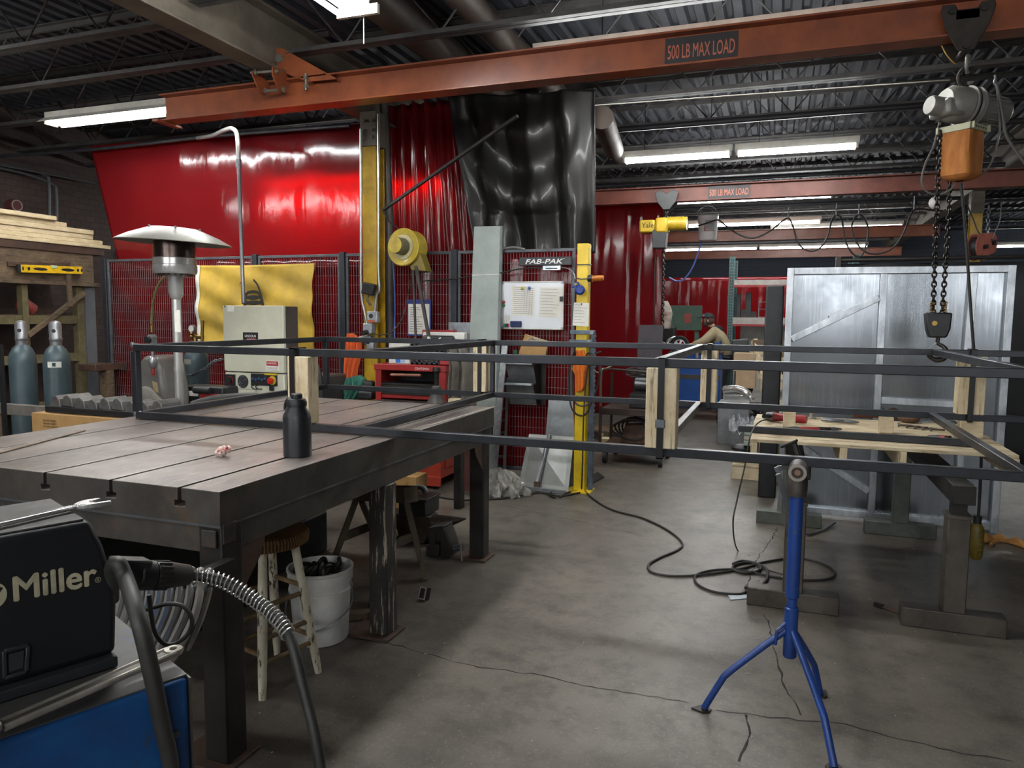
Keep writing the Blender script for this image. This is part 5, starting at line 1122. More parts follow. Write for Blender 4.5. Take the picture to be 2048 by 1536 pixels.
# steel T stands
def stand(x, label):
    t = T('steel_stand', label, 'work stand', (x, 5.1, 0))
    MB().box(x-0.05, x+0.05, 4.08, 6.1, 0.675, 0.769).build('top_beam', M('black_beam', '2a2724', 0.55, 0.3, scale=5, hx2='1d1b19'), t, bevel=0.003)
    for y in (4.19, 5.93):
        mt = grey_dirty if y < 5 else green_steel
        l = MB().box(x-0.052, x+0.052, y-0.052, y+0.052, 0.099, 0.6 if y < 5 else 0.674).build('leg', mt, t, bevel=0.006)
        if y < 5: MB().box(x-0.034, x+0.034, y-0.034, y+0.034, 0.6, 0.676).build('inner_leg', M('black_beam', '2a2724'), l); MB().box(x-0.057, x+0.057, y-0.057, y+0.057, 0.585, 0.605).build('collar', grey_dirty, l, bevel=0.002)
        MB().box(x-0.235, x+0.235, y-0.05, y+0.05, 0.0, 0.1).build('foot', mt, t, bevel=0.005)
    return t
grey_dirty = two_scale('bare_dirty_steel', '5c564f', '433e38', '2e2824', 4, 9, 0.45, 0.15, 0.5, c2=(0.55, 0.75))
stand(0.125, 'rough steel T stand under the left end of the pallet'); stand(0.89, 'rough steel T stand under the right end of the pallet')
t = T('loose_tube', 'loose black square tube lying along the pallet front', 'steel tube', (0.42, 4.62, PZ)); MB().bar((-0.21, 4.66, PZ+0.02), (1.04, 4.60, PZ+0.02), 0.038, 0.038).build('tube', black_steel, t, bevel=0.003)
for (xx, w_, lb) in ((0.085, 0.075, 'small wood block under the rail, left on the pallet'), (0.64, 0.075, 'small wood block under the rail at mid pallet'), (1.09, 0.12, 'wood block under the rail at the right pallet end')):
    tag(MB().box(xx-w_/2, xx+w_/2, 4.93, 5.02, PZ+0.001, 0.9905).build('support_block', lumber_x, bevel=0.003), lb, 'wood block', 'support blocks on the pallet')
def on(x, y, z=PZ): return P(x, y, Z=z)
def grinder(c, ang, label, body, sc=1.0):
    """angle grinder lying on its side"""
    t = T('angle_grinder', label, 'angle grinder', (c.x, c.y, c.z)); R_ = rotz(ang)
    def W(v): return c + R_ @ (V(v)*sc)
    MB().tube([W((-0.13, 0, 0.035)), W((-0.1, 0, 0.035)), W((0.02, 0, 0.034)), W((0.08, 0, 0.036))], [0.026*sc, 0.03*sc, 0.024*sc, 0.032*sc], 14).build('body', body, t)
    MB().tube([W((0.08, 0, 0.036)), W((0.13, 0, 0.036))], [0.034*sc, 0.026*sc], 14).build('gear_head', grey_steel, t)
    d = (R_ @ V((0.1, -1, 0.15))).normalized(); q = W((0.11, -0.03, 0.036)); MB().cyl(q, q+d*0.03*sc, 0.015*sc, n=12).build('spindle', dark_steel, t); MB().cyl(q+d*0.028*sc, q+d*0.034*sc, 0.05*sc, n=24).build('disc', M('abrasive_disc', '4a3a34', 0.8, scale=30), t)
    q = W((0.09, 0.03, 0.04)); e = (R_ @ V((0.15, 1, 0.1))).normalized(); MB().tube([q, q+e*0.04*sc, q+e*0.11*sc], [0.008*sc, 0.014*sc, 0.016*sc], 10).build('side_handle', black_plastic, t)
    return t
grinder(on(1572, 846), 165, 'red angle grinder behind the left wood block on the pallet', red_paint)
loopcable_pts = [on(1545, 842, PZ+0.04), on(1528, 840, PZ+0.06), on(1512, 850, PZ+0.04), P(1500, 875, Y=4.36), P(1490, 930, Y=4.3), P(1474, 1000, Y=4.2), P(1466, 1050, Y=4.1), P(1475, 1100, Z=0.01), P(1510, 1130, Z=0.008), P(1570, 1150, Z=0.008)]
tag(MB().tube(smooth(loopcable_pts, 6), 0.0045, 8).build('tool_cable', cable_black), 'black grinder cord hanging off the left pallet end', 'cord')
t = T('sanding_disc', 'red sanding disc standing on a short chrome stem', 'sanding disc', on(1622, 827)); q = V((P(1622, 829, Y=5.5).x, 5.5, PZ)); k = 1.15
MB().lathe([(0.03, 0), (0.03, 0.008), (0.013, 0.012), (0.012, 0.05), (0.02, 0.055), (0.02, 0.06)], q, 18).build('stem', chrome, t); MB().lathe([(0.0, 0.06), (0.055, 0.062), (0.057, 0.066), (0.03, 0.074), (0.0, 0.076)], q, 24).build('disc', M('disc_red', '9a3a30', 0.6, scale=20), t)
def pliers(c, ang, label, m, nm='pliers', sc=1.0):
    t = T(nm, label, 'hand tool', (c.x, c.y, c.z)); R_ = rotz(ang)
    def W(v): return c + R_ @ (V(v)*sc)
    for s in (-1, 1): MB().tube(smooth([W((0, 0.004*s, 0.014)), W((0.05, 0.018*s, 0.014)), W((0.12, 0.014*s, 0.013))], 4), 0.009*sc, 8).build('handle', m, t); MB().tube([W((0.0, 0.006*s, 0.014)), W((-0.03, 0.009*s, 0.014)), W((-0.07, 0.003*s, 0.013))], [0.011*sc, 0.01*sc, 0.004*sc], 8).build('jaw', grey_steel, t)
    return t
pliers(on(1597, 861), 12, 'red handled pliers on the pallet before the left block', M('grip_red', 'a03028', 0.5)); pliers(on(1660, 862), 200, 'black locking pliers lying mid pallet', dark_steel)
pliers(on(1690, 847), 165, 'grey pliers lying under the far rail', grey_steel, sc=1.2)
grinder(on(1745, 838), 10, 'brown headed angle grinder with red handle by the far rail', M('grinder_worn', '7a4a3c', 0.5, scale=10))
tag(MB().ball(on(1818, 836, PZ+0.03), 0.055, 12, (1.3, 1, 0.65)).build('leather_pad', M('leather_brown', '7a5c46', 0.8, scale=14, hx2='5c4434')), 'brown leather pad lying beside the grinder on the pallet', 'pad')
tag(MB().bar(on(1770, 874, PZ+0.006), on(1800, 878, PZ+0.006), 0.012, 0.012).build('red_marker', M('grip_red', 'a03028')), 'red carpenter pencil behind the loose tube', 'pencil')
t = T('putty_chisel', 'wide grey chisel with black and red grip on the pallet', 'chisel', on(1860, 876)); a2, b2, c2 = on(1817, 873, PZ+0.012), on(1856, 876, PZ+0.015), on(1900, 880, PZ+0.022)
MB().bar(a2, b2, 0.045, 0.006).build('blade', grey_steel, t); MB().tube([b2, b2.lerp(c2, 0.5), b2.lerp(c2, 0.7), c2], [0.016, 0.024, 0.02, 0.024], 12).build('grip', black_plastic, t); MB().cyl(b2.lerp(c2, 0.6), b2.lerp(c2, 0.82), 0.0235, n=12).build('red_band', red_paint, t)
for i in range(5):
    a2 = on(1800+i*16, 850+i*2.2, PZ+0.012); t = T('hex_bolt', 'steel hex bolt in the row under the far rail', 'bolt', a2, 'loose bolts on the pallet'); e = V((0.07, 0.012*(i % 3-1), 0)); MB().cyl(a2, a2+e, 0.006, n=8).build('shank', rust_brown, t); MB().cyl(a2, a2-e.normalized()*0.012, 0.013, n=6).build('head', grey_steel, t)
t = T('combination_wrench', 'bright combination wrench lying behind the cross rail on the pallet', 'wrench', on(1900, 846)); a2, b2 = on(1845, 845, PZ+0.01), on(1915, 842, PZ+0.01); MB().bar(a2, b2, 0.014, 0.008).build('shank', chrome, t, bevel=0.002); MB().lathe([(0.012, -0.006), (0.022, -0.006), (0.022, 0.006), (0.012, 0.006)], b2, 16).build('ring', chrome, t)
# --- blue roller stand
stand_blue = two_scale('chipped_blue_paint', '1b3f86', '15326a', '4d5660', 5, 16, 0.4, 0.1, c2=(0.6, 0.68))
hx_, hy_ = 0.09, 2.99
t = T('tripod_stand', 'blue tripod pipe stand holding up the tube frame', 'tripod stand', (hx_, hy_, 0))
MB().lathe([(0.022, 0.25), (0.026, 0.255), (0.026, 0.45), (0.022, 0.455)], (hx_, hy_, 0), 22).build('socket', stand_blue, t)
MB().lathe([(0.019, 0.45), (0.019, 0.49), (0.0255, 0.495), (0.0255, 0.925)], (hx_, hy_, 0), 22).build('post', stand_blue, t)
for (pix, fp) in ([(1560, 1268, 0.36), (1440, 1368, 0.17), (1408, 1420, 0.012)], (-0.225, 2.926)), ([(1600, 1262, 0.36), (1632, 1345, 0.17), (1640, 1388, 0.012)], (0.224, 3.224)), ([(1597, 1262, 0.36), (1640, 1400, 0.19), (1668, 1530, 0.012)], (0.244, 2.69)):
    f = V((fp[0], fp[1], 0)); h_ = V((hx_, hy_, 0)); dr = (f-h_); dr.z = 0
    l = MB().tube(smooth([h_+dr*0.05+V((0, 0, 0.36)), h_+dr*0.35+V((0, 0, 0.275)), h_+dr*0.72+V((0, 0, 0.165)), h_+dr*0.8+V((0, 0, 0.13)), f+V((0, 0, 0.008))], 4), 0.0135, 14).build('leg', stand_blue, t)
    e = dr.normalized(); MB().prism([f+rotz(a3) @ e*(0.03 if a3 else 0.05)+V((0, 0, 0.001)) for a3 in (0, 40, 80, 120, 180, 240, 280, 320)], (0, 0, 0.006)).build('foot_plate', dark_steel, l)
MB().tube([(hx_-0.02, hy_-0.01, 0.39), (hx_-0.05, hy_-0.02, 0.36), (hx_-0.055, hy_-0.02, 0.3)], 0.007, 8).build('locking_handle', stand_blue, t)
iron = M('stand_head_iron', '4a443e', 0.5, 0.4, scale=10, hx2='332e2a')
MB().lathe([(0.036, 0.9), (0.036, 0.98), (0.033, 0.985)], (hx_, hy_, 0), 22).build('head', iron, t)
q = V((hx_, hy_, 1.0)); dn = V((-0.05, -1, 0)).normalized()
MB().cyl(q-dn*0.055, q+dn*0.055, 0.034, n=24).build('roller', iron, t); MB().lathe([(0.022, 0.054), (0.033, 0.054), (0.033, 0.06), (0.022, 0.06)], q, 22, dn).build('roller_ring', M('ring_worn', '9a9288', 0.5), t); MB().cyl(q+dn*0.054, q+dn*0.058, 0.011, n=14).build('axle', M('brown_axle', '8a6a55', 0.5), t)
# clamp on the rail beside it
t = T('bar_clamp', 'black screw clamp fixed on the rail behind the blue stand', 'clamp', P(1600, 940, Y=3.2))
a2, b2 = P(1588, 884, Y=3.25), P(1604, 935, Y=3.2); MB().tube([a2, b2], 0.011, 10).build('screw', dark_steel, t); MB().tube([P(1563, 894, Y=3.28), P(1594, 881, Y=3.22)], 0.006, 8).build('tommy_bar', dark_steel, t)
MB().obox(b2, (0.05, 0.07, 0.03), rotz(10)).obox(b2+V((0.02, 0.01, -0.02)), (0.03, 0.03, 0.06)).build('jaw', dark_steel, t, bevel=0.005); MB().bar(P(1556, 948, Y=3.2), P(1583, 1035, Y=3.2), 0.022, 0.022).build('bar', M('clamp_grey', '5e6062', 0.45, 0.5), t, bevel=0.002); MB().bar(P(1550, 940, Y=3.2), P(1600, 922, Y=3.2), 0.02, 0.02).build('arm', grey_steel, t)
# --- chain hoist on the near crane beam
HY, HK = 5.25, 1.14
class KB(MB):
    """hoist parts modelled a little larger"""
    def lathe(s, prof, o, n=24, axis=ZA): return MB.lathe(s, [(r*HK, z*HK) for r, z in prof], o, n, axis)
    def obox(s, c, sz, R=None): return MB.obox(s, c, V(sz)*HK, R)
tr = T('beam_trolley', 'dark trolley riding on the near crane beam above the hoist', 'trolley', P(1926, 70, Y=HY))
tc_ = P(1926, 66, Y=HY); trm = M('trolley_dark', '3a332c', 0.6, 0.3, scale=8, hx2='29241f')
for s in (-1, 1):
    yy = HY+s*0.095; MB().prism([(tc_.x+x*HK, yy, BZ+z*HK) for x, z in ((-0.125, 0.12), (-0.12, 0.15), (-0.06, 0.15), (-0.045, 0.12), (0.045, 0.12), (0.06, 0.15), (0.12, 0.15), (0.125, 0.12), (0.1, 0.03), (0.035, -0.09), (-0.035, -0.09), (-0.1, 0.03))], (0, 0.01*s, 0)).build('side_plate', trm, tr, bevel=0.004)
    for dx in (-0.07, 0.07): MB().cyl((tc_.x+dx, yy-0.012*s, BZ+0.05), (tc_.x+dx, yy-0.05*s, BZ+0.05), 0.034, n=18).build('wheel', dark_steel, tr); MB().cyl((tc_.x+dx*1.2, yy+0.01*s, BZ+0.13), (tc_.x+dx*1.2, yy+0.025*s, BZ+0.13), 0.02, n=8).build('bolt', dark_steel, tr)
MB().cyl((tc_.x, HY-0.12, BZ-0.08), (tc_.x, HY+0.12, BZ-0.08), 0.016, n=10).build('axle', dark_steel, tr)
MB().box(tc_.x-0.06, tc_.x+0.06, HY-0.105, HY-0.103, BZ+0.08, BZ+0.13).build('name_plate', dark_steel, tr)
hgm = M('hoist_grey', '8c8a84', 0.42, 0.2, scale=4, hx2='74726c')
ho = T('chain_hoist', 'grey electric chain hoist with orange chain bag', 'hoist', P(1930, 215, Y=HY))
c = P(1930, 213, Y=HY); d = V((0.86, 0.48, -0.1)).normalized()
def hp(s, up=0.0, side=0.0): sd = ZA.cross(d).normalized(); return c + (d*s + ZA*up + sd*side)*HK
KB().lathe([(0.0, 0.02), (0.085, 0.02), (0.095, 0.05), (0.075, 0.09), (0.078, 0.22), (0.068, 0.235), (0.05, 0.245), (0.0, 0.248)], c, 28, d).build('motor', hgm, ho)
fins = KB()
for k in range(14): a3 = 6.283*k/14; s1, s2, _ = basis(d); o2 = (s1*math.cos(a3)*0.079+s2*math.sin(a3)*0.079)*HK; fins.bar(c+d*0.1*HK+o2, c+d*0.21*HK+o2, 0.006, 0.006)
fins.build('motor_fin', hgm, ho)
KB().lathe([(0.0, -0.13), (0.07, -0.13), (0.092, -0.1), (0.095, -0.01), (0.08, 0.0), (0.0, 0.0)], c, 26, d).build('gear_case', hgm, ho); KB().lathe([(0.0, -0.215), (0.045, -0.215), (0.05, -0.205), (0.05, -0.12), (0.0, -0.12)], hp(0, -0.025), 22, d).build('end_cover', hgm, ho)
KB().obox(hp(-0.1, -0.03), (0.12, 0.15, 0.09), rotz(29)).build('brake_box', hgm, ho, bevel=0.02); KB().lathe([(0.088, 0.0), (0.1, 0.0), (0.1, 0.018), (0.088, 0.018)], c, 28, d).build('black_band', black_plastic, ho)
for k in (0.04, -0.005): KB().lathe([(0.09, 0), (0.106, 0), (0.106, 0.009), (0.09, 0.009)], hp(k), 28, d).build('flange', hgm, ho)
ring = KB(); rc = hp(0.0, 0.15); ring.tube(arc(rc, 0.055, 40, 330, 20, (0.9, 0.4, 0), (0, 0, 1)), 0.011, 8); ring.tube([rc+V((0, 0, -0.052)), hp(0, 0.08)], 0.014, 8); ring.build('suspension_hook', trm, ho)
ring = KB(); ring.tube(arc(rc+V((0, 0, 0.08)), 0.048, 0, 350, 20, (0.3, 0.9, 0), (0, 0, 1)), 0.011, 8, closed=True); ring.build('shackle', hgm, ho)
bag_m = M('orange_canvas', 'c07a3a', 0.8, 0, scale=5, hx2='9c5e28', bump=0.1, stretch=(3, 3, 0.6))
bc = P(1926, 262, Y=HY); bz1 = bc.z; bz0 = P(1926, 362, Y=HY).z; hw = 0.089; R45 = rotz(52)
def bagf(u, v):
    a3 = 6.283*u; k = 1/max(abs(math.cos(a3)), abs(math.sin(a3))); k = min(k, 1.3); r_ = hw*k*(1+0.02*math.sin(8*a3+6*v)+0.06*v*(1 if v < 0.9 else 0.3)*0.5)
    if v > 0.86: r_ *= math.cos((v-0.86)/0.14*1.3)
    p = R45 @ V((math.cos(a3)*r_, math.sin(a3)*r_, 0)); return V((bc.x, bc.y, 0))+p+V((0, 0, bz1+(bz0-bz1)*min(1, v/0.97)))
KB().grid(bagf, 48, 24).build('canvas_bag', bag_m, ho)
fr = KB()
for a3 in (0, 90, 180, 270): Rk = rotz(52+a3); q = V((bc.x, bc.y, bz1))+Rk @ V((hw+0.004, 0, 0.005)); fr.obox(q, (0.006, 2*hw+0.02, 0.034), Rk)
fr.build('bag_frame', M('frame_cream', 'b9b79c', 0.5, 0.2), ho, bevel=0.002)
fr = KB()
for k in range(6): Rk = rotz(52-90); q = V((bc.x, bc.y, bz1+0.005))+Rk @ V((hw+0.007, -0.07+k*0.028, 0)); fr.obox(q, (0.004, 0.007, 0.007), Rk)
fr.build('rivet', dark_steel, ho)
chain([P(1882, 242, Y=HY-0.02), P(1872, 440, Y=HY-0.02), P(1866, 630, Y=HY)], 'load_chain', 'left fall of dark load chain below the grey hoist', 'chain', M('chain_dark', '4a4744', 0.35, 0.8, scale=20, hx2='2d2b29'), 0.041, 0.0055)
chain([P(1903, 250, Y=HY+0.11), P(1897, 440, Y=HY+0.08), P(1884, 630, Y=HY)], 'load_chain', 'right fall of dark load chain passing behind the orange bag', 'chain', M('chain_dark', '4a4744'), 0.041, 0.0055)
hb = T('hook_block', 'black hook block with steel hook hanging over the tube frame', 'hook', P(1874, 650, Y=HY))
A = P(1874, 650, Y=HY); pol = [(-0.066, 0.068), (0.066, 0.068), (0.062, -0.02), (0.045, -0.07), (-0.04, -0.07), (-0.055, -0.02)]
KB().prism([(A.x+x*HK, HY-0.04, A.z+z*HK) for x, z in pol], (0, 0.08, 0)).build('block', black_plastic, hb, bevel=0.01)
KB().cyl((A.x-0.022, HY-0.041, A.z+0.011), (A.x-0.022, HY-0.05, A.z+0.011), 0.015, n=12).build('bolt', brass, hb)
for dx in (-0.026, 0.032):
    sp = KB(); pts = [V((A.x+dx*HK+0.016*math.cos(k*1.05), HY+0.016*math.sin(k*1.05), A.z+0.078+k*0.0018)) for k in range(38)]; sp.tube(pts, 0.0028, 5); sp.build('chain_spring', brass, hb)
hk = KB(); q = V((A.x+0.011, HY, A.z-0.08)); pts = [q+V(e)*HK for e in ((0, 0, 0), (0, 0, -0.03), (0.03, 0, -0.05), (0.045, 0, -0.085), (0.03, 0, -0.115), (-0.005, 0, -0.122), (-0.04, 0, -0.1), (-0.05, 0, -0.07))]
hk.tube(smooth(pts, 4), [0.012]*9+[0.017]*12+[0.014]*4+[0.009]*4, 10).build('hook', M('hook_steel', '55504a', 0.35, 0.8, scale=10, hx2='3a3632'), hb); KB().bar(q+V((-0.052, 0, -0.08)), q+V((-0.009, 0, -0.032)), 0.023, 0.008).build('latch', grey_steel, hb)
# pendant control
tag(MB().tube(smooth([P(1922, 366, Y=HY-0.02), P(1932, 480, Y=HY), P(1946, 680, Y=5.24), P(1957, 800, Y=5.25), P(1963, 900, Y=5.25), P(1956, 1046, Y=5.25)], 6), 0.009, 8).build('pendant_cable', cable_black), 'long black pendant cable hanging from the hoist past the pallet', 'cable')
pd = T('pendant_control', 'yellow push button pendant hanging near the floor', 'pendant control', P(1953, 1120, Y=5.25))
A, B = P(1954, 1050, Y=5.25), P(1951, 1118, Y=5.25)
MB().tube([A+V((0, 0, 0.02)), A, A.lerp(B, 0.12), A.lerp(B, 0.6), A.lerp(B, 0.9), B], [0.019, 0.031, 0.042, 0.042, 0.036, 0.024], 16).build('housing', M('pendant_yellow', '7d6a1c', 0.45, 0, scale=8, hx2='5c4e16'), pd); MB().cyl(A+V((0, 0, 0.06)), A, 0.024, n=14).build('gland', black_plastic, pd)
for k in range(5): q = A.lerp(B, 0.2+k*0.15)+V((0.01, -0.041, 0)); MB().obox(q, (0.02, 0.012, 0.016)).build('button', M('pendant_button', '6f5f1c', 0.5), pd, bevel=0.003)
def wire(pix, Y, r, name, label, m=None, cat='cable'):
    pts = [P(p[0], p[1], Y=(p[2] if len(p) > 2 else Y)) for p in pix]; return tag(MB().tube(smooth(pts, 6), r, 8).build(name, m or cable_black), label, cat)
wire([(1880, 240), (1868, 290), (1850, 330), (1843, 365), (1856, 385), (1880, 389), (1898, 382), (1910, 368)], HY, 0.006, 'hoist_lead', 'grey cable loop hanging left below the grey hoist', M('lead_grey', '5c5a56', 0.5))
wire([(1991, 152), (1995, 190), (1999, 240), (1998, 270), (1985, 320), (1968, 345), (1950, 355)], HY, 0.006, 'hoist_lead', 'grey cable dropping right of the hoist to its bag', M('lead_grey', '5c5a56'))
wire([(1992, 165), (2000, 200), (2008, 250), (2012, 270), (2030, 300), (2060, 340)], HY, 0.009, 'supply_cable', 'thicker supply cable leading from the hoist to the right edge', M('lead_grey', '5c5a56'))
wire([(1990, 150), (1991, 158), (1989, 166), (1993, 172)], HY, 0.008, 'cable_hook', 'bright small hook holding the cables right of the hoist', grey_steel, 'hook')
wire([(1884, 92), (1892, 108), (1906, 124), (1912, 128)], HY, 0.005, 'bent_wire', 'bent wire hook hanging by the trolley', brass, 'wire')
wire([(1925, 140), (1950, 118), (1968, 106)], HY, 0.003, 'bent_wire', 'thin straight wire sticking out above the hoist', grey_steel, 'wire')
# taut wire rope across
tag(MB().tube([P(1190, 211, Y=6.0), P(1900, 160, Y=6.0)], 0.005, 6).build('tension_wire', M('pale_wire_rope', '8c8882', 0.4, 0.6)), 'thin taut wire running under the joists toward the hoist', 'wire')
# --- second hoist
yh = M('hoist_yellow', 'c0a028', 0.42, 0, scale=4, hx2='9c821f'); Yh = 9.6
t = T('yellow_chain_hoist', 'yellow chain hoist under the farther crane beam', 'hoist', P(1325, 450, Y=Yh))
A, B = P(1281, 467, Y=Yh), P(1312, 441, Y=Yh); MB().box(A.x, B.x, Yh-0.1, Yh+0.1, A.z, B.z).build('control_box', yh, t, bevel=0.02)
MB().text('Yale', (A.x+0.03, Yh-0.101, A.z+0.06), (1, 0, 0), (0, 0, 1), 0.09, 0.001, 0.006).build('lettering', sign_m, t, flat=True)
A, B = P(1312, 468, Y=Yh), P(1338, 436, Y=Yh); MB().box(A.x, B.x, Yh-0.11, Yh+0.11, A.z, B.z).build('gear_case', yh, t, bevel=0.03)
a2, b2 = P(1336, 448, Y=Yh), P(1374, 447, Y=Yh); mb = MB().cyl(a2, b2, 0.085, n=26); mb.build('motor', yh, t); mb = MB()
for k in range(9): mb.lathe([(0.08, 0), (0.092, 0), (0.092, 0.008), (0.08, 0.008)], a2.lerp(b2, 0.1+k*0.085), 26, b2-a2)
mb.build('cooling_ring', yh, t)
A, B = P(1305, 498, Y=Yh), P(1336, 460, Y=Yh); MB().prism([(A.x, Yh-0.1, B.z), (B.x, Yh-0.1, B.z), (B.x-0.02, Yh-0.1, A.z), (A.x+0.015, Yh-0.1, A.z)], (0, 0.18, 0)).build('chain_bin', M('bin_grey', '3a3c3f', 0.5), t, bevel=0.01)
q = P(1332, 395, Y=Yh); tt = T('beam_trolley', 'black trolley on the farther crane beam over the yellow hoist', 'trolley', q)
for s in (-1, 1): MB().prism([(q.x+x, 9.75+s*0.085, 3.07+z) for x, z in ((-0.15, 0.12), (-0.08, 0.15), (0, 0.1), (0.08, 0.15), (0.15, 0.12), (0.12, 0.0), (0.04, -0.1), (-0.04, -0.1), (-0.12, 0.0))], (0, 0.012*s, 0)).build('side_plate', black_plastic, tt, bevel=0.004)
MB().cyl((q.x, 9.65, 3.0), (q.x, 9.85, 3.0), 0.016, n=10).build('axle', black_plastic, tt)
chain([V((q.x, 9.7, 3.0)), P(1333, 436, Y=9.65)], 'suspension_chain', 'short chain between trolley and yellow hoist', 'chain', M('chain_dark', '4a4744'), 0.05, 0.008)
chain([P(1328, 498, Y=Yh), P(1326, 600, Y=Yh), P(1324, 690, Y=Yh)], 'load_chain', 'load chain hanging from the yellow hoist', 'chain', M('chain_dark', '4a4744'), 0.05, 0.009)
tag(MB().ball(P(1323, 690, Y=Yh), 0.06, 12, (1, 1, 0.8)).build('chain_hook', black_plastic), 'black hook at the end of the yellow hoist chain', 'hook')
wire([(1311, 497), (1309, 560), (1308, 640), (1307, 700)], Yh, 0.006, 'pendant_cable', 'thin dark pendant cable beside the yellow hoist chain')
# hanging bucket and festoon
t = T('hanging_bucket', 'white plastic bucket hung upside in the air from the festoon', 'bucket', P(1415, 482, Y=11)); q0, q1 = P(1415, 481, Y=11), P(1415, 433, Y=11); hgt = q1.z-q0.z
MB().lathe([(0.0, 0), (0.12, 0.0), (0.125, 0.01), (0.14, hgt-0.06), (0.148, hgt-0.058), (0.148, hgt-0.02), (0.15, hgt), (0.14, hgt), (0.13, hgt-0.05)], q0, 28).build('shell', M('bucket_white', 'fafafa', 0.4, scale=5, hx2='ececec'), t)
MB().tube(arc(q1, 0.15, 0, 180, 14, (1, 0, 0), (0, 0, 1)), 0.004, 6).build('bail', grey_steel, t); mb = MB(); mb.box(q0.x-0.03, q0.x+0.09, q0.y-0.142, q0.y-0.136, q0.z+0.14, q0.z+0.27).build('label', M('label_grey', 'b8bac0', 0.6), t)
mb = MB(); mb.box(q0.x-0.04, q0.x-0.025, q0.y-0.143, q0.y-0.138, q0.z+0.12, q0.z+0.2).box(q0.x-0.04, q0.x+0.1, q0.y-0.143, q0.y-0.138, q0.z+0.12, q0.z+0.13).build('red_print', M('print_red', 'c08078', 0.6), t)
wire([(1402, 482), (1398, 500), (1385, 535), (1368, 558), (1352, 562), (1338, 555)], 11, 0.012, 'blue_tube', 'blue tube drooping from the hanging bucket', M('tube_blue', '5a6cb4', 0.4), 'tube')
wire([(1395, 452), (1415, 446), (1436, 440), (1450, 450), (1480, 470), (1508, 476), (1540, 462), (1565, 442), (1577, 437), (1585, 450), (1597, 487), (1618, 502), (1640, 496), (1655, 472), (1664, 440), (1674, 430), (1684, 440), (1690, 480), (1706, 508), (1722, 512), (1732, 490), (1736, 455), (1722, 430), (1708, 438), (1704, 462), (1720, 495), (1745, 508), (1780, 500), (1805, 470), (1822, 428), (1834, 418), (1860, 420), (1885, 422)], 10.6, 0.011, 'festoon_cable', 'black festoon cable hanging in loops below the far lamps')
for (x, y) in ((1577, 430), (1673, 422), (1718, 424), (1829, 408)): q = P(x, y, Y=10.6); tag(MB().cyl(q-V((0, 0, 0.08)), q+V((0, 0, 0.1)), 0.01, n=6).build('festoon_hanger', grey_steel), 'small hanger clip carrying the festoon cable loops', 'hanger', 'festoon hangers')
tag(MB().tube([P(1540, 423, Y=10.6), P(1870, 410, Y=10.6)], 0.008, 6).build('festoon_wire', M('pale_wire_rope', '8c8882')), 'taut wire that the festoon cable hangs from', 'wire')
# hose reels far right
for i, (x, y, r_) in enumerate(((1958, 494, 0.16), (1973, 487, 0.13))):
    q = P(x, y, Y=10.2+i*0.25); t = T('hose_reel', ('larger faded red hose reel left of its neighbour' if not i else 'smaller faded red hose reel right of its neighbour'), 'hose reel', q); ax = V((0.75, -0.65, 0)).normalized()
    rm = M('reel_red', '9a5648', 0.5, 0, scale=6, hx2='7c4238')
    MB().cyl(q-ax*0.06, q-ax*0.045, r_, n=28).build('flange', rm, t); MB().cyl(q+ax*0.045, q+ax*0.06, r_, n=28).build('flange', rm, t); MB().cyl(q-ax*0.045, q+ax*0.045, r_*0.7, n=24).build('wound_hose', black_rubber, t); MB().cyl(q-ax*0.1, q+ax*0.1, 0.025, n=12).build('axle', dark_steel, t)
chain([P(1978, 412, Y=10.4), P(1975, 470, Y=10.4)], 'reel_chain', 'short chain holding the hose reels', 'chain', grey_steel, 0.06, 0.009)
wire([(1930, 400), (1945, 435), (1960, 468), (1985, 480), (2020, 478), (2048, 466)], 10.3, 0.008, 'reel_cable', 'dark cable passing behind the hose reels to the right edge')
wire([(2003, 405), (2000, 440), (1990, 465), (1985, 478)], 10.3, 0.006, 'reel_cable', 'thin grey wire hanging right of the hose reels', M('lead_grey', '5c5a56'))
tag(MB().ball(P(1868, 406, Y=9.4), 0.055, 12, (1, 1, 1.2)).build('floodlight', white_enamel), 'small white round floodlight under the far crane beam', 'floodlight')
# --- dark screen behind the aluminium panel
scr = M('black_screen', '16171b', 0.6, 0, scale=3, hx2='101115')
t = T('welding_screen', 'dark welding screen on a pipe frame behind the aluminium panel', 'screen', (2.1, 7.0, 0))
MB().grid(lambda u, v: V((0.48+3.4*u, 7.0+0.02*math.sin(40*u), 2.06-1.78*v)), 60, 6).build('curtain_sheet', scr, t, solid=0.004, angle=80)
MB().tube([(0.45, 7.0, 2.09), (3.9, 7.0, 2.11)], 0.017, 10).build('top_pipe', dark_steel, t); MB().tube([(0.46, 7.0, 0), (0.46, 7.0, 2.09)], 0.017, 10).build('side_pipe', dark_steel, t); MB().tube([(3.88, 7.0, 0), (3.88, 7.0, 2.09)], 0.017, 10).build('side_pipe', dark_steel, t)
MB().box(0.44, 0.48, 6.96, 7.04, 2.03, 2.12).build('corner_fitting', dark_steel, t)
tag(MB().box(-0.12, 0.03, 6.75, 7.4, 0, 1.87).build('black_cabinet', black_plastic, bevel=0.012), 'tall narrow black cabinet edge left of the aluminium panel', 'cabinet')
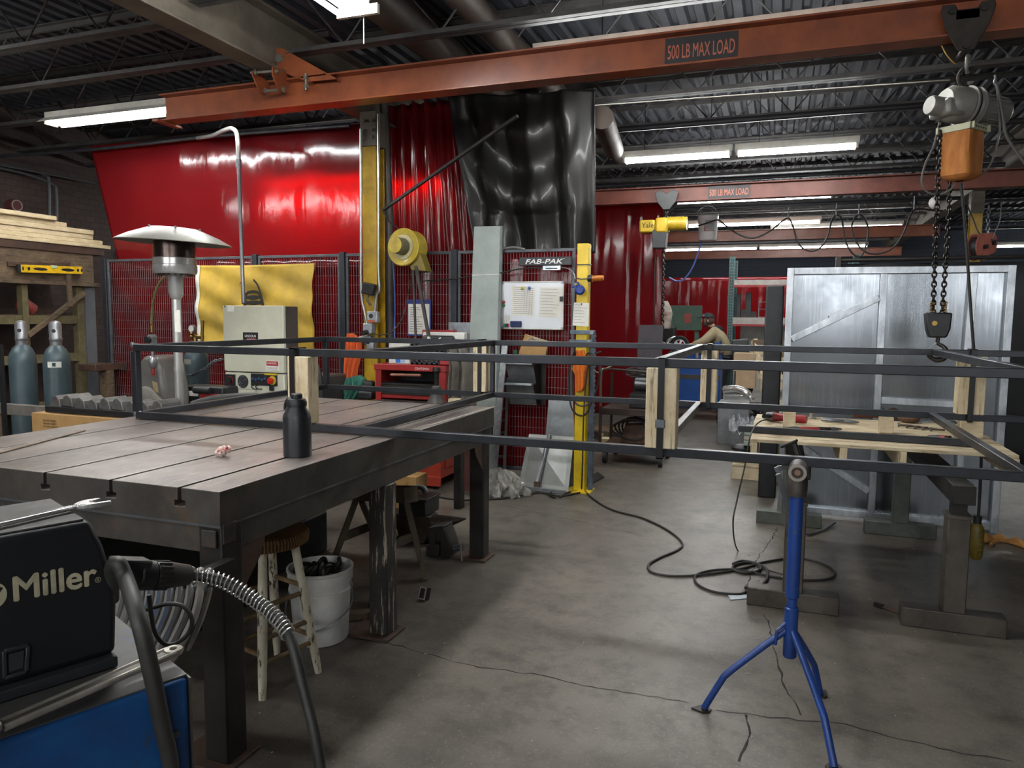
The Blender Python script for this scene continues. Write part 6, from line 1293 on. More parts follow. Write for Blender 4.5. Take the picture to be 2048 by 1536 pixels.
# leather glove, rod and floor bits
c = P(2005, 1088, Z=0.0)
t = T('leather_glove', 'crumpled tan leather glove on the floor at the right edge', 'glove', c); lm = M('tan_leather', 'b07c3c', 0.8, 0, scale=9, hx2='7c5526', bump=0.15)
def glove(u, v):
    x = -0.14+0.34*u; w_ = 0.05+0.03*math.sin(9*u); return c+V((x, 0.06*math.sin(5*u)+w_*(2*v-1)*0.9, 0.004+0.045*math.sin(math.pi*v)*(0.7+0.5*math.sin(12*u)**2)))
MB().grid(glove, 34, 12).build('palm', lm, t, solid=0.004)
for k in range(4): a2 = c+V((-0.13, -0.04+k*0.028, 0.02)); MB().tube(smooth([a2+V((0.03, 0, 0)), a2, a2+V((-0.05, 0.01*(k-1.5), 0.004)), a2+V((-0.085, 0.016*(k-1.5), -0.008))], 4), 0.011, 8).build('finger', lm, t)
MB().tube(smooth([c+V((-0.06, -0.05, 0.02)), c+V((-0.09, -0.085, 0.02)), c+V((-0.1, -0.12, 0.012))], 4), 0.011, 8).build('thumb', lm, t)
t = T('wire_brush', 'small rusty wire brush on the floor by the right stand', 'brush', P(1775, 1218, Z=0)); a2, b2 = P(1749, 1208, Z=0.012), P(1806, 1228, Z=0.012)
MB().bar(a2.lerp(b2, 0.3), b2, 0.016, 0.012).build('handle', rust_brown, t, bevel=0.003); MB().bar(a2, a2.lerp(b2, 0.3), 0.02, 0.024).build('bristles', dark_steel, t)
t = T('bent_rod', 'bent bright steel rod on the floor under the pallet', 'rod', P(1630, 1060, Z=0)); MB().tube([P(1606, 1063, Z=0.012), P(1617, 1070, Z=0.012), P(1648, 1060, Z=0.012), P(1670, 1045, Z=0.02)], 0.009, 8).build('rod', grey_steel, t)
tag(MB().prism([P(1456, 1191, Z=0.002), P(1493, 1190, Z=0.002), P(1494, 1197, Z=0.002), P(1461, 1200, Z=0.002)], (0, 0, 0.003)).build('paper_scrap', M('scrap_blue_white', 'c2cad2', 0.7)), 'pale blue paper scrap on the floor left of the stand foot', 'paper scrap')
# floor cables
def fcable(pix, r, name, label, m=None):
    pts = [P(x, y, Z=r+0.001) for x, y in pix]; return tag(MB().tube(smooth(pts, 8), r, 8).build(name, m or cable_black), label, 'cable')
fcable([(1163, 975), (1180, 992), (1205, 1010), (1235, 1023), (1285, 1036), (1335, 1060), (1364, 1085), (1355, 1100), (1320, 1115), (1297, 1130), (1305, 1145), (1350, 1152), (1420, 1148), (1480, 1138), (1530, 1124), (1590, 1116), (1640, 1125), (1670, 1145), (1655, 1158), (1600, 1160), (1540, 1152), (1480, 1140), (1430, 1140), (1393, 1150), (1395, 1168), (1430, 1184), (1480, 1188), (1495, 1180)], 0.0075, 'floor_cable', 'long black cable snaking over the floor into loops by the blue stand')
fcable([(1466, 1128), (1485, 1122), (1515, 1128), (1520, 1140), (1495, 1146), (1468, 1140), (1470, 1130), (1500, 1125), (1530, 1135), (1535, 1155), (1520, 1172), (1490, 1176)], 0.009, 'cable_bundle', 'tied bundle of cable in the middle of the floor loops')
fcable([(1160, 985), (1120, 992), (1080, 985), (1050, 990), (1000, 997), (940, 1000), (890, 996), (860, 988), (845, 982)], 0.008, 'floor_cable', 'dark cable lying on the floor along the fence foot')
fcable([(1120, 995), (1135, 985), (1160, 980), (1150, 972), (1120, 978), (1098, 988), (1110, 996)], 0.007, 'floor_cable', 'small loop of cable at the foot of the yellow post')
# ================================================================== far side
# wheeled cart with coiled cable
t = T('wheeled_cart', 'dark two shelf steel cart carrying a machine and coiled cables', 'cart', (-1.46, 7.9, 0))
cm = M('cart_steel', '4c413a', 0.5, 0.4, scale=6, hx2='332b27', bump=0.1)
X0, X1, Y0, Y1 = -1.79, -1.13, 7.75, 8.3
for x in (X0, X1):
    for y in (Y0, Y1): MB().tube([(x, y, 0.13), (x, y, 0.62 if y < 8 else 0.95)], 0.017, 10).build('upright', cm, t)
MB().box(X0, X1, Y0, Y1, 0.53, 0.6).build('upper_shelf', cm, t, bevel=0.003); MB().box(X0+0.02, X1, Y0, Y1, 0.13, 0.2).build('lower_shelf', M('cart_wood', '5a4232', 0.7, scale=5), t, bevel=0.003)
for x in (X0, X1): MB().tube(smooth([(x, Y0, 0.6), (x, Y0, 0.98), (x+0.06, Y0, 1.03), (x+0.13, Y0, 1.07), (x+0.14, Y0, 1.14)], 4), 0.014, 10).build('handle', M('handle_pale', '8a7c70', 0.4, 0.5), t)
MB().tube([(X0+0.05, Y0, 1.03), (X1, Y0, 1.0)], 0.012, 8).build('handle_bar', cm, t)
for x in (X0+0.06, X1):
    for y in (Y0, Y1): w = MB().cyl((x-0.02, y, 0.065), (x+0.02, y, 0.065), 0.065, n=20).build('caster', black_rubber, t); MB().cyl((x-0.022, y, 0.065), (x+0.022, y, 0.065), 0.035, n=16).build('hub', grey_steel, w)
t = T('small_compressor', 'black machine with coiled cable on the cart top shelf', 'machine', (-1.33, 8.0, 0.6)); 
MB().box(-1.5, -1.16, 7.85, 8.2, 0.601, 0.76).build('base_box', black_plastic, t, bevel=0.01); MB().cyl((-1.45, 7.95, 0.86), (-1.2, 7.95, 0.86), 0.07, n=20).build('motor', grey_steel, t); MB().box(-1.5, -1.17, 8.1, 8.15, 0.76, 0.98).build('back_frame', dark_steel, t)
coil = MB()
for k in range(6): coil.tube([V((-1.35+0.21*math.cos(6.283*j/26), 7.98+0.16*math.sin(6.283*j/26), 0.955+k*0.012+0.012*math.sin(j+k*2))) for j in range(26)], 0.008, 6, closed=True)
tag(coil.build('cable_coil', cable_black), 'flat coil of black cable lying on the cart machine', 'cable coil')
coil = MB()
for k in range(5): coil.tube([V((-1.5+0.2*math.cos(6.283*j/24)+0.03*k, 7.9+0.05*k, 0.36+0.11*math.sin(6.283*j/24)+0.02*math.sin(k+2*j*0.26))) for j in range(24)], 0.011, 6, closed=True)
tag(coil.build('cable_coil', cable_black), 'upright tangle of black cable on the lower cart shelf', 'cable coil')
tag(MB().prism([(-1.6, 7.9, 0.202), (-1.2, 7.9, 0.202), (-1.25, 7.9, 0.3), (-1.35, 7.9, 0.42), (-1.55, 7.9, 0.4)], (0, 0.2, 0)).build('rusty_bracket', rust_brown, bevel=0.01), 'rusty cast bracket under the cables on the lower shelf', 'bracket')
tag(MB().box(-1.35, -1.14, 8.31, 8.34, 0.25, 0.55).build('grey_plate', grey_sheet), 'grey plate standing behind the cart', 'plate')
# grey sheet by the curtain and the pallet scraps behind the post
tag(MB().prism([P(1278, 650, Y=9.0), P(1326, 650, Y=9.0), V((P(1322, 790, Y=9.0).x, 8.9, 0)), V((P(1270, 790, Y=9.0).x, 8.9, 0))], (0, 0.01, 0)).build('dark_grey_board', M('board_dark_grey', '4f4b50', 0.6, scale=4, hx2='444046')), 'dark grey board standing before the right red curtain', 'board')
t = T('wooden_pallet', 'low wooden pallet on the floor behind the cart', 'pallet', (-2.15, 9.2, 0))
for k in range(5): MB().box(-2.5, -1.7, 9.15+k*0.13, 9.25+k*0.13, 0.1, 0.12).build('deck_board', old_wood, t)
for x in (-2.45, -2.1, -1.75): MB().box(x-0.03, x+0.03, 9.15, 9.78, 0.0, 0.1).build('stringer', lumber, t)
tag(MB().box(-1.98, -1.8, 8.6, 8.75, 0, 0.12).build('wood_block', lumber, bevel=0.004), 'short wood block on the floor left of the cart', 'wood block')
# blue tool cabinet and things on it
CY_ = 11.7
t = T('blue_cabinet', 'blue roller cabinet behind the strapped wood studs', 'cabinet', (-1.25, 11.9, 0))
cx0, cx1 = -1.62, -0.83; cb = M('cabinet_blue', '1f56a4', 0.4, 0, scale=3, hx2='1a4a90')
MB().box(cx0, cx1, CY_, CY_+0.5, 0.16, 1.02).build('body', cb, t, bevel=0.008); MB().box(cx0-0.01, cx1+0.01, CY_-0.01, CY_+0.52, 1.02, 1.05).build('top', M('bench_dark', '3c3a3a', 0.6, scale=5), t, bevel=0.004)
MB().box(cx0+0.01, cx1-0.01, CY_-0.006, CY_, 0.63, 0.7).build('dark_band', M('band_brown', '4c4640', 0.5), t); MB().box(cx0, cx1, CY_-0.004, CY_, 0.16, 0.26).build('plinth', M('plinth_navy', '22304c', 0.5), t)
q = P(1353, 748, Y=CY_); MB().text('or', (q.x-0.04, CY_-0.001, 0.76), (1, 0, 0), (0, 0, 1), 0.1, 0.001, 0.006).build('lettering', white_ink, t, flat=True)
d = MB().box(cx0+0.02, cx1-0.02, CY_-0.005, CY_, 0.86, 0.98).build('drawer', cb, t); MB().box(cx0+0.02, cx1-0.02, CY_-0.02, CY_-0.005, 0.96, 0.975).build('drawer_pull', cb, d)
for x in (cx0+0.08, cx1+0.0):
    for y in (CY_+0.06, CY_+0.44): MB().cyl((x-0.03, y, 0.08), (x+0.03, y, 0.08), 0.08, n=18).build('caster', black_rubber, t)
tag(MB().prism([P(1400, 700, Y=11.6), P(1440, 682, Y=11.6), P(1440, 702, Y=11.6), P(1410, 706, Y=11.6)], (0, 0.35, 0)).build('tilted_blue_tray', cb, bevel=0.006), 'tilted blue tray on top of the blue cabinet', 'tray')
t = T('tyred_rim', 'small black tyred wheel on the blue cabinet before the worker', 'wheel', P(1359, 703, Y=11.9)); q = P(1359, 690, Y=11.85); ax = V((0.15, -1, 0)).normalized(); tmpb = MB()
MB().lathe([(0.09, -0.04), (0.135, -0.045), (0.15, -0.02), (0.15, 0.02), (0.135, 0.045), (0.09, 0.04)], q, 30, ax).build('tyre', black_rubber, t)
rim = MB().lathe([(0.075, 0.03), (0.092, 0.03), (0.092, 0.038), (0.075, 0.038)], q, 26, ax); s1, s2, _ = basis(ax)
for k in range(5): a3 = 6.283*k/5; e = s1*math.cos(a3)+s2*math.sin(a3); rim.bar(q+ax*0.034, q+ax*0.034+e*0.085, 0.03, 0.01, up=ax)
rim.build('rim', alu, t)
tag(MB().tube(smooth([P(1325, 695, Y=11.9), P(1334, 688, Y=11.9), P(1340, 680, Y=11.95), P(1350, 676, Y=12)], 4), 0.04, 12).build('exhaust_elbow', chrome), 'short chrome pipe elbow left of the small wheel', 'pipe')
tag(MB().obox(P(1338, 668, Y=12.1), (0.22, 0.15, 0.25)).build('black_motor', black_plastic, bevel=0.03), 'black motor standing behind the small wheel', 'motor')
mb = MB()
for k in range(10): a2 = P(1370+k*5.5, 714, Y=11.75); mb.tube([a2, a2+V((random.uniform(-0.12, 0.12), 0.05, random.uniform(0.0, 0.1)))], 0.012, 6)
tag(mb.build('tool_jumble', dark_steel), 'jumble of dark tools across the blue cabinet top', 'tools', kind='stuff')
tag(MB().cyl(P(1394, 716, Y=11.7), P(1394, 703, Y=11.7), 0.028, n=14).build('metal_can', steel_s), 'small metal can on the blue cabinet', 'can')
# --- green machine box and bag on the far curtain
t = T('green_control_box', 'flat green machine box in front of the far red curtain', 'control box', (-1.75, 14.5, 1.35)); A, B = P(1331, 660, Y=14.5), P(1403, 611, Y=14.5)
gm = M('machine_green', '4a6657', 0.5, 0, scale=4, hx2='3f584b'); MB().box(A.x, B.x, 14.5, 14.7, A.z, B.z).build('box', gm, t, bevel=0.006)
A, B = P(1368, 646, Y=14.49), P(1382, 627, Y=14.49); MB().box(A.x, B.x, 14.49, 14.5, A.z, B.z).build('red_window', M('window_red', '9c4a42', 0.4), t); A, B = P(1332, 635, Y=14.49), P(1341, 625, Y=14.49); MB().box(A.x, B.x, 14.49, 14.5, A.z, B.z).build('red_window', M('window_red', '9c4a42'), t)
for xx in (1348, 1394): A = P(xx, 660, Y=14.6); MB().box(A.x-0.04, A.x+0.04, 14.55, 14.65, 0, A.z).build('leg', gm, t)
t = T('hanging_bag', 'white and yellow bag hanging beside the yellow hoist chain', 'bag', P(1330, 655, Y=10.5)); 
def bagw(u, v): a3 = 6.283*u; p = P(1331, 602+55*v, Y=10.5); r_ = 0.02+0.075*math.sin(math.pi*min(1, v*0.75+0.05))*(1+0.15*math.sin(3*a3+6*v)); return p+V((math.cos(a3)*r_, math.sin(a3)*r_, 0))
MB().grid(bagw, 18, 14).build('sack', M('sack_white', 'c8c4ba', 0.6, 0, scale=7, hx2='7d5a48'), t); A, B = P(1313, 648, Y=10.5), P(1323, 632, Y=10.5); tag(MB().box(A.x, B.x, 10.5, 10.56, A.z, B.z).build('yellow_box', yellow_paint, bevel=0.01), 'small yellow box left of the hanging bag', 'box')
# --- storage rack, shelves, items
teal = M('rack_teal', '4d6a66', 0.5, 0.1, scale=8, hx2='40585a')
RYk = 13.0
t = T('storage_rack', 'storage rack with a perforated teal upright and two pale shelves', 'rack', (-0.3, 13.3, 0))
A, B = P(1455, 740, Y=RYk), P(1467, 515, Y=RYk); ux = (A.x+B.x)/2
for (xx, yy) in ((ux, RYk), (ux, RYk+0.9), (ux+1.9, RYk), (ux+1.9, RYk+0.9)):
    u_ = MB().box(xx-0.045, xx+0.045, yy-0.035, yy+0.035, 0, 2.62).build('upright', teal, t)
    mb = MB()
    for k in range(50): mb.box(xx-0.025, xx-0.007, yy-0.037, yy-0.034, 0.1+k*0.05, 0.125+k*0.05); mb.box(xx+0.007, xx+0.025, yy-0.037, yy-0.034, 0.1+k*0.05, 0.125+k*0.05)
    mb.build('perforation', ink, u_)
for (ya, yb) in ((560, 572), (635, 650)):
    za, zb = P(1500, yb, Y=RYk).z, P(1500, ya, Y=RYk).z; s = MB().box(ux+0.045, ux+1.85, RYk-0.03, RYk+0.9, zb-0.03, zb).build('shelf', M('shelf_pale', 'b0b0aa', 0.5, scale=5), t); MB().box(ux+0.045, ux+1.85, RYk-0.045, RYk-0.03, za, zb).build('shelf_edge', M('shelf_edge_pale', 'a8a29c', 0.5), s); MB().box(ux+0.045, ux+1.85, RYk-0.05, RYk-0.028, za-0.02, za+0.015).build('red_edge', red_paint, s)
sz = P(1500, 635, Y=RYk).z
for i, (x, w_, h_) in enumerate(((1476, 0.07, 0.4), (1496, 0.09, 0.42), (1486, 0.08, 0.14), (1506, 0.1, 0.1))): A = P(x, 632, Y=RYk+0.1); tag(MB().box(A.x-w_/2, A.x+w_/2, RYk+0.1, RYk+0.2, sz, sz+h_).build('steel_stock', black_plastic if i < 2 else dark_steel, bevel=0.004), ('first tall black post', 'second tall black post', 'low dark block', 'lower dark block right')[i]+' on the far rack shelf', 'steel stock')
t = T('wire_stand', 'small wire frame stand on the far rack shelf', 'wire stand', P(1524, 634, Y=RYk)); A, B = P(1517, 634, Y=RYk), P(1532, 604, Y=RYk); mb = MB()
for zz in (sz+0.01, sz+0.14, sz+0.26): mb.tube([(A.x, RYk, zz), (B.x, RYk, zz), (B.x, RYk+0.12, zz), (A.x, RYk+0.12, zz)], 0.008, 6, closed=True)
for (xx, yy) in ((A.x, RYk), (B.x, RYk), (A.x, RYk+0.12), (B.x, RYk+0.12)): mb.tube([(xx, yy, sz), (xx, yy, sz+0.27)], 0.008, 6)
mb.build('wire_frame', grey_steel, t)
tag(MB().obox(P(1545, 629, Y=RYk), (0.22, 0.15, 0.08)).ball(P(1545, 624, Y=RYk), 0.06, 10, (1.4, 1, 0.8)).build('machine_vise', dark_steel, bevel=0.008), 'small machine vise at the right of the far rack shelf', 'vise')
A, B = P(1478, 735, Y=13.95), P(1560, 650, Y=13.95); tag(MB().box(A.x, B.x+0.2, 13.93, 13.96, 0.3, B.z).build('white_panel_board', white_enamel), 'large white board behind the rack', 'board')
t = T('office_chair', 'black chair back beside the leaning wooden pallet', 'chair', P(1478, 800, Z=0)); q = P(1478, 700, Y=11.2)
MB().obox(q+V((0.02, 0, 0.02)), (0.24, 0.05, 0.28), roty(-6)).build('backrest', M('chair_black', '3a3c3e', 0.35, scale=5), t, bevel=0.04); MB().box(q.x-0.2, q.x+0.22, 10.85, 11.25, 0.52, 0.6).build('seat', black_plastic, t, bevel=0.03); MB().cyl((q.x, 11.05, 0.05), (q.x, 11.05, 0.52), 0.03, n=12).build('gas_lift', dark_steel, t)
for k in range(5): a3 = 6.283*k/5+0.4; MB().bar((q.x, 11.05, 0.09), (q.x+0.28*math.cos(a3), 11.05+0.28*math.sin(a3), 0.05), 0.04, 0.03).build('leg', black_plastic, t)
tag(MB().box(P(1468, 722, Y=10.9).x, P(1513, 722, Y=10.9).x, 10.78, 11.1, 0.601, P(1490, 706, Y=10.9).z).build('cardboard_box', M('carton_pale', 'b49a7c', 0.7, scale=5), bevel=0.004), 'flat cardboard box lying on the chair seat', 'box')
t = T('wooden_pallet', 'narrow wooden pallet leaning upright by the black cabinet', 'pallet', P(1535, 860, Z=0)); a0, a1 = P(1508, 680, Y=10.0), P(1538, 830, Y=9.6); w_ = V((0.3, 0.02, 0.0)); 
MB().bar(a0, a1, 0.05, 0.09).build('stringer', lumber, t); MB().bar(a0+w_, a1+w_, 0.05, 0.09).build('stringer', old_wood, t)
for k in range(9): f = 0.03+k*0.115; MB().bar(a0.lerp(a1, f)+V((-0.02, -0.05, 0)), a0.lerp(a1, f)+w_+V((0.02, -0.05, 0)), 0.02, 0.09 if k % 2 else 0.06).build('slat', old_wood if k % 3 == 0 else lumber, t)
t = T('axle_stand', 'small dark tripod jack stand on the floor before the chair', 'stand', P(1470, 830, Z=0)); q = P(1470, 742, Y=10.35); f = V((q.x, 10.35, 0))
MB().tube([q, f+V((0, 0, 0.35))], 0.015, 8).build('stem', grey_steel, t)
for k in range(3): a3 = 2.1*k+0.3; MB().tube([f+V((0, 0, 0.4)), f+V((0.2*math.cos(a3), 0.2*math.sin(a3), 0.01))], 0.012, 8).build('leg', grey_steel, t)
for i, (pa, pb, r_) in enumerate((((1448, 780), (1497, 785), 0.05), ((1448, 793), (1505, 793), 0.04))): tag(MB().tube(smooth([P(pa[0], pa[1], Y=9.7), P((pa[0]+pb[0])/2, pa[1]-(2 if not i else 0), Y=9.65), P(pb[0]-6, pb[1], Y=9.6), P(pb[0], pb[1]+6, Y=9.6)], 5), r_, 14).build('chrome_pipe', chrome), ('upper curved chrome exhaust pipe' if not i else 'lower straight chrome exhaust pipe')+' beside the blue cabinet', 'exhaust pipe')
tag(MB().box(P(1440, 820, Y=9.9).x, P(1500, 820, Y=9.9).x, 9.5, 9.95, 0, P(1470, 800, Y=9.9).z).build('grey_crate', grey_sheet, bevel=0.006), 'grey metal box under the chrome pipes', 'box')
foil = M('crumpled_foil', 'b8bcc0', 0.15, 0.6, scale=20, hx2='6f7478', bump=0.8)
def foilf(u, v): p = P(1458+92*u, 818-4*u, Y=9.05+0.35*v); return V((p.x, p.y, 0.22+0.16*math.sin(math.pi*v)+0.05*math.sin(19*u)*math.sin(7*v)+0.03*math.sin(43*u+9*v)))
tag(MB().grid(foilf, 50, 12).build('foil_wrap', foil, solid=0.003), 'crumpled shiny wrap lying before the leaning pallet', 'wrap')
mb = MB(); mb.box(-0.7, 0.25, 11.5, 12.1, 0.0, 0.05)
for k in range(22): a2 = V((-0.6+random.uniform(0, 0.8), 11.65+random.uniform(0, 0.4), 0.06)); mb.tube([a2, a2+V((random.uniform(-0.3, 0.3), random.uniform(-0.2, 0.2), random.uniform(0.02, 0.3)))], 0.02, 6)
tag(mb.build('scrap_heap', M('scrap_dark', '2b2b2e', 0.5, 0.4, scale=8)), 'dark heap of metal scrap under the far rack', 'scrap', kind='stuff')
# stack on the floor left of the aluminium panel
t = T('wooden_pallet', 'pale wooden crate base on the floor behind the pallet table', 'pallet', (-0.2, 7.6, 0)); 
A = P(1466, 905, Y=7.5); B = P(1560, 925, Y=7.5)
for k in range(5): MB().box(A.x, 0.1, 7.45+k*0.14, 7.57+k*0.14, 0.13, 0.15).build('deck_board', lumber_x, t)
for k in (7.46, 7.8, 8.1): MB().box(A.x, 0.1, k, k+0.05, 0.0, 0.13).build('stringer', lumber_x, t)
for i, (x, y, w_) in enumerate(((1483, 895, 0.22), (1486, 882, 0.2))): q = P(x, y, Y=7.6); tag(MB().ball(V((q.x, 7.6, 0.2+i*0.085)), 0.06, 14, (1.9, 1.7, 0.75)).build('black_glove_bag', black_plastic), ('lower' if not i else 'upper')+' black folded bag on the crate base', 'bag')
for i, (za, zb, mm) in enumerate(((0.33, 0.38, M('pale_green_board', '9aa596', 0.6)), (0.385, 0.43, M('pale_board', 'a89f90', 0.7)), (0.435, 0.48, M('pale_green_board', '9aa596')))): tag(MB().box(P(1490, 860, Y=7.7).x, 0.05, 7.5, 7.95, za, zb).build('stacked_board', mm, bevel=0.004), ('lowest', 'middle', 'topmost')[i]+' pale board stacked left of the aluminium panel', 'board')
tag(MB().box(-0.1, 0.06, 7.6, 7.8, 0.151, 0.329).build('board_prop', lumber, bevel=0.004), 'wood block holding up the stacked pale boards', 'wood block')
# dark machine shapes seen through the right red curtain
tag(MB().box(-2.3, -1.45, 9.1, 9.3, 1.35, 1.75).build('dark_display_case', black_plastic, bevel=0.01), 'dark rectangular case seen through the right red curtain', 'case') if False else None
# --- person
def skin(name, verts, edges, radii, m, parent=None, sub=2):
    me = bpy.data.meshes.new(name); me.from_pydata([tuple(v) for v in verts], edges, []); o = bpy.data.objects.new(name, me); COL.objects.link(o)
    if parent: o.parent = parent; 
    if parent:
        for v in me.vertices: v.co -= parent.location
    md = o.modifiers.new('skin', 'SKIN'); sk = me.skin_vertices[0].data if me.skin_vertices else None
    if sk is None:
        me.attributes; import bmesh as _b; bm = _b.new(); bm.from_mesh(me); bm.verts.layers.skin.verify(); bm.to_mesh(me); bm.free(); sk = me.skin_vertices[0].data
    for i, r_ in enumerate(radii): sk[i].radius = r_ if isinstance(r_, tuple) else (r_, r_)
    sk[0].use_root = True
    s = o.modifiers.new('soft', 'SUBSURF'); s.levels = sub; s.render_levels = sub; md.use_smooth_shade = True
    me.materials.append(m); return o
skin_m = M('skin_tone', 'b98a72', 0.6, var=0.08); jk = M('tan_work_jacket', 'b0a184', 0.85, 0, scale=6, hx2='958767', bump=0.1); navy = M('navy_cap', '23252e', 0.7); hoodm = M('black_hood', '1f2024', 0.85); hair = M('brown_hair', '4a3a30', 0.8, scale=30)
PX, PY = -0.93, 12.75
ps = T('person', 'person in dark cap and tan jacket leaning over the blue cabinet', 'person', (PX, PY, 0))
hipc = V((PX+0.1, PY, 0.95)); ch = V((PX-0.04, PY, 1.27)); nk = V((PX-0.12, PY, 1.42)); hd = V((PX-0.2, PY-0.01, 1.54))
shl, shr = ch+V((-0.03, -0.19, 0.08)), ch+V((-0.02, 0.19, 0.08)); ell, elr = ch+V((-0.22, -0.23, -0.09)), ch+V((-0.2, 0.22, -0.08)); hal, har = ch+V((-0.44, -0.17, -0.15)), ch+V((-0.42, 0.13, -0.14))
vs = [hipc, hipc.lerp(ch, 0.5), ch, nk, nk.lerp(hd, 0.5), hd, hd+V((-0.01, 0, 0.08)), shl, ell, hal, shr, elr, har]; ed = [(0, 1), (1, 2), (2, 3), (3, 4), (4, 5), (5, 6), (2, 7), (7, 8), (8, 9), (2, 10), (10, 11), (11, 12)]; ra = [(0.13, 0.1), (0.13, 0.1), (0.15, 0.11), 0.065, 0.06, 0.088, 0.075, 0.065, 0.045, 0.032, 0.065, 0.045, 0.032]
for s, hh in ((-1, hal), (1, har)):
    k = len(vs); hipj = hipc+V((0, 0.1*s, -0.05)); kn = V((PX+0.04, PY+0.11*s, 0.5)); an = V((PX+0.1, PY+0.12*s, 0.08)); to = V((PX-0.08, PY+0.13*s, 0.035)); vs += [hipj, kn, an, to]; ed += [(0, k), (k, k+1), (k+1, k+2), (k+2, k+3)]; ra += [0.09, 0.06, 0.045, 0.035]
    w0 = 9 if s < 0 else 12; k = len(vs); pm = hh+V((-0.07, 0, -0.01)); vs.append(pm); ed.append((w0, k)); ra.append((0.036, 0.02))
    for j, (dy, ln) in enumerate(((-0.03, 0.06), (-0.01, 0.075), (0.01, 0.07), (0.03, 0.055))):
        m_ = len(vs); vs += [pm+V((-0.03, dy, -0.004)), pm+V((-0.03-ln*0.6, dy*1.1, -0.02)), pm+V((-0.03-ln, dy*1.1, -0.045))]; ed += [(k, m_), (m_, m_+1), (m_+1, m_+2)]; ra += [0.01, 0.009, 0.008]
    m_ = len(vs); vs += [pm+V((0.02, -0.03*s, 0.0)), pm+V((-0.01, -0.055*s, -0.015)), pm+V((-0.04, -0.06*s, -0.03))]; ed += [(k, m_), (m_, m_+1), (m_+1, m_+2)]; ra += [0.013, 0.011, 0.009]
skin('body', vs, ed, ra, skin_m, ps)
j0 = hipc+V((0, 0, -0.06)); 
skin('jacket', [j0, hipc.lerp(ch, 0.5)+V((0.02, 0, 0)), ch+V((0.02, 0, 0)), ch.lerp(nk, 0.5), shl, ell, hal+V((0.05, 0, 0.01)), shr, elr, har+V((0.05, 0, 0.01))], [(0, 1), (1, 2), (2, 3), (2, 4), (4, 5), (5, 6), (2, 7), (7, 8), (8, 9)], [(0.19, 0.15), (0.19, 0.155), (0.2, 0.16), (0.12, 0.1), 0.105, 0.075, 0.058, 0.105, 0.075, 0.058], jk, ps)
skin('hood', [nk+V((0.08, 0, -0.1)), nk+V((0.06, 0, -0.02)), nk+V((-0.03, 0, -0.0)), nk+V((-0.06, 0, -0.03))], [(0, 1), (1, 2), (2, 3)], [(0.09, 0.08), (0.1, 0.075), (0.085, 0.06), (0.06, 0.04)], hoodm, ps)
tr_ = hipc+V((0, 0, 0.02)); l0, l1 = V((PX+0.04, PY-0.11, 0.5)), V((PX+0.1, PY-0.12, 0.1)); r0, r1 = V((PX+0.04, PY+0.11, 0.5)), V((PX+0.1, PY+0.12, 0.1))
skin('trousers', [tr_, hipc+V((0, -0.1, -0.06)), l0, l1, hipc+V((0, 0.1, -0.06)), r0, r1], [(0, 1), (1, 2), (2, 3), (0, 4), (4, 5), (5, 6)], [(0.15, 0.12), 0.11, 0.078, 0.065, 0.11, 0.078, 0.065], M('dark_trousers', '2c2e36', 0.8), ps)
MB().ball(nk+V((0.06, 0, -0.035)), 0.115, 16, (1.0, 1.15, 0.75)).build('hood_fold', hoodm, ps)
# face: nose, brow, beard, hair, ear, cap
f = MB(); f.tube([hd+V((-0.088, 0, 0.03)), hd+V((-0.108, 0, 0.0)), hd+V((-0.09, 0, -0.012))], [0.008, 0.013, 0.009], 8); f.build('nose', skin_m, ps)
for s in (-1, 1): MB().ball(hd+V((-0.078, 0.032*s, 0.028)), 0.01, 8).build('eye', ink, ps); MB().ball(hd+V((0.01, 0.088*s, 0.0)), 0.022, 8, (0.8, 0.35, 1.2)).build('ear', skin_m, ps)
MB().ball(hd+V((-0.035, 0, -0.062)), 0.062, 14, (0.9, 1.0, 0.7)).build('beard', hair, ps); MB().tube([hd+V((-0.1, -0.022, -0.045)), hd+V((-0.105, 0, -0.043)), hd+V((-0.1, 0.022, -0.045))], 0.007, 6).build('mouth', M('lips', '8a5a50', 0.6), ps)
MB().ball(hd+V((0.03, 0, 0.005)), 0.096, 16, (0.85, 1.02, 0.95)).build('hair', hair, ps)
cp = MB()
def cap(u, v): a3 = 6.283*u; r_ = 0.104*math.cos(v*1.5); return hd+V((0.0+math.cos(a3)*r_*1.05, math.sin(a3)*r_*0.95, 0.055+0.085*math.sin(v*1.5)))
cp.grid(cap, 22, 8).build('cap', navy, ps); MB().prism([hd+V((-0.07, -0.075, 0.06)), hd+V((-0.14, -0.06, 0.045)), hd+V((-0.185, 0, 0.04)), hd+V((-0.14, 0.06, 0.045)), hd+V((-0.07, 0.075, 0.06))], (0, 0, 0.014)).build('cap_peak', navy, ps, bevel=0.003)
MB().obox(hd+V((-0.07, -0.07, 0.09)), (0.035, 0.012, 0.03), rotz(-45)).build('cap_badge', M('badge_pale', '9a9aa0', 0.6), ps)
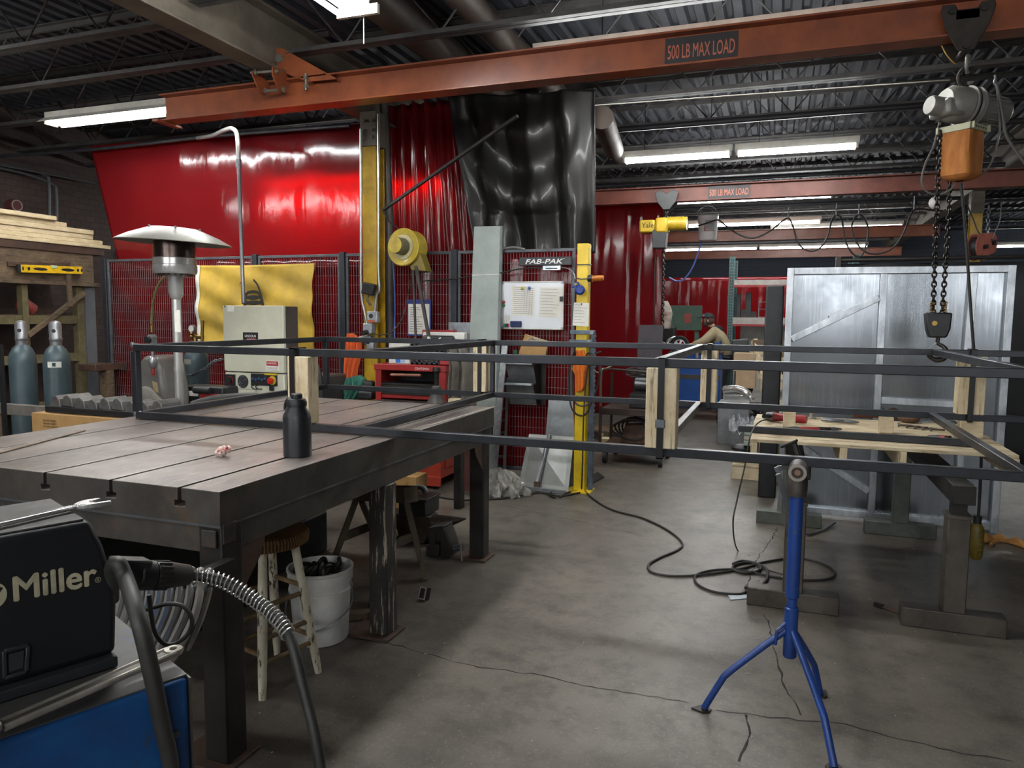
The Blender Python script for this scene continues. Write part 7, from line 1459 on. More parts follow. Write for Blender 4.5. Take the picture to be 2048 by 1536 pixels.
# ================================================================== on and under the table
bm_ = M('bottle_black', '26272b', 0.38, 0, scale=30, hx2='202125')
bx, by = -1.895, 2.56
t = T('drink_bottle', 'black insulated bottle with a carry loop lid on the table', 'bottle', (bx, by, TZ))
k = 1.0
MB().lathe([(0.0, 0), (0.055, 0), (0.058, 0.004), (0.058, 0.165), (0.055, 0.178), (0.04, 0.205), (0.038, 0.215)], (bx, by, TZ+0.0005), 40).build('body', bm_, t)
MB().lathe([(0.041, 0.213), (0.042, 0.232), (0.036, 0.244), (0.024, 0.246), (0.024, 0.262), (0.02, 0.266), (0, 0.266)], (bx, by, TZ), 32).build('lid', black_plastic, t)
MB().tube(smooth([(bx-0.02, by-0.005, TZ+0.24), (bx-0.036, by-0.005, TZ+0.245), (bx-0.052, by-0.004, TZ+0.225), (bx-0.056, by-0.004, TZ+0.2), (bx-0.046, by-0.004, TZ+0.195)], 5), 0.006, 8).build('carry_loop', black_plastic, t)
c = P(450, 913, Z=TZ)
cr = MB()
for k in range(5):
    cc = c+V((random.uniform(-0.018, 0.018), random.uniform(-0.01, 0.015), 0.016+0.004*k)); s = MB().ball(cc, 0.02, 9, (1.1, 0.9, 0.8))
    for p in s.v: p += V((random.uniform(-1, 1), random.uniform(-1, 1), random.uniform(-1, 1)))*0.006
    cr.add(s.v, s.f)
tag(cr.build('crumpled_wrapper', M('wrapper_pinkwhite', 'd8c4bc', 0.35, 0, scale=40, hx2='b04a44', contrast=(0.4, 0.5)), flat=True), 'crumpled pink and white wrapper on the table near the bottle', 'wrapper')
a2, b2 = P(-30, 912, Z=TZ+0.004), P(165, 861, Z=TZ+0.004); tag(MB().bar(a2, b2, 0.035, 0.007).build('flat_bar', M('flat_bar_brown', '7d7064', 0.55, 0.3, scale=12, hx2='5f544a'), bevel=0.002), 'thin flat steel strip lying on the table left side', 'steel strip')
mb = MB()
for k in range(90): a2 = P(735+random.gauss(0, 18), 820+random.gauss(0, 2.2), Z=TZ+0.001); mb.obox(a2, (0.004, 0.003, 0.0015), rotz(random.uniform(0, 180)))
tag(mb.build('sawdust', M('sawdust_pale', 'c8b08a', 0.9)), 'pale scatter of sawdust on the far part of the tabletop', 'sawdust', kind='stuff')
# --- stool
white_chip = two_scale('chipped_white_paint', 'd6cfba', 'b9b098', '4a4034', 5, 22, 0.6, 0.2, stretch=(2, 2, 0.5), c2=(0.56, 0.62))
sx, sy = -2.04, 2.53; SZ = 0.655
t = T('wooden_stool', 'round stool with brown ribbed seat and chipped white legs', 'stool', (sx, sy, 0))
seat = MB(); n = 96; pr = []
seat.lathe([(0.0, SZ-0.06), (0.14, SZ-0.06), (0.165, SZ-0.05), (0.172, SZ-0.02), (0.165, SZ-0.004), (0.15, SZ), (0.0, SZ)], (sx, sy, 0), 64).build('seat', M('cord_brown', '7a5a34', 0.7, 0, scale=6, hx2='5f4426'), t)
rb = MB()
for k in range(80): a3 = 6.283*k/80; dv = V((math.cos(a3), math.sin(a3), 0)); rb.tube([V((sx, sy, SZ-0.056))+dv*0.15, V((sx, sy, SZ-0.045))+dv*0.172, V((sx, sy, SZ-0.02))+dv*0.1765, V((sx, sy, SZ-0.002))+dv*0.166, V((sx, sy, SZ+0.002))+dv*0.15, V((sx, sy, SZ+0.002))+dv*0.04], 0.0045, 5)
rb.build('seat_cord', M('cord_brown', '7a5a34'), t)
feet = [V((-1.938, 2.354, 0)), V((-1.861, 2.634, 0)), V((-2.141, 2.711, 0)), V((-2.218, 2.431, 0))]; cs = V((sx, sy, 0)); tops = [cs+(f-cs)*0.55+V((0, 0, SZ-0.055)) for f in feet]
for f, tp in zip(feet, tops): MB().tube([f, f.lerp(tp, 0.12), f.lerp(tp, 0.5), tp], [0.015, 0.018, 0.021, 0.018], 14).build('leg', white_chip, t)
for h, off in ((0.24, 0), (0.4, 1), (0.62, 0)):
    for i in range(4):
        j = (i+1) % 4; h2 = h+(0.05 if i % 2 else 0); MB().tube([feet[i].lerp(tops[i], h2), feet[j].lerp(tops[j], h2)], 0.0105, 10).build('rung', M('rung_brown', '8a714e', 0.65, 0, scale=12, hx2='5f4c34'), t) if (h != 0.4 or i % 2 == 0) else None
# --- bucket of clamps
bx2, by2 = -2.06, 2.945; bwm = M('bucket_dull_white', 'e2e1dc', 0.45, 0, scale=5, hx2='c4c2bc')
t = T('plastic_bucket', 'white plastic bucket under the table beside the stool', 'bucket', (bx2, by2, 0))
MB().lathe([(0.0, 0.002), (0.125, 0.002), (0.13, 0.01), (0.145, 0.25), (0.152, 0.252), (0.152, 0.262), (0.147, 0.264), (0.148, 0.3), (0.155, 0.302), (0.155, 0.345), (0.16, 0.35), (0.16, 0.36), (0.15, 0.362), (0.146, 0.34), (0.13, 0.05), (0.0, 0.04)], (bx2, by2, 0), 40).build('shell', bwm, t)
MB().tube(smooth([(bx2+0.158, by2+0.02, 0.3), (bx2+0.19, by2-0.03, 0.2), (bx2+0.12, by2-0.13, 0.12), (bx2, by2-0.18, 0.1), (bx2-0.12, by2-0.12, 0.15), (bx2-0.155, by2, 0.3)], 5), 0.004, 6).build('bail', grey_steel, t)
for i in range(9):
    a3 = i*2.4; q = V((bx2+0.075*math.cos(a3), by2+0.075*math.sin(a3), 0.3+0.02*(i % 3))); t2 = T('bent_bolt', 'dark bent bolt sticking out of the white bucket', 'bolt', q, 'bolts in the bucket')
    MB().tube(smooth([q-V((0, 0, 0.12)), q, q+V((0.015, 0.01, 0.04)), q+V((0.04*math.cos(i), 0.04*math.sin(i), 0.045)), q+V((0.05*math.cos(i), 0.05*math.sin(i), 0.01))], 4), 0.011, 8).build('hook', dark_steel, t2); MB().cyl(q-V((0, 0, 0.125)), q-V((0, 0, 0.12)), 0.014, n=6).build('nut', dark_steel, t2)
# --- wooden A frame trestle under the table
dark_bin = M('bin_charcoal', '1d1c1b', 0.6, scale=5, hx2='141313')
tw = two_scale('weathered_trestle', '6a604f', '51483b', '352e26', 6, 9, 0.7, 0.3, stretch=(5, 5, 0.8), c2=(0.55, 0.75))
t = T('wooden_trestle', 'weathered wooden trestle with splayed legs under the table', 'trestle', (-2.3, 3.6, 0))
fr_ = P(850, 1155, Z=0.01); fl_ = P(742, 1212, Z=0.01); br_ = P(765, 1105, Z=0.01); bl2 = P(655, 1155, Z=0.01)
apx = V((-2.1, 3.62, 0.66)); apx2 = V((-2.55, 3.98, 0.66))
a_f = P(808, 985, Y=3.75); a_b = P(712, 1000, Y=4.0)
for (ft, tp) in ((fr_, a_f), (fl_, a_f+V((-0.05, -0.02, 0))), (br_, a_b+V((0.04, 0, 0))), (bl2, a_b)): MB().bar(ft, tp, 0.035, 0.075, up=(0.5, -0.85, 0)).build('leg', tw, t, bevel=0.004)
MB().bar(a_f+V((0.1, -0.1, 0.02)), a_b+V((-0.1, 0.1, 0.02)), 0.09, 0.09).build('top_beam', tw, t, bevel=0.004); MB().bar(fr_.lerp(a_f, 0.5), fl_.lerp(a_f, 0.5), 0.02, 0.05).build('brace', tw, t); MB().bar(br_.lerp(a_b, 0.5), bl2.lerp(a_b, 0.5), 0.02, 0.05).build('brace', tw, t)
a2, b2 = P(682, 1232, Z=0.02), P(745, 1228, Z=0.02); tag(MB().bar(a2, b2, 0.06, 0.04).build('floor_batten', old_wood, bevel=0.004), 'short grey batten on the floor right of the bucket', 'batten')
tag(MB().box(-3.3, -2.65, 2.1, 3.25, 0.001, 0.62).build('added_dark_bin', dark_bin, bevel=0.02), 'dark bin added to blacken the space under the table behind the stool', 'bin')  # dark bin added so the space under the table reads black
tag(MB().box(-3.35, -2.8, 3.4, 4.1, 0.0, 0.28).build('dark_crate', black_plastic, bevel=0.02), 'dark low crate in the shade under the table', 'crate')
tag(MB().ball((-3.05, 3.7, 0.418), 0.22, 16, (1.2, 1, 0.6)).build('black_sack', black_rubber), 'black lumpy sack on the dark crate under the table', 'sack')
# small square tube offcuts on the floor
for i, (c, w_, h_, an, lb) in enumerate(((P(847, 1200, Z=0.0), 0.046, 0.066, -12, 'cut square tube ring standing on the open floor'), (P(765, 1235, Z=0.0), 0.05, 0.05, 25, 'cut tube ring half hidden behind the middle table leg'))):
    R_ = rotz(an) @ rotx(-18); t = T('tube_offcut', lb, 'tube offcut', c); mb = MB(); th = 0.005
    def wq(x, y, z): return c + R_ @ V((x, y, z)) + V((0, 0, 0.004))
    for (ox, oz, sx_, sz_) in ((0, th/2, w_, th), (0, h_-th/2, w_, th), (-w_/2+th/2, h_/2, th, h_-2*th), (w_/2-th/2, h_/2, th, h_-2*th)): mb.obox(wq(ox, 0, oz), (sx_, 0.04, sz_), R_)
    mb.build('ring', M('tube_dark', '3c3a38', 0.5, 0.5), t); mb = MB()
    for (ox, oz, sx_, sz_) in ((0, th/2, w_, th), (0, h_-th/2, w_, th), (-w_/2+th/2, h_/2, th, h_-2*th), (w_/2-th/2, h_/2, th, h_-2*th)): mb.obox(wq(ox, -0.0205, oz), (sx_, 0.001, sz_), R_)
    mb.build('cut_edge', M('fresh_cut', 'd8d8d4', 0.3, 0.6), t)
# --- anvil and vise, black tool crate
irn = M('anvil_iron', '4e4238', 0.45, 0.5, scale=6, hx2='352d27', bump=0.1)
q = P(860, 1085, Z=0.0); q = V((-2.33, 4.5, 0)); 
t = T('anvil', 'old brown anvil with its horn pointing right under the table end', 'anvil', (q.x, 4.5, 0)); az = P(860, 1040, Y=4.5)
x0 = P(812, 1030, Y=4.5).x; x1 = P(868, 1030, Y=4.5).x; x2 = P(932, 1030, Y=4.5).x; zt = P(870, 1030, Y=4.5).z; zb = zt-0.11
MB().box(x0-0.2, x1, 4.43, 4.57, zb, zt).build('body', irn, t, bevel=0.006); MB().tube([(x1-0.01, 4.5, zt-0.055), (x1+0.08, 4.5, zt-0.045), (x1+0.15, 4.5, zt-0.025), (x2, 4.5, zt-0.002)], [0.062, 0.05, 0.03, 0.004], 18).build('horn', irn, t); MB().prism([(x0-0.05, 4.45, zb), (x1-0.02, 4.45, zb), (x1-0.06, 4.45, zb-0.1), (x1, 4.45, 0.0), (x0-0.1, 4.45, 0.0), (x0-0.02, 4.45, zb-0.1)], (0, 0.1, 0)).build('waist', irn, t, bevel=0.006)
t = T('bench_vise', 'dark bench vise with a round screw handle on the floor', 'vise', P(890, 1115, Z=0)); vm = M('vise_iron', '3f3a36', 0.5, 0.4, scale=6, hx2='2c2825'); vY = 4.28
def vq(x, y): r_ = P(x, y, Y=vY); return (r_.x, r_.z)
vb = [vq(858, 1112), vq(858, 1085), vq(884, 1085), vq(884, 1115)]; MB().prism([(a, vY-0.05, max(b, 0.0)) for a, b in vb], (0, 0.14, 0)).build('base', vm, t, bevel=0.008)
MB().prism([(a, vY-0.04, b) for a, b in (vq(862, 1086), vq(862, 1052), vq(895, 1048), vq(895, 1062), vq(876, 1062), vq(876, 1086))], (0, 0.12, 0)).build('fixed_jaw', vm, t, bevel=0.006); MB().prism([(a, vY-0.045, max(b, 0)) for a, b in (vq(886, 1112), vq(886, 1060), vq(893, 1048), vq(903, 1075), vq(907, 1085), vq(907, 1112))], (0, 0.13, 0)).build('moving_jaw', vm, t, bevel=0.008)
a2, b2 = P(906, 1097, Y=vY), P(926, 1094, Y=vY); MB().cyl(a2, b2, 0.022, n=16).build('screw', grey_steel, t); MB().tube([P(921, 1090, Y=vY-0.03), P(926, 1148, Y=vY-0.06)], 0.009, 10).ball(P(926, 1149, Y=vY-0.06), 0.014, 8).build('handle', M('handle_steel', '8a7f76', 0.35, 0.8), t)
t = T('open_tool_crate', 'black open tool crate standing on the anvil under the table', 'crate', P(838, 1030, Y=4.6)); A, B = P(808, 1032, Y=4.5), P(861, 990, Y=4.5); zc = zt+0.001
MB().box(A.x, B.x, 4.42, 4.64, zc, B.z-0.03).build('tub', black_plastic, t, bevel=0.006); mb = MB()
for k in range(5): xx = B.x-0.075+k*0.018; mb.box(xx, xx+0.005, 4.412, 4.42, zc+0.005, B.z-0.03)
for k in range(3): zz = zc+0.01+k*0.05; mb.box(B.x-0.08, B.x, 4.412, 4.42, zz, zz+0.005)
mb.build('grid', dark_steel, t); MB().box(A.x-0.01, B.x+0.01, 4.41, 4.65, B.z-0.03, B.z-0.015).build('rim', black_plastic, t, bevel=0.004)
q = P(838, 992, Y=4.52); tag(MB().tube(arc(V((q.x, 4.52, B.z+0.0)), 0.05, 0, 180, 10, (1, 0, 0), (0, 0.3, 0.8)), 0.02, 10).build('pipe_elbow', grey_steel), 'grey pipe elbow lying in the black tool crate', 'pipe')
A, B = P(810, 982, Y=5.2), P(832, 955, Y=5.2); t = T('small_carton', 'small printed cardboard box under the table before the orange cabinet', 'box', (A.x, 5.2, 0)); MB().box(A.x-0.1, B.x, 5.2, 5.4, 0, B.z).build('box', carton, t, bevel=0.003); MB().text('//', (B.x-0.1, 5.199, B.z-0.08), (1, 0, 0), (0, 0, 1), 0.05, 0.001, 0.004).build('lettering', ink, t, flat=True)
tag(MB().prism([P(922, 905, Y=5.9), P(950, 895, Y=5.9), P(955, 985, Y=5.85), P(912, 980, Y=5.85)], (0, 0.01, 0)).build('red_brown_sheet', M('red_oxide_sheet', '6c4038', 0.5, 0.2, scale=4, hx2='5a342e')), 'red brown sheet standing between cabinet and far table leg', 'metal sheet')
# hanging locking clamps behind the welder
t = T('clamp_rail', 'dark rail under the table end carrying the locking clamps', 'rail', (-1.9, 1.8, 0.7)); MB().tube([(-2.5, 1.74, 0.74), (-1.62, 1.77, 0.74)], 0.012, 10).build('rod', dark_steel, t)
for xa_ in (-2.5, -1.72): MB().box(xa_, xa_+0.04, 1.73, 1.925, 0.735, 0.765).build('bracket', dark_steel, t)
cl0 = None
for i in range(10):
    q = V((-1.93+i*0.032, 1.68+0.006*i, 0.735)); rzv = -0.15+0.05*i
    if cl0 is None:
        cl0 = T('locking_clamp', 'chrome locking clamp hanging in the row behind the welder', 'clamp', q, 'hanging locking clamps', rzv)
        MB().tube(smooth([(0, 0, 0.02), (0.0, -0.03, 0.05), (0.0, -0.02, 0.0), (-0.02, -0.02, -0.08), (-0.07, -0.02, -0.18), (-0.12, 0.0, -0.26)], 5), [0.009]*10+[0.013]*16, 8).build('upper_arm', chrome, cl0, world=False)
        MB().tube(smooth([(0, 0.02, 0.03), (0.0, 0.05, 0.04), (0.0, 0.045, -0.02), (-0.03, 0.04, -0.12), (-0.08, 0.05, -0.22)], 5), 0.009, 8).build('lower_arm', chrome, cl0, world=False); MB().cyl((0.0, -0.02, 0.0), (0.0, 0.05, 0.0), 0.012, n=10).build('pivot', grey_steel, cl0, world=False)
    else: dup(cl0, q, cl0['label'], rz=rzv)
# ================================================================== welder with wire feeder, foreground
AN = math.radians(23.5); nF = V((math.cos(AN), -math.sin(AN), 0)); dF = V((math.sin(AN), math.cos(AN), 0)); AF = V((-1.33, 1.13, 1.0))
fb = P(232, 1307, X=None, Y=None, Z=0.845)
feed = T('wire_feeder', 'black wire feeder with pale lettering on top of the blue welder', 'wire feeder', (-1.55, 0.95, 0.82))
fm = two_scale('feeder_black', '14161b', '0d0f13', '2c2a28', 4, 7, 0.5, 0.06, c2=(0.56, 0.75)); wm = two_scale('welder_blue', '17508a', '113c6c', '363b42', 5, 9, 0.42, 0.05, c2=(0.62, 0.7))
def fq(x, y, off=0.0): return Pp(x, y, AF+nF*off, nF)
pl = [(-330, 1120), (182, 1046), (208, 1092), (226, 1150), (235, 1200), (233, 1307), (-330, 1474)]
pts = [fq(x, y) for x, y in pl]; zt_ = (pts[0].z+pts[1].z)/2; zb_ = 0.845; pts[0].z = pts[1].z = 1.147; pts[5].z = pts[6].z = zb_
MB().prism(pts, -nF*0.27).build('case', fm, feed, bevel=0.014, seg=4)
lid = MB(); e = [pts[0]+nF*-0.012, pts[1]-nF*0.012-dF*0.01, pts[1]-nF*0.25-dF*0.01, pts[0]-nF*0.25]; lid.prism([p+V((0, 0, 0.0005)) for p in e], (0, 0, 0.003)).build('lid', M('dusty_black_lid', '4a4744', 0.6, 0, scale=8, hx2='34322f'), feed)
MB().prism([fq(-330, 1500, 0.03), fq(236, 1318, 0.03), fq(236, 1318, 0.03)-nF*0.31, fq(-330, 1500, 0.03)-nF*0.31], (0, 0, 0.0)).v
bz = 0.822
def Zs(p, z): return V((p.x, p.y, z))
bq = [fq(-330, 1474, 0.018), fq(236, 1310, 0.018)]; MB().prism([Zs(bq[0], bz), Zs(bq[1], bz), Zs(bq[1]-nF*0.3, bz), Zs(bq[0]-nF*0.3, bz)], (0, 0, 0.023)).build('base_plate', M('feeder_base', '26282c', 0.5, 0, scale=6), feed, bevel=0.003)
letm = M('worn_cream_print', 'b5ad93', 0.6, 0, scale=16, hx2='8f886f')
q0 = fq(29, 1202, 0.001); q1 = fq(193, 1168, 0.001); xd = (q1-q0).normalized(); hM = (fq(30, 1153, 0.001)-q0).length
MB().text('Miller', q0, xd, V((0, 0, 1)), hM/0.70, 0.0006, 0.028, width=(q1-q0).length).build('lettering', letm, feed, flat=True)
MB().text('®', fq(190, 1166, 0.001), xd, ZA, 0.016, 0.0006, 0.0).build('registered_mark', letm, feed, flat=True)
q = fq(-14, 1192, 0.001); r_ = (fq(14, 1185, 0.001)-q).length; s1 = xd; dsc = MB(); n_ = 30
ringp = [q+s1*math.cos(6.283*k/n_)*r_+ZA*math.sin(6.283*k/n_)*r_*1.15 for k in range(n_)]; dsc.add(ringp, [list(range(n_))]); o = dsc.build('emblem_disc', letm, feed, flat=True)
mk = MB(); mk.add([q+nF*0.0008+s1*(0.35*r_)+ZA*0.75*r_, q+nF*0.0008+s1*(0.75*r_)+ZA*0.55*r_, q+nF*0.0008+s1*(0.1*r_)-ZA*0.3*r_, q+nF*0.0008+s1*(0.0*r_)+ZA*0.1*r_], [[0, 1, 2, 3]]); mk.build('emblem_mark', fm, feed, flat=True)
lt = MB(); A4 = [fq(8, 1302, 0.002), fq(56, 1290, 0.002), fq(53, 1342, 0.002), fq(10, 1356, 0.002)]; cc = (A4[0]+A4[1]+A4[2]+A4[3])/4
for i in range(4): lt.bar(A4[i], A4[(i+1) % 4], 0.008, 0.008, up=nF)
lt.build('latch_frame', M('latch_black', '2b2d30', 0.4), feed, bevel=0.002); MB().prism([A4[i].lerp(cc, 0.35)-nF*0.001 for i in range(4)], nF*0.002).build('latch_recess', ink, feed)
# hanging connector on its far end
con = T('gun_connector', 'black welding gun connector at the feeder end', 'connector', fq(260, 1160)); 
ca, cb2 = V((-1.37, 1.2, 0.985)), V((-1.272, 1.3, 0.983))
ca = fq(238, 1165)-nF*0.06+dF*0.0; ce = P(380, 1150, Y=ca.y+0.17); dcon = (ce-ca).normalized(); Lc = (ce-ca).length
MB().lathe([(0.03, 0.0), (0.03, Lc*0.32), (0.034, Lc*0.34), (0.034, Lc*0.5), (0.029, Lc*0.53)], ca, 28, dcon).build('socket', black_plastic, con)
s1, s2, _ = basis(dcon); Rb = Matrix((s1, dcon, s2)).transposed() if False else None
MB().bar(ca+dcon*0.005+ZA*0.026, ca+dcon*(Lc*0.46)+ZA*0.024, 0.05, 0.03).build('key_block', black_plastic, con, bevel=0.005)
MB().lathe([(0.031, Lc*0.53), (0.033, Lc*0.56), (0.031, Lc*0.72), (0.024, Lc*0.98), (0.02, Lc)], ca, 28, dcon).build('nut', M('connector_worn', '37332f', 0.4, 0.1, scale=12, hx2='25221f'), con)
mb = MB()
for k in range(16): a3 = 6.283*k/16; o2 = (s1*math.cos(a3)+s2*math.sin(a3)); mb.bar(ca+dcon*Lc*0.54+o2*0.032, ca+dcon*Lc*0.7+o2*0.0315, 0.005, 0.005)
mb.build('knurl', black_plastic, con)
gp = [ce, P(440, 1160, Y=ce.y+0.04), P(495, 1190, Y=ce.y+0.06), P(535, 1220, Y=ce.y+0.06), P(565, 1250, Y=ce.y+0.05), P(585, 1290, Y=ce.y+0.03), P(605, 1370, Y=ce.y), P(625, 1450, Y=ce.y-0.02), P(640, 1530, Y=ce.y-0.03), P(655, 1650, Y=ce.y-0.05), P(668, 1900, Y=ce.y-0.05)]
gun = T('gun_cable', 'black gun cable arching from the connector in a steel spring', 'cable', gp[-1]); gs = smooth(gp, 8)
MB().tube(gs, 0.0125, 14).build('cable', M('gun_cable_rubber', '33322f', 0.55, 0, scale=10, hx2='242321'), gun)
hel = MB(); sp = gs[:38]; acc = [0]
for a, b in zip(sp, sp[1:]): acc.append(acc[-1]+(b-a).length)
tot = acc[-1]; turns = 26; hp_ = []; npt = turns*14; ref = None
for i in range(npt+1):
    s_ = tot*i/npt; j = 0
    while j < len(acc)-2 and acc[j+1] < s_: j += 1
    p = sp[j].lerp(sp[j+1], (s_-acc[j])/max(1e-6, acc[j+1]-acc[j])); d_ = (sp[j+1]-sp[j]).normalized()
    if ref is None: ref = basis(d_)[0]
    ref = (ref-d_*ref.dot(d_)).normalized(); b_ = d_.cross(ref); a3 = 6.283*turns*i/npt; hp_.append(p+(ref*math.cos(a3)+b_*math.sin(a3))*0.0175)
hel.tube(hp_, 0.0022, 6).build('spring_guard', chrome, gun)
lp = [P(298, 1190, Y=1.33), P(302, 1225, Y=1.33), P(310, 1265, Y=1.33), P(330, 1288, Y=1.34), P(355, 1285, Y=1.36), P(380, 1262, Y=1.38), P(383, 1235, Y=1.38), P(365, 1212, Y=1.37), P(335, 1208, Y=1.36), P(310, 1214, Y=1.35), P(280, 1222, Y=1.34)]
tag(MB().tube(smooth(lp, 6), 0.0055, 8).build('control_lead', cable_black), 'thin black control lead looping below the connector', 'cable')
# blue welder below
wt = T('blue_welder', 'blue welding power source in the lower left corner', 'welder', (-1.4, 0.9, 0)); wz = 0.82
c1 = P(378, 1352, Z=wz); c0 = P(-330, 1605, Z=wz); c1 = V((c1.x, c1.y, 0)); e0 = c1-dF*0.95
pz = [(c1, 0.0), ]
top4 = [c1, e0, e0-nF*0.5, c1-nF*0.5]
MB().prism([Zs(p, 0.13) for p in top4], (0, 0, wz-0.13-0.003)).build('case', wm, wt, bevel=0.012, seg=3)
MB().prism([Zs(p-nF*0.012 if i < 2 else p+nF*0.01, wz-0.0028) for i, p in enumerate(top4)], (0, 0, 0.003)).build('worn_top', two_scale('worn_blue_top', '4f4d4c', '3d3c3b', '1f4a80', 4, 5, 0.5, 0.08, 0.2, c2=(0.58, 0.68)), wt)
MB().prism([Zs(p, 0.1) for p in (c1+nF*0.0+dF*0.02, e0, e0-nF*0.5, c1-nF*0.5+dF*0.02)], (0, 0, 0.035)).build('base', black_plastic, wt, bevel=0.004)
for (s_, o_) in ((0.05, 0.05), (0.85, 0.05), (0.05, 0.45), (0.85, 0.45)): q = c1-dF*s_-nF*o_; MB().cyl(q+V((0, 0, 0.05))-nF*0.02, q+V((0, 0, 0.05))+nF*0.02, 0.05, n=18).build('caster', black_rubber, wt)
q = Pp(353, 1468, c1, nF); MB().lathe([(0.0, 0.0), (0.0075, 0.0), (0.0075, 0.002), (0.004, 0.005), (0, 0.0055)], q, 14, nF).build('screw', grey_steel, wt); q = Pp(326, 1393, c1, nF); MB().lathe([(0.0, 0.0), (0.0035, 0.0), (0.002, 0.002), (0, 0.002)], q, 10, nF).build('screw', grey_steel, wt)
MB().prism([c1+dF*0.001+V((0, 0, 0.13)), c1+dF*0.001+V((0, 0, 0.815)), c1-nF*0.48+dF*0.001+V((0, 0, 0.815)), c1-nF*0.48+dF*0.001+V((0, 0, 0.13))], dF*0.004).build('end_panel', M('welder_end_grey', '55524e', 0.5, 0.2, scale=5), wt)
MB().box(c1.x-0.02, c1.x+0.01, c1.y+0.005, c1.y+0.05, 0.6, 0.72).build('rating_label', M('label_tan', 'a8906c'), wt) if False else None
def wl(x, y, o=0.026): return Pp(x, y, c1+nF*o, nF)
tag(MB().tube(smooth([fq(222, 1200, -0.03), fq(224, 1140, 0.0), fq(236, 1128, 0.03), fq(252, 1160, 0.055), wl(278, 1240, 0.0), wl(303, 1345), wl(322, 1440), wl(342, 1545), wl(350, 1750)], 7), 0.0165, 14).build('weld_lead', M('gun_cable_rubber', '33322f')), 'thick black weld lead hanging down over the blue welder', 'cable')
# big adjustable wrench on the blue top
a2, b2 = P(2, 1452, Z=wz+0.03), P(360, 1300, Z=wz+0.03); b2 = Zs(b2, wz+0.034)
ww = T('adjustable_wrench', 'long adjustable wrench lying on the blue welder top', 'wrench', a2.lerp(b2, 0.5)); wst = M('wrench_steel', 'b8b2a8', 0.32, 0.55, scale=10, hx2='8a857d')
dw = (b2-a2).normalized(); sw_ = dw.cross(ZA).normalized(); Lw = (b2-a2).length; wdt = 0.014; 
for s_ in (-1, 1): MB().tube([a2+sw_*s_*wdt*0.9, a2.lerp(b2, 0.5)+sw_*s_*wdt, a2.lerp(b2, 0.93)+sw_*s_*wdt*1.15, b2+sw_*s_*wdt*0.3], [0.0065, 0.006, 0.007, 0.007], 10).build('handle_rail', wst, ww)
MB().bar(a2, a2.lerp(b2, 0.9), wdt*2, 0.006).build('handle_web', M('wrench_web', '5a5650', 0.5, 0.6, scale=12), ww)
MB().lathe([(0.008, -0.006), (0.018, -0.006), (0.018, 0.006), (0.008, 0.006)], a2.lerp(b2, 0.955), 20).build('hanging_eye', wst, ww)
hj = a2-dw*0.005; MB().prism([hj+sw_*0.02, hj-dw*0.05+sw_*0.045, hj-dw*0.11+sw_*0.04, hj-dw*0.075+sw_*0.012, hj-dw*0.055-sw_*0.012, hj-dw*0.1-sw_*0.03, hj-dw*0.03-sw_*0.04, hj-sw_*0.018], (0, 0, 0.018)).build('jaw', wst, ww, bevel=0.005)
MB().cyl(hj-dw*0.04-ZA*0.004, hj-dw*0.04+ZA*0.024, 0.01, n=14).build('worm_screw', dark_steel, ww)
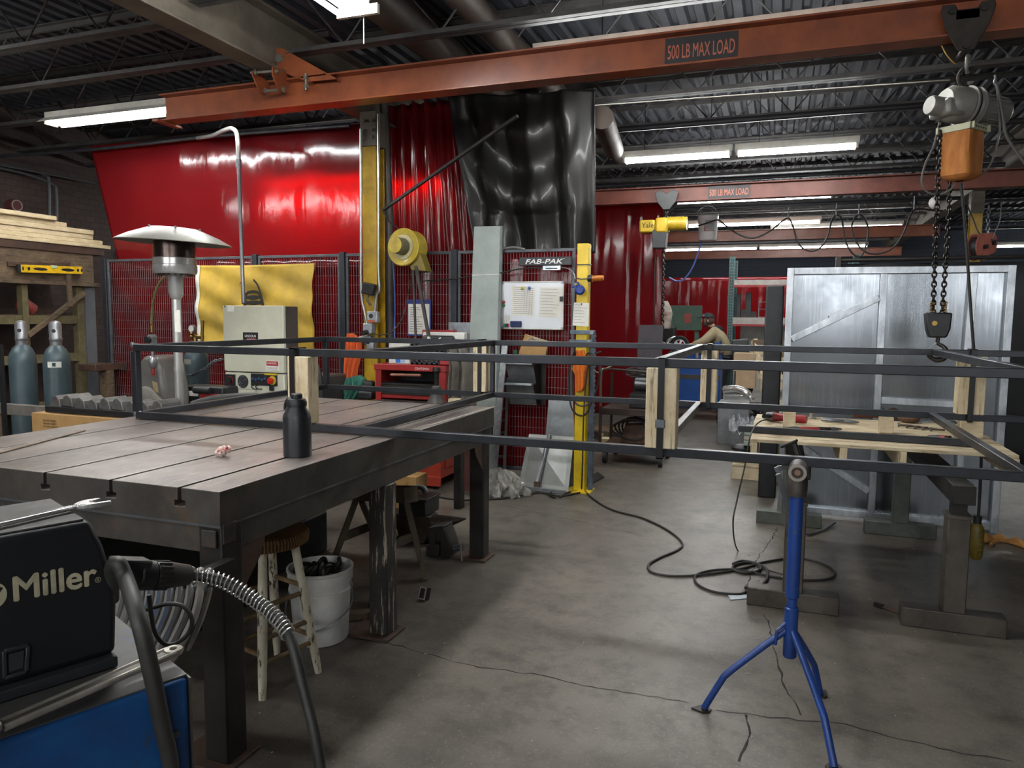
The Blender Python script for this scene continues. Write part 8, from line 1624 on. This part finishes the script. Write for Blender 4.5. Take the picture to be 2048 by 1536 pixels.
# open end wrench on the feeder lid
zl = 1.147+0.012
a2, b2 = P(-60, 1062, Z=zl), P(150, 1014, Z=zl); w2 = T('open_end_wrench', 'shiny open end wrench lying across the feeder top', 'wrench', a2.lerp(b2, 0.5)); dw = (b2-a2).normalized(); sw_ = dw.cross(ZA).normalized()
MB().bar(a2, b2, 0.018, 0.009).build('shank', chrome, w2, bevel=0.003)
def wj(u, s_): return b2+dw*u+sw_*s_-V((0, 0, 0.005))
jaw = [(0, 0.007), (0.012, 0.018), (0.03, 0.022), (0.05, 0.021), (0.052, 0.013), (0.03, 0.010), (0.024, 0.0), (0.03, -0.010), (0.046, -0.012), (0.046, -0.02), (0.028, -0.022), (0.012, -0.018), (0, -0.007)]
jaw = [(u*1.35, s_*1.35) for u, s_ in jaw]; Rj = 0.35; MB().prism([wj(u*math.cos(Rj)-s_*math.sin(Rj)*0.6, s_*math.cos(Rj)+u*math.sin(Rj)*0.6) for u, s_ in jaw], (0, 0, 0.011)).build('open_jaw', chrome, w2, bevel=0.0025)
MB().lathe([(0.009, -0.005), (0.017, -0.005), (0.017, 0.006), (0.009, 0.006)], a2, 18).build('box_end', chrome, w2)
# dark drum beside feeder under the table
tag(MB().lathe([(0.0, 0.0), (0.13, 0.0), (0.13, 0.2), (0.12, 0.21), (0.0, 0.21)], (-1.72, 1.42, 0.62), 30).build('wire_spool_cover', black_plastic), 'round black wire spool cover behind the connector', 'spool cover') if False else None
# ================================================================== under the roof
dm = M('sooty_duct', '5a4f46', 0.6, 0.2, scale=3, hx2='413833')
for (pa, pb, z_, r_, lb) in (((930, 0), (1050, 112), 3.98, 0.11, 'thinner round duct running lengthwise under the roof deck'), ((800, 30), (1000, 190), 4.02, 0.17, 'wider round duct running lengthwise left of the thinner one')):
    A = P(pa[0], pa[1], Z=z_); xx = A.x; y1 = P(pb[0], pb[1], Z=z_).y
    t = T('round_duct', lb, 'duct', (xx, 3, z_-r_)); MB().cyl((xx, 0.5, z_), (xx, 11.5, z_), r_, n=24).build('duct', dm, t)
    for k in range(6): MB().lathe([(r_, -0.02), (r_+0.012, -0.02), (r_+0.012, 0.02), (r_, 0.02)], (xx, 1.5+k*1.7, z_), 24, (0, 1, 0)).build('joint_band', dm, t)
tag(MB().tube([P(1204, 235, Y=7.05), P(1228, 300, Y=8.4)], 0.11, 16).build('sloping_duct', dm), 'dark sloping duct beside the edge of the black tarp', 'duct')
for i, (y_, x0_, x1_, z_) in enumerate(((8.0, -3.8, 2.6, 3.6), (11.0, -3.8, 2.6, 3.55), (13.4, -3.8, 2.6, 3.5))): tag(MB().tube([(x0_, y_, z_), (x1_, y_, z_)], 0.03, 10).build('service_pipe', M('pipe_black', '2c2c30', 0.5, 0.4, scale=6)), ('nearest', 'middle', 'farthest')[i]+' dark service pipe crossing below the joists', 'pipe')
